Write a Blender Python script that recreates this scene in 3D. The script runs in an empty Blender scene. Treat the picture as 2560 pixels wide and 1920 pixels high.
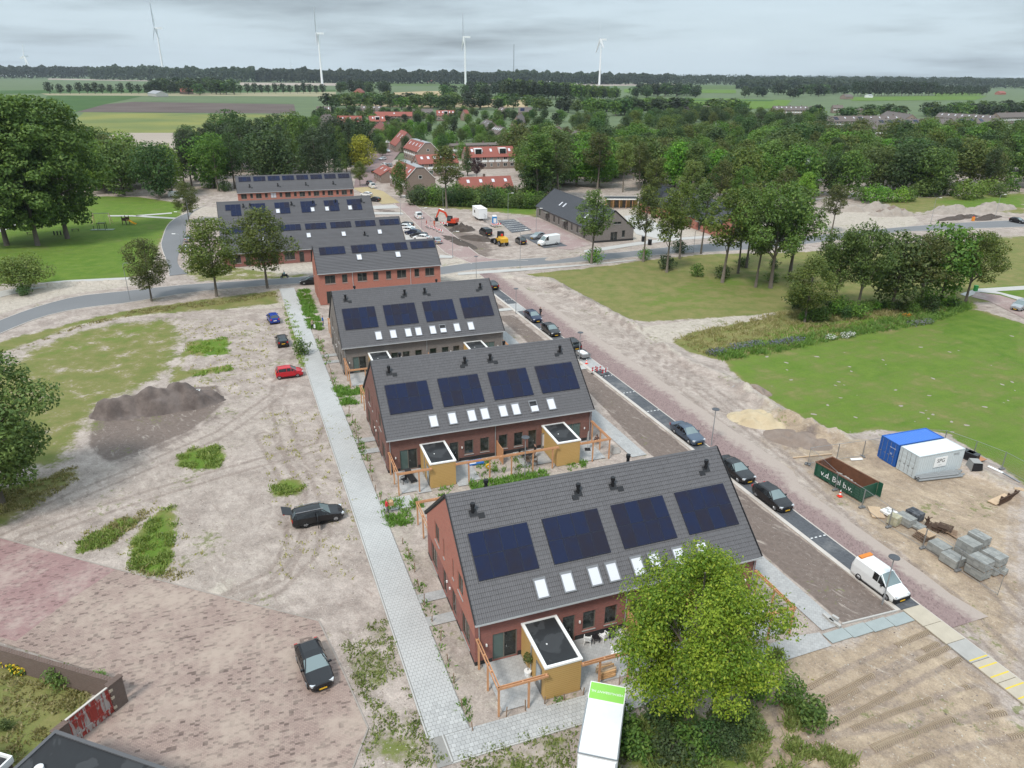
import bpy, math, random
import numpy as np
from math import sin, cos, pi, radians, hypot, atan2, sqrt
from mathutils import Matrix, Vector
# ---------------------------------------------------------------- camera, world, sun, exposure
SC = bpy.context.scene
COL = SC.collection
H = 38.0                      # flying height of the camera, metres
FPX, PITCH, ROLL = 1816.4, .4034, -.0094   # focal length in pixels of the 2560 wide photograph
cam_d = bpy.data.cameras.new('camera')
cam = bpy.data.objects.new('camera', cam_d); COL.objects.link(cam); SC.camera = cam
cam_d.sensor_fit = 'HORIZONTAL'; cam_d.angle = 2*math.atan(1280/FPX)
cam_d.clip_start = .5; cam_d.clip_end = 60000
_cp, _sp, _cr, _sr = cos(PITCH), sin(PITCH), cos(ROLL), sin(ROLL)
_R, _U, _F = Vector((1, 0, 0)), Vector((0, _sp, _cp)), Vector((0, _cp, -_sp))
_X, _Y = _cr*_R - _sr*_U, _sr*_R + _cr*_U
M = Matrix((_X, _Y, -_F)).transposed().to_4x4(); M.translation = (0, 0, H)
cam.matrix_world = M
SUN_EL, SUN_AZ = radians(52), radians(-150)
world = bpy.data.worlds.new('World'); SC.world = world; world.use_nodes = True
def world_nodes():
 nt = world.node_tree; N = nt.nodes; L = nt.links; N.clear()
 out = N.new('ShaderNodeOutputWorld'); bg = N.new('ShaderNodeBackground')
 sky = N.new('ShaderNodeTexSky'); sky.sky_type = 'NISHITA'; sky.sun_disc = False
 sky.sun_elevation = SUN_EL; sky.sun_rotation = SUN_AZ
 geo = N.new('ShaderNodeTexCoord'); sep = N.new('ShaderNodeSeparateXYZ'); L.new(geo.outputs['Generated'], sep.inputs[0])
 def mth(op, a, b=None, c=None):
  m = N.new('ShaderNodeMath'); m.operation = op
  for i, v in enumerate((a, b, c)):
   if v is None: continue
   if isinstance(v, (int, float)): m.inputs[i].default_value = v
   else: L.new(v, m.inputs[i])
  return m.outputs[0]
 z = mth('MAXIMUM', sep.outputs[2], 0.0); zz = mth('ADD', z, .085)
 px = mth('DIVIDE', sep.outputs[0], zz); py = mth('DIVIDE', sep.outputs[1], zz)
 cb = N.new('ShaderNodeCombineXYZ'); L.new(px, cb.inputs[0]); L.new(py, cb.inputs[1])
 def noise(sc, det, off):
  v = N.new('ShaderNodeVectorMath'); v.operation = 'ADD'; L.new(cb.outputs[0], v.inputs[0]); v.inputs[1].default_value = off
  n = N.new('ShaderNodeTexNoise'); n.inputs['Scale'].default_value = sc; n.inputs['Detail'].default_value = det
  n.inputs['Roughness'].default_value = .55; L.new(v.outputs[0], n.inputs['Vector']); return n.outputs['Fac']
 n1 = noise(.34, 5, (5.3, .8, 0)); n2 = noise(1.1, 6, (7.7, 1, 0)); n3 = noise(.16, 2, (2.2, 9.3, 0))
 dens = mth('ADD', mth('ADD', mth('MULTIPLY', n1, .62), mth('MULTIPLY', n2, .2)), mth('MULTIPLY', n3, .35))
 # the cloud deck is darker and more broken overhead, a pale even veil along the horizon
 dens = mth('ADD', dens, mth('SUBTRACT', mth('MULTIPLY', mth('MINIMUM', z, .14), .95), .045))
 rmp = N.new('ShaderNodeValToRGB'); L.new(dens, rmp.inputs[0])
 e = rmp.color_ramp.elements
 e[0].position = .46; e[0].color = (3.2, 3.78, 4.15, 1)
 e[1].position = .74; e[1].color = (1.25, 1.47, 1.65, 1)
 a = e.new(.56); a.color = (2.95, 3.5, 3.86, 1); b = e.new(.645); b.color = (2.2, 2.6, 2.88, 1)
 # overcast light is strongest from above
 gain = mth('ADD', 1.0, mth('MULTIPLY', mth('MAXIMUM', mth('SUBTRACT', z, .2), 0), 2.9))
 sc = N.new('ShaderNodeVectorMath'); sc.operation = 'SCALE'; L.new(rmp.outputs[0], sc.inputs[0]); L.new(gain, sc.inputs['Scale'])
 mx = N.new('ShaderNodeMix'); mx.data_type = 'RGBA'; mx.inputs[0].default_value = .94
 L.new(sky.outputs[0], mx.inputs[6]); L.new(sc.outputs[0], mx.inputs[7])
 L.new(mx.outputs[2], bg.inputs[0]); bg.inputs[1].default_value = .1
 L.new(bg.outputs[0], out.inputs[0])
world_nodes()
sun_d = bpy.data.lights.new('sun', 'SUN'); sun_d.energy = 1.5; sun_d.angle = radians(12); sun_d.color = (1, .95, .88)
sun = bpy.data.objects.new('sun', sun_d); COL.objects.link(sun)
_sd = Vector((cos(SUN_EL)*sin(SUN_AZ), cos(SUN_EL)*cos(SUN_AZ), sin(SUN_EL)))
sun.rotation_euler = _sd.to_track_quat('Z', 'Y').to_euler()
SC.view_settings.view_transform = 'Standard'; SC.view_settings.look = 'None'
SC.view_settings.exposure = 1.08; SC.view_settings.gamma = 1
SC.cycles.max_bounces = 6; SC.cycles.diffuse_bounces = 3; SC.cycles.glossy_bounces = 2; SC.cycles.transparent_max_bounces = 6
# ---------------------------------------------------------------- surveying helpers
def ray(u, v):
 x, y = (u-1280)/FPX, (960-v)/FPX
 return _X*x + _Y*y + _F
def at(u, v, z=0.0):
 """the point of the place at height z that stands at pixel (u, v) of the 2560 x 1920 photograph"""
 d = ray(u, v); t = (z-H)/d.z
 return Vector((d.x*t, d.y*t, z))
def D(x, y, z=0.0): return at(x*1.15732, y*1.15732, z)
TH = .3493; SKEW = -.0215       # the estate's own axes: s along the house rows, t up the street
AX, AY = Vector((cos(TH), sin(TH), 0)), Vector((-sin(TH), cos(TH), 0))
ORG = Vector((-4.712, 45.292, 0))
def E(s, t, z=0.0): return ORG + AX*(s + SKEW*t) + AY*t + Vector((0, 0, z))
def EB(s, t, z=0.0): return ORG + AX*s + AY*t + Vector((0, 0, z))
def unE(p):
 q = Vector((p[0], p[1], 0))-ORG; t = q.dot(AY); return q.dot(AX)-SKEW*t, t
rnd = random.Random(7)
# ---------------------------------------------------------------- object helpers
def setp(o, label=None, cat=None, group=None, kind=None):
 for k, v in (('label', label), ('category', cat), ('group', group), ('kind', kind)):
  if v: o[k] = v
 return o
def thing(name, label, cat, loc=(0, 0, 0), rz=0.0, group=None):
 o = bpy.data.objects.new(name, None); COL.objects.link(o); o.location = loc; o.rotation_euler = (0, 0, rz)
 o.empty_display_size = .2
 return setp(o, label, cat, group)
def link(name, me, parent=None, loc=None, rot=None, scale=None):
 o = bpy.data.objects.new(name, me); COL.objects.link(o)
 if parent is not None: o.parent = parent
 if loc is not None: o.location = loc
 if rot is not None: o.rotation_euler = rot
 if scale is not None: o.scale = scale
 return o
def kids(o): return [c for c in o.children]
def dup(root, loc, rz, label=None, group=None, scale=None):
 r = root.copy(); COL.objects.link(r); r.location = loc; r.rotation_euler = (0, 0, rz)
 if scale is not None: r.scale = scale if not isinstance(scale, (int, float)) else (scale,)*3
 if label: r['label'] = label
 if group: r['group'] = group
 for ch in kids(root):
  c = ch.copy(); COL.objects.link(c); c.parent = r
  for g in kids(ch):
   d = g.copy(); COL.objects.link(d); d.parent = c
 return r
class MB:
 """collects faces and makes one mesh"""
 def __init__(s): s.v = []; s.f = []; s.m = []; s.cur = 0
 def add(s, vs, fs):
  n = len(s.v); s.v.extend([tuple(p) for p in vs]); s.f.extend([tuple(i+n for i in f) for f in fs]); s.m.extend([s.cur]*len(fs)); return s
 def mat(s, i): s.cur = i; return s
 def quad(s, a, b, c, d): return s.add((a, b, c, d), ((0, 1, 2, 3),))
 def box(s, c, d, rz=0.0, taper=1.0):
  x, y, z = c; a, b, h = d[0]/2, d[1]/2, d[2]/2; co, si = cos(rz), sin(rz); vs = []
  for zz, k in ((-h, 1.0), (h, taper)):
   for px, py in ((-a, -b), (a, -b), (a, b), (-a, b)):
    px *= k; py *= k; vs.append((x+px*co-py*si, y+px*si+py*co, z+zz))
  return s.add(vs, ((0, 3, 2, 1), (4, 5, 6, 7), (0, 1, 5, 4), (1, 2, 6, 5), (2, 3, 7, 6), (3, 0, 4, 7)))
 def bx(s, x0, x1, y0, y1, z0, z1): return s.box(((x0+x1)/2, (y0+y1)/2, (z0+z1)/2), (abs(x1-x0), abs(y1-y0), abs(z1-z0)))
 def bar(s, p, q, w, h=None):
  """a square bar from p to q"""
  p, q = Vector(p), Vector(q); d = (q-p); 
  if d.length < 1e-6: return s
  d.normalize(); h = h or w
  up = Vector((0, 0, 1)) if abs(d.z) < .95 else Vector((1, 0, 0))
  a = d.cross(up).normalized()*w/2; b = a.cross(d).normalized()*h/2
  vs = [p-a-b, p+a-b, p+a+b, p-a+b, q-a-b, q+a-b, q+a+b, q-a+b]
  return s.add(vs, ((0, 1, 2, 3), (7, 6, 5, 4), (0, 4, 5, 1), (1, 5, 6, 2), (2, 6, 7, 3), (3, 7, 4, 0)))
 def tube(s, pts, rads, n=8, cap=True):
  pts = [Vector(p) for p in pts]; 
  if isinstance(rads, (int, float)): rads = [rads]*len(pts)
  vs = []; fs = []
  for i, p in enumerate(pts):
   d = (pts[min(i+1, len(pts)-1)]-pts[max(i-1, 0)]).normalized()
   up = Vector((0, 0, 1)) if abs(d.z) < .9 else Vector((1, 0, 0))
   a = d.cross(up).normalized(); b = d.cross(a).normalized()
   for k in range(n):
    w = 2*pi*k/n; vs.append(p + a*cos(w)*rads[i] + b*sin(w)*rads[i])
  for i in range(len(pts)-1):
   for k in range(n):
    k2 = (k+1) % n; fs.append((i*n+k, i*n+k2, (i+1)*n+k2, (i+1)*n+k))
  if cap: fs.append(tuple(range(n))); fs.append(tuple(range((len(pts)-1)*n, len(pts)*n))[::-1])
  return s.add(vs, fs)
 def prism(s, poly, z0, z1):
  n = len(poly); vs = [(p[0], p[1], z0) for p in poly]+[(p[0], p[1], z1) for p in poly]
  fs = [tuple(range(n))[::-1], tuple(range(n, 2*n))]+[(i, (i+1) % n, (i+1) % n+n, i+n) for i in range(n)]
  return s.add(vs, fs)
 def mesh(s, name, mats, smooth=False):
  me = bpy.data.meshes.new(name); me.from_pydata(s.v, [], s.f)
  if not isinstance(mats, (list, tuple)): mats = [mats]
  for m in mats: me.materials.append(m)
  if len(mats) > 1: me.polygons.foreach_set('material_index', s.m)
  if smooth: me.polygons.foreach_set('use_smooth', [True]*len(s.f))
  if smooth == 'auto': me.set_sharp_from_angle(angle=.6)
  me.update(); return me
 def build(s, name, mats, parent=None, loc=None, rot=None, smooth=False):
  return link(name, s.mesh(name, mats, smooth), parent, loc, rot)
def np_mesh(name, verts, faces, mat, attrs=None, smooth=False):
 """verts (n,3), faces (m,k) arrays"""
 me = bpy.data.meshes.new(name); n, m, k = len(verts), len(faces), faces.shape[1]
 me.vertices.add(n); me.vertices.foreach_set('co', np.ascontiguousarray(verts, np.float32).ravel())
 me.loops.add(m*k); me.loops.foreach_set('vertex_index', np.ascontiguousarray(faces, np.int32).ravel())
 me.polygons.add(m); me.polygons.foreach_set('loop_start', np.arange(0, m*k, k, dtype=np.int32))
 me.polygons.foreach_set('loop_total', np.full(m, k, np.int32))
 if smooth: me.polygons.foreach_set('use_smooth', np.ones(m, bool))
 for kk, a in (attrs or {}).items():
  at_ = me.attributes.new(kk, 'FLOAT', 'POINT'); at_.data.foreach_set('value', np.ascontiguousarray(a, np.float32))
 me.update(calc_edges=True)
 if not smooth: me.shade_flat()
 me.materials.append(mat); return me
# ---------------------------------------------------------------- materials
class NT:
 def __init__(s, name):
  s.m = bpy.data.materials.new(name); s.m.use_nodes = True; s.t = s.m.node_tree; s.N = s.t.nodes; s.L = s.t.links
  s.b = s.N['Principled BSDF']; s.o = s.N['Material Output']
 def put(s, sock, v):
  if isinstance(v, (int, float)): sock.default_value = v
  elif isinstance(v, tuple): sock.default_value = v if len(v) == len(sock.default_value) else tuple(v)+(1,)
  else: s.L.new(v, sock)
 def math(s, op, a, b=None, c=None, clamp=False):
  n = s.N.new('ShaderNodeMath'); n.operation = op; n.use_clamp = clamp
  for i, v in enumerate((a, b, c)):
   if v is not None: s.put(n.inputs[i], v)
  return n.outputs[0]
 def mix(s, f, a, b, blend='MIX'):
  n = s.N.new('ShaderNodeMix'); n.data_type = 'RGBA'; n.blend_type = blend; n.clamp_factor = True
  s.put(n.inputs[0], f); s.put(n.inputs[6], a); s.put(n.inputs[7], b); return n.outputs[2]
 def pos(s, kind='world'):
  if kind == 'world': return s.N.new('ShaderNodeNewGeometry').outputs['Position']
  return s.N.new('ShaderNodeTexCoord').outputs['Object']
 def vscale(s, v, k, off=(0, 0, 0)):
  n = s.N.new('ShaderNodeMapping'); s.L.new(v, n.inputs[0]); n.inputs['Scale'].default_value = k if isinstance(k, tuple) else (k, k, k)
  n.inputs['Location'].default_value = off; return n.outputs[0]
 def rotz(s, v, a):
  n = s.N.new('ShaderNodeMapping'); s.L.new(v, n.inputs[0]); n.inputs['Rotation'].default_value = (0, 0, a); return n.outputs[0]
 def noise(s, v, sc, det=4, rough=.55, dist=0.0):
  n = s.N.new('ShaderNodeTexNoise'); s.L.new(v, n.inputs['Vector']); n.inputs['Scale'].default_value = sc
  n.inputs['Detail'].default_value = det; n.inputs['Roughness'].default_value = rough; n.inputs['Distortion'].default_value = dist
  return n.outputs['Fac']
 def ramp(s, f, lo, hi): return s.math('SMOOTHSTEP', lo, hi, f) if False else s._ss(f, lo, hi)
 def _ss(s, f, lo, hi):
  n = s.N.new('ShaderNodeMapRange'); n.interpolation_type = 'SMOOTHSTEP'; s.put(n.inputs[0], f)
  n.inputs[1].default_value = lo; n.inputs[2].default_value = hi; return n.outputs[0]
 def attr(s, name):
  n = s.N.new('ShaderNodeAttribute'); n.attribute_name = name; return n.outputs['Fac']
 def rand(s): return s.N.new('ShaderNodeObjectInfo').outputs['Random']
 def bump(s, h, strength, dist=.05):
  n = s.N.new('ShaderNodeBump'); n.inputs['Strength'].default_value = strength; n.inputs['Distance'].default_value = dist
  s.put(n.inputs['Height'], h); s.L.new(n.outputs[0], s.b.inputs['Normal'])
 def brick(s, v, c1, c2, mortar, w, h, m=.012, off=.5, freq=2):
  n = s.N.new('ShaderNodeTexBrick'); s.L.new(v, n.inputs['Vector']); n.offset = off; n.offset_frequency = freq
  s.put(n.inputs['Color1'], c1); s.put(n.inputs['Color2'], c2); s.put(n.inputs['Mortar'], mortar)
  n.inputs['Scale'].default_value = 1; n.inputs['Mortar Size'].default_value = m; n.inputs['Mortar Smooth'].default_value = .1
  n.inputs['Brick Width'].default_value = w; n.inputs['Row Height'].default_value = h; n.inputs['Bias'].default_value = 0
  return n.outputs['Color'], n.outputs['Fac']
 def done(s, col, rough=.8, metal=0.0, spec=.5, **kw):
  s.put(s.b.inputs['Base Color'], col); s.put(s.b.inputs['Roughness'], rough); s.b.inputs['Metallic'].default_value = metal
  s.b.inputs['Specular IOR Level'].default_value = spec
  for k, v in kw.items(): s.put(s.b.inputs[k.replace('_', ' ')], v)
  return s.m
_cache = {}
def pm(name, col, rough=.7, var=.12, sc=2.0, metal=0.0, spec=.4, bump=0.0):
 """plain material with a little mottling and a per-object tint"""
 if name in _cache: return _cache[name]
 t = NT(name); p = t.pos('object'); n = t.noise(p, sc, 5)
 k = t.math('ADD', 1-var, t.math('MULTIPLY', n, 2*var))
 c = t.mix(1.0, tuple(col)+(1,), t.mix(0.0, (1, 1, 1, 1), (1, 1, 1, 1)), 'MULTIPLY') if False else None
 v = t.N.new('ShaderNodeVectorMath'); v.operation = 'SCALE'; v.inputs[0].default_value = col; t.L.new(k, v.inputs['Scale'])
 if bump: t.bump(t.noise(p, sc*8, 3), bump, .02)
 _cache[name] = t.done(v.outputs[0], rough, metal, spec); return _cache[name]
def wallmat(name, c1, c2, mortar, hue_var=.25):
 t = NT(name); p = t.pos('object'); sp = t.N.new('ShaderNodeSeparateXYZ'); t.L.new(p, sp.inputs[0])
 cb = t.N.new('ShaderNodeCombineXYZ'); t.put(cb.inputs[0], t.math('ADD', sp.outputs[0], sp.outputs[1])); t.L.new(sp.outputs[2], cb.inputs[1])
 col, f = t.brick(cb.outputs[0], c1, c2, mortar, .22, .065, .009)
 n = t.noise(p, .9, 5); col = t.mix(t.math('MULTIPLY', n, hue_var), col, tuple(x*.55 for x in c1)+(1,))
 n2 = t.noise(t.vscale(cb.outputs[0], (3.2, 11, 1)), 1.0, 2); col = t.mix(t.math('MULTIPLY', t._ss(n2, .5, .75), .35), col, tuple(min(1, x*1.5) for x in c2)+(1,))
 t.bump(f, -.4, .01)
 return t.done(col, .85, 0, .25)
M_ = {}
def build_materials():
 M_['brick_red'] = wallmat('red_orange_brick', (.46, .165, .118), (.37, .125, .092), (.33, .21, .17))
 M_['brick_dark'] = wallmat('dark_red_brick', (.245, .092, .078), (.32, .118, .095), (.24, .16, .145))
 M_['brick_darker'] = wallmat('purple_brown_brick', (.165, .075, .062), (.235, .102, .08), (.20, .145, .13))
 M_['brick_grey'] = wallmat('grey_brown_brick', (.22, .195, .18), (.15, .13, .12), (.25, .23, .215), .35)
 M_['brick_old'] = wallmat('weathered_brown_brick', (.165, .115, .095), (.12, .085, .072), (.22, .19, .17), .4)
 M_['brick_village'] = wallmat('village_brown_brick', (.29, .215, .175), (.24, .175, .145), (.3, .26, .23), .3)
 M_['plinth'] = pm('dark_plinth', (.028, .028, .03), .8)
 M_['frame'] = pm('taupe_window_frame', (.155, .145, .125), .5, .05)
 M_['frame_white'] = pm('white_window_frame', (.74, .74, .72), .5, .05)
 M_['sill'] = pm('grey_stone_sill', (.29, .29, .28), .8)
 M_['gutter'] = pm('zinc_gutter', (.52, .53, .54), .45, .08, metal=.3)
 M_['pipe'] = pm('zinc_downpipe', (.36, .37, .38), .45, .08, metal=.3)
 M_['black'] = pm('matt_black_plastic', (.012, .012, .014), .5)
 M_['white'] = pm('white_paint', (.78, .79, .79), .45, .05)
 M_['offwhite'] = pm('cream_white_trim', (.82, .82, .80), .5, .05)
 M_['ochre'] = None
 t = NT('ochre_boarding'); p = t.pos('object'); sp = t.N.new('ShaderNodeSeparateXYZ'); t.L.new(p, sp.inputs[0])
 n = t.noise(t.vscale(p, (.6, .6, 7)), 1.2, 4)
 col = t.mix(n, (.47, .305, .115, 1), (.53, .35, .14, 1)); M_['ochre'] = t.done(col, .6, 0, .3)
 M_['timber'] = pm('fresh_larch', (.52, .27, .14), .7, .18, 3)
 M_['timber_old'] = pm('weathered_timber', (.25, .17, .115), .85, .3, 3)
 M_['timber_pale'] = pm('pale_plywood', (.52, .38, .25), .75, .2, 2)
 M_['timber_dark'] = pm('dark_stained_timber', (.075, .045, .03), .8, .3, 3)
 M_['concrete'] = pm('pale_concrete', (.43, .42, .40), .85, .12, 1.5)
 M_['kerb'] = pm('beige_kerb', (.50, .46, .42), .85, .14, 1.2)
 M_['steel'] = pm('galvanised_steel', (.33, .34, .35), .4, .12, 3, .7)
 M_['lamp_grey'] = pm('lamp_post_grey', (.30, .31, .32), .5, .1, 3, .3)
 M_['rubber'] = pm('tyre_rubber', (.014, .014, .015), .85)
 M_['rim'] = pm('alloy_rim', (.42, .43, .45), .35, .1, 4, .8)
 M_['skin'] = pm('skin', (.45, .26, .19), .6)
 M_['zinc_top'] = pm('flat_bitumen_grey', (.30, .31, .32), .85, .2, .8)
 # roof tiles: dark anthracite, slightly different tile by tile
 t = NT('anthracite_roof_tile'); p = t.pos('object'); n = t.noise(t.pos('world'), .5, 4)
 r = t.N.new('ShaderNodeNewGeometry').outputs['Random Per Island']
 k = t.math('ADD', .88, t.math('ADD', t.math('MULTIPLY', n, .18), t.math('MULTIPLY', r, .12)))
 v = t.N.new('ShaderNodeVectorMath'); v.operation = 'SCALE'; v.inputs[0].default_value = (.094, .091, .096); t.L.new(k, v.inputs['Scale'])
 M_['tile'] = t.done(v.outputs[0], .55, 0, .4)
 t = NT('slate_grey_roof'); p = t.pos('object'); n = t.noise(p, 1.0, 4); cc = t.mix(n, (.048, .050, .058, 1), (.066, .068, .078, 1)); M_['tile_dark'] = t.done(cc, .55, 0, .4)
 t = NT('red_clay_roof'); p = t.pos('object'); n = t.noise(p, .8, 6); rr = t.rand()
 cc = t.mix(n, (.24, .075, .058, 1), (.32, .115, .088, 1)); cc = t.mix(t.math('MULTIPLY', rr, .5), cc, (.24, .075, .06, 1)); M_['tile_red'] = t.done(cc, .75, 0, .3)
 t = NT('brown_concrete_roof'); p = t.pos('object'); n = t.noise(p, .8, 6); rr = t.rand()
 cc = t.mix(n, (.115, .09, .08, 1), (.17, .14, .125, 1)); cc = t.mix(t.math('MULTIPLY', rr, .5), cc, (.12, .115, .115, 1)); M_['tile_brown'] = t.done(cc, .8, 0, .3)
 # photovoltaic glass
 t = NT('solar_cells'); rr = t.rand(); p = t.pos('object')
 n = t.noise(p, 1.1, 3); f = t.math('ADD', t.math('MULTIPLY', rr, .38), t.math('MULTIPLY', n, .6))
 cc = t.mix(t._ss(f, .3, .75), (.005, .010, .040, 1), (.011, .0085, .019, 1))
 M_['solar'] = t.done(cc, .22, 0, .25)
 M_['solar_frame'] = pm('black_panel_frame', (.012, .015, .032), .4)
 # window glass: dark room behind a reflecting pane
 t = NT('window_glass'); rr = t.rand(); p = t.pos('object'); n = t.noise(p, 1.4, 3)
 cc = t.mix(t.math('MULTIPLY', t._ss(n, .45, .7), rr), (.016, .02, .02, 1), (.07, .085, .082, 1)); M_['glass'] = t.done(cc, .04, 0, .6)
 t = NT('blind_white_glass'); M_['skyglass'] = t.done((.60, .61, .66, 1), .25, 0, .5)
 t = NT('green_tinted_glass'); p = t.pos('object'); n = t.noise(p, 1.0, 3); cc = t.mix(n, (.06, .095, .09, 1), (.11, .16, .15, 1)); M_['glass_green'] = t.done(cc, .05, 0, .6)
 t = NT('car_glass'); M_['car_glass'] = t.done((.045, .06, .065, 1), .05, 0, .8)
 t = NT('car_glass_dark'); M_['car_glass_dark'] = t.done((.01, .011, .012, 1), .06, 0, .6)
 t = NT('windscreen_glass'); M_['screen'] = t.done((.16, .21, .215, 1), .06, 0, .8)
 t = NT('bitumen_felt'); p = t.pos('object'); n = t.noise(p, .55, 4, .5, .4)
 cc = t.mix(t._ss(n, .5, .53), (.016, .017, .019, 1), (.037, .039, .042, 1)); M_['felt'] = t.done(cc, t.math('ADD', .3, t.math('MULTIPLY', n, .8)), 0, .5)
 M_['plate'] = pm('yellow_number_plate', (.72, .42, .03), .5, .03)
 M_['lens_red'] = pm('red_lamp_lens', (.42, .02, .02), .25, .05)
 M_['lens_clear'] = pm('clear_lamp_lens', (.62, .64, .66), .12, .05, 2, .3)
 M_['bark'] = pm('grey_brown_bark', (.135, .115, .092), .9, .35, 2.5, bump=.5)
 M_['bark_pale'] = pm('pale_grey_bark', (.27, .25, .22), .9, .3, 2.5, bump=.5)
build_materials()
def paint(name, col, flake=.0):
 if name in _cache: return _cache[name]
 t = NT(name); m = t.done(tuple(col)+(1,), .3, flake, .35); t.b.inputs['Coat Weight'].default_value = .35; t.b.inputs['Coat Roughness'].default_value = .08
 _cache[name] = m; return m
# ---------------------------------------------------------------- ground
def P2(pts): return np.array([tuple(D(*p))[:2] for p in pts])
def PE(pts): return np.array([tuple(E(*p))[:2] for p in pts])
def sdf(P, poly, reach):
 """signed distance (inside positive), clipped to +-reach"""
 out = np.full(len(P), -reach); lo = poly.min(0)-reach; hi = poly.max(0)+reach
 k = np.where((P[:, 0] > lo[0]) & (P[:, 0] < hi[0]) & (P[:, 1] > lo[1]) & (P[:, 1] < hi[1]))[0]
 if not len(k): return out
 Q = P[k]; d2 = np.full(len(k), 1e18); ins = np.zeros(len(k), bool); n = len(poly)
 for i in range(n):
  a, b = poly[i], poly[(i+1) % n]; e = b-a; w = Q-a; L2 = max(e@e, 1e-9)
  tt = np.clip((w@e)/L2, 0, 1); r = w-tt[:, None]*e; d2 = np.minimum(d2, (r*r).sum(1))
  c = (a[1] <= Q[:, 1]) != (b[1] <= Q[:, 1])
  if abs(e[1]) > 1e-9: ins ^= c & (Q[:, 0] < a[0]+(Q[:, 1]-a[1])*e[0]/e[1])
 d = np.sqrt(d2); out[k] = np.clip(np.where(ins, d, -d), -reach, reach); return out
def pldist(P, line, reach):
 out = np.full(len(P), reach)
 for i in range(len(line)-1):
  a, b = line[i], line[i+1]; lo = np.minimum(a, b)-reach; hi = np.maximum(a, b)+reach
  k = np.where((P[:, 0] > lo[0]) & (P[:, 0] < hi[0]) & (P[:, 1] > lo[1]) & (P[:, 1] < hi[1]))[0]
  if not len(k): continue
  e = b-a; w = P[k]-a; tt = np.clip((w@e)/max(e@e, 1e-9), 0, 1); r = w-tt[:, None]*e
  out[k] = np.minimum(out[k], np.sqrt((r*r).sum(1)))
 return out
# land cover: name -> list of (polygon, softness in metres, strength)
COVER = {'grass': [], 'lush': [], 'soil': [], 'pale': [], 'warm': []}
def cov(kind, pts, soft=1.0, est=False, k=1.0): COVER[kind].append((PE(pts) if est else P2(pts), soft, k))
LAWN_R = [(1560, 775), (1700, 752), (1850, 720), (1985, 702), (2090, 665), (2130, 672), (2230, 705), (2230, 1055), (2160, 1005), (2040, 935), (1900, 928), (1830, 938), (1790, 935), (1745, 908), (1650, 858), (1590, 812)]
cov('grass', LAWN_R, .8); cov('lush', LAWN_R, 1.0, k=.62)
cov('lush', [(1780, 935), (1830, 895), (1960, 905), (2230, 1000), (2230, 1055), (2040, 935), (1900, 928)], 3)
cov('lush', [(2060, 660), (2230, 700), (2230, 800), (2000, 720)], 3)
FLOW = [(1450, 738), (1500, 715), (1640, 690), (1720, 662), (1900, 655), (2095, 640), (2110, 665), (1985, 706), (1850, 724), (1700, 756), (1560, 780), (1490, 760)]
cov('grass', FLOW, .9); cov('lush', [(1560, 760), (1720, 700), (1850, 690), (2090, 650), (2100, 668), (1985, 704), (1850, 722), (1700, 754), (1560, 778)], 1.2)
LAWN_M = [(1195, 602), (1130, 592), (1260, 580), (1400, 561), (1520, 549), (1700, 545), (1900, 535), (2100, 520), (2230, 512), (2230, 650), (2090, 652), (1900, 658), (1720, 672), (1560, 685), (1400, 694), (1350, 690), (1310, 668), (1250, 640)]
cov('grass', LAWN_M, 1.2); cov('lush', [(1350, 640), (1500, 590), (1700, 570), (1730, 640), (1500, 675), (1390, 690)], 6, k=.42)
cov('pale', [(1370, 708), (1540, 685), (1690, 668), (1700, 690), (1520, 715), (1460, 738), (1420, 745)], 1.0)
PARK = [(0, 420), (300, 425), (400, 440), (392, 462), (368, 485), (345, 525), (332, 575), (305, 596), (160, 609), (0, 612), (-60, 612), (-60, 420)]
cov('grass', PARK, .7); cov('lush', PARK, 1.0, k=.75); cov('lush', [(0, 560), (230, 535), (320, 530), (310, 590), (160, 605), (0, 608)], 3)
cov('grass', [(-60, 760), (0, 735), (180, 690), (300, 664), (480, 640), (600, 625), (612, 655), (480, 668), (300, 682), (180, 700), (0, 765), (-60, 790)], 1.6, k=.8)
cov('pale', [(-60, 760), (60, 722), (180, 694), (300, 675), (480, 660), (600, 652), (640, 640), (640, 655), (600, 665), (400, 672), (250, 690), (120, 715), (0, 750), (-60, 775)], .9, k=.9)
cov('grass', [(30, 760), (170, 708), (290, 690), (400, 686), (408, 740), (385, 800), (320, 838), (235, 880), (205, 935), (150, 1000), (60, 1030), (-80, 1020), (-80, 790), (20, 775)], 3.0, k=.66)
cov('lush', [(60, 770), (170, 715), (300, 695), (390, 690), (300, 740), (120, 780)], 5, k=.45)
cov('grass', [(405, 738), (470, 728), (495, 735), (498, 765), (440, 772), (410, 765), (395, 800), (500, 785), (505, 800), (420, 812), (360, 830), (375, 790)], 1.0, k=.8)
cov('lush', [(430, 735), (490, 728), (498, 765), (440, 770)], .9)
WEEDS = [[(385, 985), (410, 968), (475, 962), (490, 985), (470, 1010), (415, 1016), (390, 1005)], [(588, 1048), (610, 1034), (650, 1034), (660, 1050), (640, 1066), (600, 1072), (586, 1062)],
   [(335, 1100), (378, 1092), (380, 1140), (372, 1200), (350, 1245), (300, 1235), (275, 1222), (290, 1160)], [(170, 1170), (260, 1120), (300, 1125), (230, 1180), (165, 1195)]]
for w in WEEDS: cov('grass', w, 1.0); cov('lush', w, 1.2, k=.8)
cov('grass', [(-60, 1060), (100, 1030), (165, 1005), (170, 1035), (80, 1090), (20, 1130), (-60, 1150)], 1.5, k=.75)
cov('grass', [(735, 1390), (830, 1330), (905, 1560), (945, 1600), (965, 1670), (770, 1680), (805, 1560)], 2.2, k=.56)
cov('grass', [(960, 1640), (1090, 1600), (1240, 1560), (1250, 1700), (930, 1700)], 2.0, k=.55)
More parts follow.
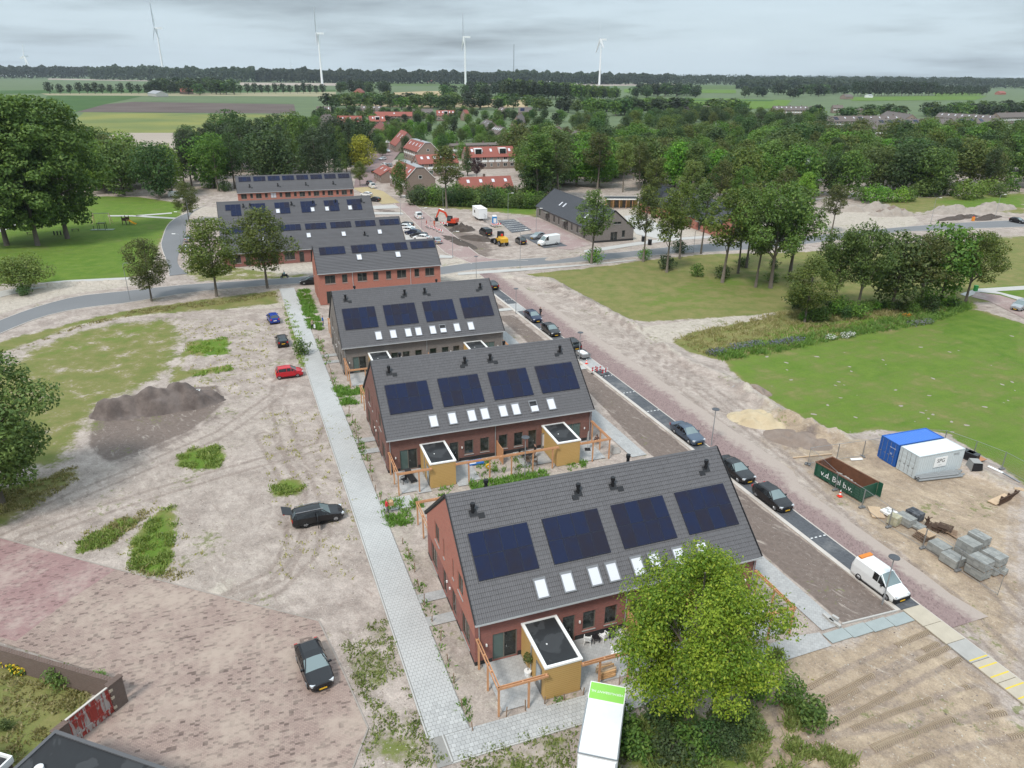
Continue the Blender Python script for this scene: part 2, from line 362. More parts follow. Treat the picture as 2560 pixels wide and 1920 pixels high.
cov('grass', [(1345, 1560), (1500, 1530), (1640, 1540), (1660, 1620), (1600, 1700), (1330, 1700)], 1.8, k=.8); cov('lush', [(1380, 1580), (1600, 1560), (1640, 1660), (1400, 1680)], 2)
cov('grass', [(1690, 1500), (1760, 1520), (1790, 1560), (1700, 1580)], 1.5, k=.6); cov('grass', [(1700, 1590), (1860, 1640), (1840, 1700), (1660, 1700)], 2.2, k=.5)
cov('grass', [(-80, 1420), (60, 1440), (200, 1500), (180, 1560), (60, 1640), (0, 1700), (-80, 1700)], .8, k=1.0)
cov('grass', [(610, 625), (618, 640), (640, 700), (655, 760), (668, 790), (650, 790), (636, 745), (615, 690)], 1.2, k=.75); cov('lush', [(640, 735), (668, 780), (655, 795), (640, 770)], .8)
# right bank of the site, far verge of the asphalt road
cov('grass', [(880, 425), (1000, 440), (1110, 442), (1160, 440), (1170, 470), (1110, 462), (1000, 452), (890, 445)], 2.5, k=.9); cov('lush', [(1060, 440), (1160, 438), (1165, 462), (1090, 460)], 3)
cov('grass', [(1880, 430), (2230, 415), (2230, 462), (2100, 455), (1960, 462)], 4, k=.9); cov('lush', [(2010, 432), (2230, 418), (2230, 450), (2070, 452)], 4, k=.8)
cov('grass', [(2140, 515), (2230, 508), (2230, 600), (2150, 590)], 2)
cov('grass', [(2020, 640), (2140, 610), (2230, 610), (2230, 650), (2110, 640)], 1.5); cov('lush', [(2110, 625), (2230, 615), (2230, 645), (2140, 638)], 2)
cov('grass', [(400, 560), (620, 590), (680, 590), (660, 600), (420, 610), (395, 596)], 1.8, k=.62)
# bare soil
SOIL = [(190, 960), (205, 905), (260, 862), (340, 838), (472, 832), (480, 872), (420, 925), (300, 975), (235, 1000)]
cov('soil', SOIL, 1.2); cov('soil', [(190, 985), (300, 965), (420, 915), (480, 870), (490, 900), (400, 960), (260, 1010), (200, 1010)], 2.5, k=.62)
cov('soil', [(27.3, -11.85), (32.3, -12.2), (31.9, 3), (31.9, 26), (31.8, 44.2), (29.6, 44.4), (27.6, 20), (27.3, 3)], .35, True)
cov('soil', [(28.3, 46.5), (31.3, 46.5), (31.5, 68), (28.5, 68)], .5, True, .85); cov('soil', [(28.8, 71), (31.4, 71), (31.2, 92), (28.9, 92)], .5, True, .8)
cov('soil', [(930, 500), (985, 540), (1040, 575), (1075, 540), (1050, 515), (1000, 495), (960, 478)], 2, k=.75)
cov('soil', [(795, 448), (850, 452), (870, 462), (826, 462)], 1.5, k=.6)
cov('soil', [(1700, 950), (1745, 918), (1790, 950), (1740, 975), (1690, 975)], 1.6, k=.6)
cov('soil', [(1290, 690), (1330, 650), (1220, 606), (1130, 604), (1150, 625)], 3, k=.45)
cov('soil', [(520, 1150), (650, 1110), (700, 1190), (560, 1200)], 3, k=.42)
cov('soil', [(620, 1010), (690, 1000), (700, 1060), (640, 1040)], 2, k=.55)
cov('soil', [(1900, 1590), (1960, 1600), (1990, 1670), (1880, 1660)], 2.5, k=.55); cov('soil', [(2330, 1520), (2340, 1700), (2250, 1700)], 2, k=.5)
cov('soil', [(1660, 1520), (1700, 1500), (1720, 1560), (1690, 1580)], 2.0, k=.4)
# pale and warm sand
cov('warm', [(1640, 1450), (1745, 1395), (1800, 1400), (1980, 1340), (2230, 1590), (2230, 1720), (1500, 1720), (1610, 1560)], 2.0)
cov('warm', [(1620, 905), (1700, 870), (1830, 950), (1960, 960), (2230, 1060), (2230, 1560), (2130, 1420), (1960, 1250), (1760, 1060)], 3, k=.75)
cov('pale', [(1580, 905), (1620, 878), (1680, 890), (1690, 920), (1640, 935)], 2.0, k=.8)
cov('pale', [(640, 600), (760, 590), (960, 585), (1100, 590), (1120, 600), (1060, 610), (960, 605), (690, 612)], 1.0, k=.8)
cov('pale', [(430, 575), (690, 560), (690, 590), (420, 604)], 1.6, k=.75); cov('pale', [(950, 560), (1040, 556), (1050, 575), (960, 580)], 1.2)
cov('pale', [(-3.4, -11.5), (23.5, -11.5), (24, 6), (23, 60), (-1, 62), (-3.3, 20)], 1.0, True, .46); cov('soil', [(-2.3, -11.5), (.3, -11.5), (.3, 8), (-2.4, 8)], 1.2, True, .4); cov('soil', [(-2.9, 17), (-.3, 17), (-.5, 37), (-3.1, 37)], 1.2, True, .42); cov('soil', [(-3.4, 46), (-.9, 46), (-1.2, 66), (-3.6, 66)], 1.2, True, .42)
cov('pale', [(1860, 445), (1960, 450), (2000, 480), (1960, 500), (1750, 505), (1760, 470)], 4, k=.8)
cov('pale', [(1270, 500), (1330, 525), (1500, 512), (1700, 495), (1700, 480), (1440, 480), (1400, 440), (1330, 450)], 3, k=.75)
cov('pale', [(300, 455), (420, 440), (520, 448), (560, 470), (470, 500), (400, 470)], 3, k=.55)
cov('pale', [(355, 480), (345, 540), (330, 590), (300, 605), (320, 560), (335, 500)], 1.2, k=.9)
cov('pale', [(-60, 625), (150, 606), (330, 598), (330, 612), (130, 640), (0, 680), (-60, 680)], 1.2, k=.7)
cov('pale', [(440, 1290), (470, 1240), (520, 1245), (500, 1290)], 1.5, k=.75); cov('pale', [(270, 1170), (330, 1110), (340, 1150), (280, 1215), (210, 1230)], 1.5, k=.7)
BANKS = [([(1175, 603), (1245, 640), (1305, 672), (1365, 704)], 1.3, .55), ([(1432, 748), (1490, 788), (1560, 815), (1600, 840)], 1.1, .6), ([(1612, 850), (1655, 878), (1700, 905), (1745, 925)], 1.2, .95),
   ([(1762, 938), (1800, 945), (1850, 968), (1885, 968)], 1.3, .9), ([(1190, 560), (1260, 548)], 1.0, .4), ([(2080, 1010), (2150, 1040), (2230, 1085)], 1.3, .5),
   ([(60, 618), (150, 612), (262, 608)], .9, .35), ([(1100, 598), (1160, 606), (1215, 625)], 1.0, .35)]
TRACKS = [[(0, 1145), (150, 1075), (330, 1000), (480, 935), (600, 850), (620, 760), (590, 690)], [(60, 1160), (250, 1090), (480, 1020), (700, 960), (720, 900)], [(480, 1300), (590, 1270), (660, 1200), (680, 1110), (640, 1000), (600, 880)],
   [(500, 1290), (600, 1240), (640, 1170), (640, 1060), (570, 940)], [(1745, 1560), (1900, 1480), (2080, 1390)], [(1700, 1540), (1850, 1460), (2050, 1370)], [(1760, 1640), (1950, 1560), (2120, 1500)], [(1800, 1690), (2000, 1600), (2200, 1560)],
   [(1650, 1600), (1800, 1560), (1960, 1540)], [(2000, 1140), (2120, 1230), (2212, 1330)], [(1900, 1180), (2050, 1290), (2180, 1420), (2230, 1500)], [(1290, 660), (1420, 790), (1560, 900), (1700, 1010), (1830, 1130)], [(1310, 650), (1450, 780), (1600, 890), (1740, 1000)],
   [(960, 560), (1050, 540), (1150, 535), (1250, 545)], [(980, 570), (1080, 555), (1200, 550)], [(1080, 470), (1120, 490), (1100, 530)]]
def ground_material():
 t = NT('ground'); p = t.pos(); big = t.noise(p, .05, 4); mid = t.noise(p, .35, 6, .62); fine = t.noise(p, 2.6, 5, .65); grain = t.noise(p, 9, 3, .7)
 base = t.mix(t._ss(mid, .32, .68), (.415, .355, .315, 1), (.275, .228, .20, 1))
 base = t.mix(t.math('MULTIPLY', t._ss(big, .45, .68), .6), base, (.345, .295, .255, 1))
 def mask(name, amp, lo=.42, hi=.58):
  a = t.attr(name); n = t.math('SUBTRACT', t.math('ADD', t.math('MULTIPLY', mid, .65), t.math('MULTIPLY', fine, .35)), .5)
  return t._ss(t.math('ADD', a, t.math('MULTIPLY', n, amp)), lo, hi)
 pale = t.mix(fine, (.47, .42, .355, 1), (.37, .325, .275, 1)); base = t.mix(t.math('MULTIPLY', mask('pale', .9), .9), base, pale)
 warm = t.mix(t._ss(mid, .3, .7), (.40, .31, .215, 1), (.29, .22, .155, 1)); base = t.mix(t.math('MULTIPLY', mask('warm', 1.1, .3, .65), .85), base, warm)
 soil = t.mix(t._ss(fine, .3, .7), (.145, .115, .10, 1), (.19, .152, .132, 1)); base = t.mix(mask('soil', .9, .36, .6), base, soil)
 base = t.mix(t.math('MULTIPLY', t._ss(t.attr('track'), .25, .8), t.math('MULTIPLY', fine, 1.1)), base, (.22, .175, .15, 1))
 st = t.noise(t.vscale(t.rotz(p, .9), (.5, 1.6, 1)), 1.0, 6, .7, .6)
 base = t.mix(t.math('MULTIPLY', t._ss(st, .55, .72), .55), base, (.52, .46, .40, 1)); base = t.mix(t.math('MULTIPLY', t._ss(st, .47, .33), .5), base, (.215, .17, .145, 1))
 gv = t.N.new('ShaderNodeTexVoronoi'); t.L.new(p, gv.inputs['Vector']); gv.inputs['Scale'].default_value = 5.0
 base = t.mix(t.math('MULTIPLY', t._ss(gv.outputs['Distance'], .16, .06), t._ss(mid, .4, .6)), base, (.62, .58, .53, 1))
 wd = t.math('ADD', t.math('MULTIPLY', t.noise(p, .16, 3), .5), t.math('MULTIPLY', t.noise(p, 1.7, 4, .7), .5)); base = t.mix(t.math('MULTIPLY', t._ss(wd, .585, .64), .75), base, (.15, .165, .06, 1))
 cr = t.noise(p, 1.15, 9, .78); gr = t.math('ADD', t.math('MULTIPLY', t.math('SUBTRACT', grain, .5), 1.0), t.math('MULTIPLY', t.math('SUBTRACT', cr, .5), 1.25)); gs = t.N.new('ShaderNodeVectorMath'); gs.operation = 'SCALE'
 t.L.new(base, gs.inputs[0]); t.L.new(t.math('ADD', 1.0, gr), gs.inputs['Scale']); base = t.mix(t.math('MULTIPLY', t._ss(t.attr('soil'), .4, .6), .75), gs.outputs[0], base)
 dry = t.mix(t._ss(mid, .3, .72), (.235, .205, .085, 1), (.135, .165, .046, 1)); lush = t.mix(t._ss(mid, .3, .7), (.085, .158, .020, 1), (.142, .205, .036, 1))
 lm = t._ss(t.math('ADD', t.attr('lush'), t.math('MULTIPLY', t.math('SUBTRACT', t.math('ADD', t.math('MULTIPLY', mid, .5), t.math('MULTIPLY', t.noise(p, .13, 5, .6), .5)), .5), 1.9)), .2, .8)
 ml = t.noise(t.vscale(t.rotz(p, -.5), (.06, .9, 1)), 1.0, 4); lm = t.math('ADD', lm, t.math('MULTIPLY', t.math('SUBTRACT', ml, .5), .8), None, True)
 g = t.mix(lm, dry, lush); g = t.mix(t.math('MULTIPLY', t._ss(grain, .35, .75), .5), g, t.mix(lm, (.12, .125, .042, 1), (.058, .115, .015, 1)))
 base = t.mix(mask('grass', 1.7, .36, .64), base, g)
 # worm casts, dry tufts and pale specks in the mown lawn
 t.bump(t.math('ADD', t.math('MULTIPLY', mid, 1.2), t.math('ADD', fine, t.math('MULTIPLY', grain, .5))), .55, .12)
 return t.done(base, .95, 0, .15)
def smooth_noise(P, cell, seed):
 rs = np.random.RandomState(seed); g = rs.rand(256, 256); q = P/cell; i = np.floor(q).astype(int); f = q-i; f = f*f*(3-2*f); i %= 256; j = (i+1) % 256
 return (g[i[:, 0], i[:, 1]]*(1-f[:, 0])+g[j[:, 0], i[:, 1]]*f[:, 0])*(1-f[:, 1])+(g[i[:, 0], j[:, 1]]*(1-f[:, 0])+g[j[:, 0], j[:, 1]]*f[:, 0])*f[:, 1]
def ground_patch(name, x0, x1, y0, y1, res, mat):
 nx, ny = int((x1-x0)/res)+1, int((y1-y0)/res)+1; xs = np.linspace(x0, x1, nx); ys = np.linspace(y0, y1, ny)
 X, Y = np.meshgrid(xs, ys); P = np.stack([X.ravel(), Y.ravel()], 1); at_ = {}
 for k, L in COVER.items():
  a = np.zeros(len(P))
  for poly, soft, s in L: a = np.maximum(a, s*np.clip(.5+sdf(P, poly, soft*2)/(2*soft), 0, 1))
  at_[k] = a
 z = np.full(len(P), -.05) + (smooth_noise(P, 1.6, 1)-.5)*.03 + (smooth_noise(P, .9, 2)-.5)*.02
 tr = np.zeros(len(P))
 for L in TRACKS:
  ln = P2(L); d = pldist(P, ln, 3.0); w = np.exp(-((np.abs(d-.85)/.28)**2)); tr = np.maximum(tr, w)
 at_['track'] = tr; z -= tr*.03
 nn = .45+.9*smooth_noise(P, 1.1, 3)+.35*smooth_noise(P, .5, 4)
 for L, w, h in BANKS:
  d = pldist(P, P2(L), w*3); b = np.exp(-(d/w)**2); z += h*b*nn; at_['grass'] = at_['grass']*(1-np.clip(b*1.3, 0, 1)); at_['pale'] = np.maximum(at_['pale'], b*.55)
 i = np.arange(nx-1)[None, :]+np.arange(ny-1)[:, None]*nx; F = np.stack([i, i+1, i+1+nx, i+nx], -1).reshape(-1, 4)
 o = link(name, np_mesh(name, np.stack([P[:, 0], P[:, 1], z], 1), F, mat, at_, True)); o['kind'] = 'structure'; return o
GM = ground_material()
ground_patch('ground', -76, 86, 22, 88, .33, GM); ground_patch('ground', -131, 131, 88, 151, .6, GM)
ground_patch('ground', -260, 270, 151, 360, 1.3, GM)
def flat(name, pts, z, mat, kind='structure'):
 o = MB().add([(p[0], p[1], z) for p in pts], [tuple(range(len(pts)))]).build(name, mat); setp(o, kind=kind); return o
# the wide polder beyond: base sheet plus fields laid a few centimetres above it
def fieldmat(name, c1, c2, row=0.0, ang=0.0, sc=.02):
 t = NT(name); p = t.rotz(t.pos(), ang); n = t.noise(p, sc, 5); n2 = t.noise(t.vscale(p, (.012, .35, 1)), 1.0, 4)
 c = t.mix(t._ss(n, .3, .7), c1, c2); c = t.mix(t.math('MULTIPLY', t._ss(n2, .4, .7), row), c, tuple(x*.62 for x in c1[:3])+(1,)); return t.done(c, .95, 0, .1)
FM = {'green': fieldmat('meadow', (.085, .13, .045, 1), (.105, .15, .05, 1), .25), 'crop': fieldmat('grey_green_crop', (.115, .155, .085, 1), (.135, .175, .09, 1), .4),
  'yellowgreen': fieldmat('flowering_crop', (.13, .17, .065, 1), (.235, .235, .075, 1), .3, 0, .012), 'plough': fieldmat('ploughed_soil', (.115, .09, .082, 1), (.145, .118, .105, 1), .5),
  'bare': fieldmat('bare_pale_soil', (.34, .29, .245, 1), (.375, .32, .27, 1), .08), 'wheat': fieldmat('ripe_wheat', (.36, .28, .165, 1), (.42, .33, .20, 1), .2), 'stubble': fieldmat('stubble', (.33, .29, .20, 1), (.27, .265, .15, 1), .4),
  'bright': fieldmat('bright_grassland', (.10, .175, .03, 1), (.12, .19, .04, 1), .25), 'dark': fieldmat('deep_green_crop', (.055, .105, .035, 1), (.07, .125, .04, 1), .3)}
big = flat('ground', [(-30000, 300), (30000, 300), (30000, 42000), (-30000, 42000)], -.4, FM['crop'])
_fz = [-.30]
def field(kind, pts):
 _fz[0] += .012; flat('field', [at(*p) for p in pts], _fz[0], FM[kind])
field('bare', [(180, 420), (285, 331), (440, 331), (560, 345), (440, 420), (300, 430)])
field('yellowgreen', [(150, 332), (210, 280), (730, 286), (760, 330), (560, 340), (440, 331), (250, 331)])
field('plough', [(180, 279), (240, 262), (330, 254), (735, 260), (740, 283), (240, 279)])
field('dark', [(100, 262), (120, 236), (355, 240), (270, 258), (150, 290)])
field('crop', [(330, 252), (370, 242), (830, 243), (828, 260)]); field('stubble', [(100, 233), (600, 232), (840, 229), (840, 241), (360, 239), (120, 238)])
field('dark', [(0, 226), (300, 222), (840, 224), (838, 229), (0, 234)]); field('bare', [(120, 196), (560, 203), (560, 206), (120, 199)]); field('crop', [(0, 200), (560, 206.5), (560, 220), (0, 216)])
field('bare', [(600, 206), (860, 208), (850, 214), (600, 213)]); field('green', [(500, 199), (640, 203), (600, 206), (450, 204)])
field('wheat', [(850, 245), (1120, 243), (1320, 250), (1320, 268), (1000, 268), (850, 262)]); field('wheat', [(985, 231), (1105, 226), (1110, 241), (985, 243)])
field('crop', [(850, 216), (1240, 219), (1240, 225), (990, 229), (850, 228)]); field('green', [(840, 205), (1180, 209), (1240, 216), (860, 214)]); field('bare', [(1180, 209), (1500, 210), (1500, 214), (1240, 214)])
field('bare', [(1420, 209), (1600, 209), (1600, 214), (1420, 215)]); field('bright', [(1540, 246), (1800, 246), (1980, 250), (1960, 270), (1760, 275), (1680, 268), (1540, 252)]); field('dark', [(1680, 249), (1940, 249), (1930, 253), (1690, 252)])
field('green', [(1600, 213), (1850, 214), (1850, 222), (1600, 222)]); field('stubble', [(1600, 208), (1700, 209), (1690, 212), (1600, 212)]); field('bright', [(1560, 222), (1840, 224), (1840, 233), (1560, 231)])
field('bright', [(2120, 243), (2300, 240), (2470, 239), (2440, 250), (2130, 252)]); field('bright', [(2330, 231), (2460, 230), (2450, 238), (2340, 239)]); field('green', [(2480, 209), (2580, 209), (2580, 222), (2480, 216)])
# ---------------------------------------------------------------- paved surfaces
def pavemat(name, c1, c2, mortar, w, h, ang=0.0, m=.012, sand=.25, sandcol=(.42, .36, .31), dark=.35, off=.5, edge=False, cell=None):
 t = NT(name); p = t.rotz(t.pos(), ang); col, f = t.brick(p, c1, c2, mortar, w, h, m, off)
 wn = t.N.new('ShaderNodeTexWhiteNoise'); wn.noise_dimensions = '2D'
 sn = t.N.new('ShaderNodeVectorMath'); sn.operation = 'SNAP'; t.L.new(p, sn.inputs[0]); sn.inputs[1].default_value = (cell or (w, h))+(1,); t.L.new(sn.outputs[0], wn.inputs['Vector'])
 n = t.noise(p, .22, 5, .6); n2 = t.noise(p, 1.3, 5, .65)
 dk = t.math('MULTIPLY', t._ss(t.math('ADD', wn.outputs['Value'], t.math('MULTIPLY', t.math('SUBTRACT', n, .5), .5)), .72, .95), dark)
 col = t.mix(dk, col, tuple(x*.42 for x in c2[:3])+(1,))
 sa = t._ss(t.math('ADD', t.math('MULTIPLY', n, .6), t.math('MULTIPLY', n2, .4)), .62-sand*.5, .78-sand*.35)
 if edge:
  # sand blown in from the verges: u runs across the strip
  u = t.attr('across'); e = t.math('ADD', u, t.math('MULTIPLY', t.math('SUBTRACT', t.math('ADD', t.math('MULTIPLY', n2, .6), t.math('MULTIPLY', n, .4)), .5), 1.3)); sa = t.math('MAXIMUM', t.math('MULTIPLY', sa, .6), t._ss(e, .45, .8))
 col = t.mix(t.math('MULTIPLY', sa, .78), col, sandcol+(1,)); t.bump(f, -.35, .012)
 return t.done(col, .88, 0, .25)
PV = {'yard': pavemat('yard_clay_pavers', (.335, .25, .215, 1), (.285, .208, .182, 1), (.20, .155, .13, 1), .24, .12, -.30, .012, .42, (.40, .325, .27), .95, cell=(.30, .17)),
  'yard_red': pavemat('yard_red_pavers', (.315, .195, .185, 1), (.265, .16, .155, 1), (.22, .155, .145, 1), .24, .12, -.30, .012, .35, (.40, .32, .28), .6, cell=(.30, .17)),
  'street': pavemat('street_clay_pavers', (.285, .205, .195, 1), (.24, .165, .158, 1), (.2, .16, .15, 1), .21, .105, TH+pi/2, .01, .15, (.40, .345, .30), .45, edge=True),
  'bay': pavemat('parking_bay_pavers', (.105, .112, .125, 1), (.085, .091, .102, 1), (.07, .073, .078, 1), .21, .105, TH, .008, .3, (.20, .20, .20), .3),
  'slab': pavemat('concrete_pavers', (.40, .40, .395, 1), (.35, .35, .345, 1), (.27, .265, .26, 1), .30, .30, TH-.01, .01, .12, (.42, .39, .35), .15),
  'yellow': pavemat('buff_pavers', (.43, .35, .20, 1), (.39, .31, .175, 1), (.34, .28, .17, 1), .21, .105, TH, .008, .1, (.42, .35, .24), .2),
  'pink': pavemat('pink_clay_pavers', (.34, .25, .235, 1), (.295, .21, .2, 1), (.27, .21, .19, 1), .21, .105, TH+pi/2, .008, .3, (.42, .37, .33), .3)}
def asphalt():
 t = NT('asphalt'); p = t.pos(); n = t.noise(p, .12, 5); n2 = t.noise(p, 5, 3)
 c = t.mix(n, (.155, .158, .165, 1), (.205, .208, .213, 1)); c = t.mix(t.math('MULTIPLY', n2, .3), c, (.12, .122, .128, 1)); return t.done(c, .8, 0, .35)
ASPH = asphalt()
def smooth_line(pts, n=6):
 pts = [Vector((p[0], p[1], 0)) for p in pts]; out = []
 for i in range(len(pts)-1):
  a, b, c, d = pts[max(i-1, 0)], pts[i], pts[i+1], pts[min(i+2, len(pts)-1)]
  for k in range(n):
   u = k/n; out.append(.5*((2*b)+(c-a)*u+(2*a-5*b+4*c-d)*u*u+(3*b-a-3*c+d)*u**3))
 out.append(pts[-1]); return out
def band(name, left, right, z, mat, cols=1, attr=False, kind='structure', parent=None):
 """sheet between two polylines with the same number of points"""
 vs = []; fs = []; at_ = []; n = len(left)
 for l, r in zip(left, right):
  for j in range(cols+1):
   u = j/cols; vs.append((l[0]*(1-u)+r[0]*u, l[1]*(1-u)+r[1]*u, z)); at_.append(u)
 for i in range(n-1):
  for j in range(cols): a = i*(cols+1)+j; fs.append((a, a+1, a+cols+2, a+cols+1))
 o = link(name, np_mesh(name, np.array(vs), np.array(fs), mat, {'across': at_} if attr else None), parent)
 if kind: o['kind'] = kind
 return o
def resamp(line, n):
 L = [0.0]
 for a, b in zip(line, line[1:]): L.append(L[-1]+(Vector(b)-Vector(a)).length)
 out = []
 for k in range(n):
  s = L[-1]*k/(n-1); i = min(max(np.searchsorted(L, s, 'right')-1, 0), len(line)-2); u = (s-L[i])/max(L[i+1]-L[i], 1e-6); out.append(Vector(line[i]).lerp(Vector(line[i+1]), u))
 return out
def road(name, lo, hi, z, mat, n=60, **k):
 a, b = resamp(smooth_line([at(*p) for p in lo]), n), resamp(smooth_line([at(*p) for p in hi]), n); return band(name, a, b, z, mat, **k), a, b
def kerb(line, w, z0, z1, mat, name='kerb'):
 mb = MB()
 for a, b in zip(line, line[1:]):
  a, b = Vector((a[0], a[1], 0)), Vector((b[0], b[1], 0)); d = b-a; L = d.length
  if L > 1e-3: mb.box(((a.x+b.x)/2, (a.y+b.y)/2, (z0+z1)/2), (L+.01, w, z1-z0), atan2(d.y, d.x))
 o = mb.build(name, mat); o['kind'] = 'structure'; return o
LO = [(-60, 860), (0, 834), (97, 795), (194, 772), (319, 757), (389, 745), (505, 728), (620, 718), (740, 709), (900, 703), (1080, 690), (1180, 675), (1300, 666), (1460, 654), (1590, 642), (1700, 633), (1830, 627), (2000, 612), (2230, 582), (2330, 577), (2420, 572), (2600, 566)]
HI = [(-60, 824), (0, 801), (90, 768), (194, 741), (311, 728), (420, 716), (520, 708), (620, 702), (740, 694), (900, 684), (1080, 670), (1180, 657), (1300, 648), (1460, 638), (1560, 630), (1700, 615), (1830, 606), (2000, 592), (2230, 570), (2330, 562), (2420, 556), (2600, 548)]
_, ra, rb = road('road', LO, HI, .02, ASPH, 90)
kerb(ra, .14, -.1, .05, M_['kerb']); kerb(rb, .14, -.1, .05, M_['kerb'])
_, ba, bb = road('road', [(423, 690), (420, 665), (404, 618), (405, 600), (418, 565), (440, 545), (470, 532), (510, 515)], [(470, 684), (447, 665), (445, 640), (463, 590), (466, 560), (478, 535), (500, 520), (535, 505)], .024, ASPH, 30)
kerb(ba, .14, -.1, .06, M_['kerb'])
# light concrete strip and footway along the asphalt road
band('pavement', resamp(smooth_line([at(*p) for p in [(1145, 682), (1290, 672), (1460, 661), (1590, 649)]]), 24), resamp(smooth_line([at(*p) for p in [(1145, 688), (1290, 678), (1460, 664), (1590, 651)]]), 24), .028, M_['concrete'])
band('pavement', resamp(smooth_line([at(*p) for p in [(1460, 634), (1600, 612), (1700, 600), (1830, 592), (2000, 580)]]), 24), resamp(smooth_line([at(*p) for p in [(1460, 626), (1600, 604), (1700, 594), (1830, 585), (2000, 574)]]), 24), .012, M_['concrete'])
band('path', resamp(smooth_line([at(*p) for p in [(-40, 754), (0, 743), (60, 730), (140, 712), (240, 703), (330, 698)]]), 24), resamp(smooth_line([at(*p) for p in [(-40, 734), (0, 728), (60, 716), (140, 703), (240, 697), (330, 693)]]), 24), .012, M_['concrete'])
for a, b in (([(0, 580), (30, 570), (60, 560)], [(0, 573), (30, 562), (60, 556)]), ([(340, 541), (430, 534)], [(340, 538), (430, 531)]), ([(270, 541), (330, 541), (440, 548)], [(270, 538), (330, 538), (440, 544)]), ([(1900, 520), (2210, 474)], [(1900, 517), (2205, 472)])):
 band('path', [at(*p) for p in a], [at(*p) for p in b], .01, M_['concrete'])
# brick street past the house ends, its parking strip, kerbs and footway
ts = np.linspace(-15, 98, 40)
band('street', [E(34.55, t) for t in ts], [E(38.1 + (.25*sin(t*.7) if t < -12 else 0) + (1.5 if t > 8 else 0), t) for t in ts], .012, PV['street'], 6, True)
kerb([E(34.5, t) for t in np.linspace(-22, 96, 30)], .12, -.1, .035, M_['kerb'])
band('parking_strip', [E(32.6, t) for t in np.linspace(-12.2, 88, 20)], [E(34.44, t) for t in np.linspace(-12.2, 88, 20)], .016, PV['bay'])
kerb([E(32.35, t) for t in np.linspace(-12.2, 92, 30)], .42, -.1, .075, M_['kerb'])
kerb([E(27.1, -11.95), E(29.6, -12.05), E(32.2, -12.15)], .12, -.1, .08, M_['concrete'])
for tt in (41.2, 70.4):
 band('footpath', [E(28.6, tt), E(32.6, tt)], [E(28.6, tt+1.4), E(32.6, tt+1.4)], .03, M_['concrete']); band('footpath', [E(32.6, tt-1), E(34.44, tt-1)], [E(32.6, tt+3.6), E(34.44, tt+3.6)], .03, PV['slab'])
for tt in (-8.6, -2.2, 4.1, 10.2, 20, 26, 32, 38, 47.5, 53.5, 59.6, 66, 76.5):
 mb = MB()
 for k in range(4): c = E(32.85+.47*k, tt); mb.box((c.x, c.y, .021), (.23, .11, .006), TH)
 setp(mb.build('road_marking', M_['white']), kind='structure')
# side footpaths at the street end of the rows
for i, (s0, t0) in enumerate(((0, 0), (-.61, 28.35), (-1.2, 56.7))):
 b = s0+SKEW*-t0
 band('footpath', [E(25.2, t0-12), E(25.2, t0+7)], [E(27.0, t0-12), E(27.0, t0+7)], .022, PV['slab'])
for s0, t0 in ((0, 0), (0, 28.35), (0, 56.7)):
 for a in (-1.95, .8): b = t0*SKEW; flat('footpath', [EB(-2.15+b, t0+a), EB(-.02+b*.98, t0+a), EB(-.02+b*.98, t0+a+1.05), EB(-2.15+b, t0+a+1.05)], .026, PV['slab'])
# yard of clay pavers
YARD = [(-120, 1300), (0, 1344), (288, 1422), (606, 1504), (797, 1552), (860, 1684), (920, 1820), (880, 1925), (860, 2060), (100, 2060), (150, 1960), (200, 1850), (288, 1772), (270, 1690), (0, 1604), (-120, 1570)]
o = flat('yard', [at(*p) for p in YARD], .0, PV['yard'])
flat('yard', [at(*p) for p in [(-120, 1306), (0, 1346), (288, 1424), (160, 1510), (40, 1603), (-120, 1560)]], .006, PV['yard_red'])
kerb([at(*p) for p in [(-120, 1300), (0, 1344), (288, 1422), (606, 1504), (797, 1552), (860, 1684), (920, 1820), (880, 1925)]], .1, -.1, .02, pm('dusty_kerb', (.30, .265, .235), .9, .35, .6))
# upper street: pink clay between the far rows, buff pavers at the village end
_, ua, ub = road('street', [(985, 508), (1040, 560), (1110, 630), (1130, 640), (1165, 652), (1180, 660)], [(1032, 508), (1100, 560), (1190, 632), (1215, 645), (1270, 650), (1320, 652)], .012, PV['pink'], 20)
flat('street', [at(*p) for p in [(905, 482), (880, 470), (918, 467), (958, 478), (1000, 507), (955, 510)]], .012, PV['yellow'])
kerb(ub, .14, -.1, .05, M_['kerb']); kerb(ua, .14, -.1, .05, M_['kerb'])
flat('street', [at(*p) for p in [(903, 484), (884, 470), (890, 440), (940, 300), (985, 300), (1000, 380), (960, 430), (930, 468)]], .008, PV['street'])
for pts in ([(930, 515), (985, 512), (1000, 520), (935, 523)], [(930, 530), (1005, 531), (1010, 536), (935, 536)], [(1008, 575), (1080, 590), (1075, 603), (1015, 600)], [(1100, 637), (1135, 640), (1130, 645), (1098, 645)]):
 flat('footpath', [at(*p) for p in pts], .02, M_['concrete'])
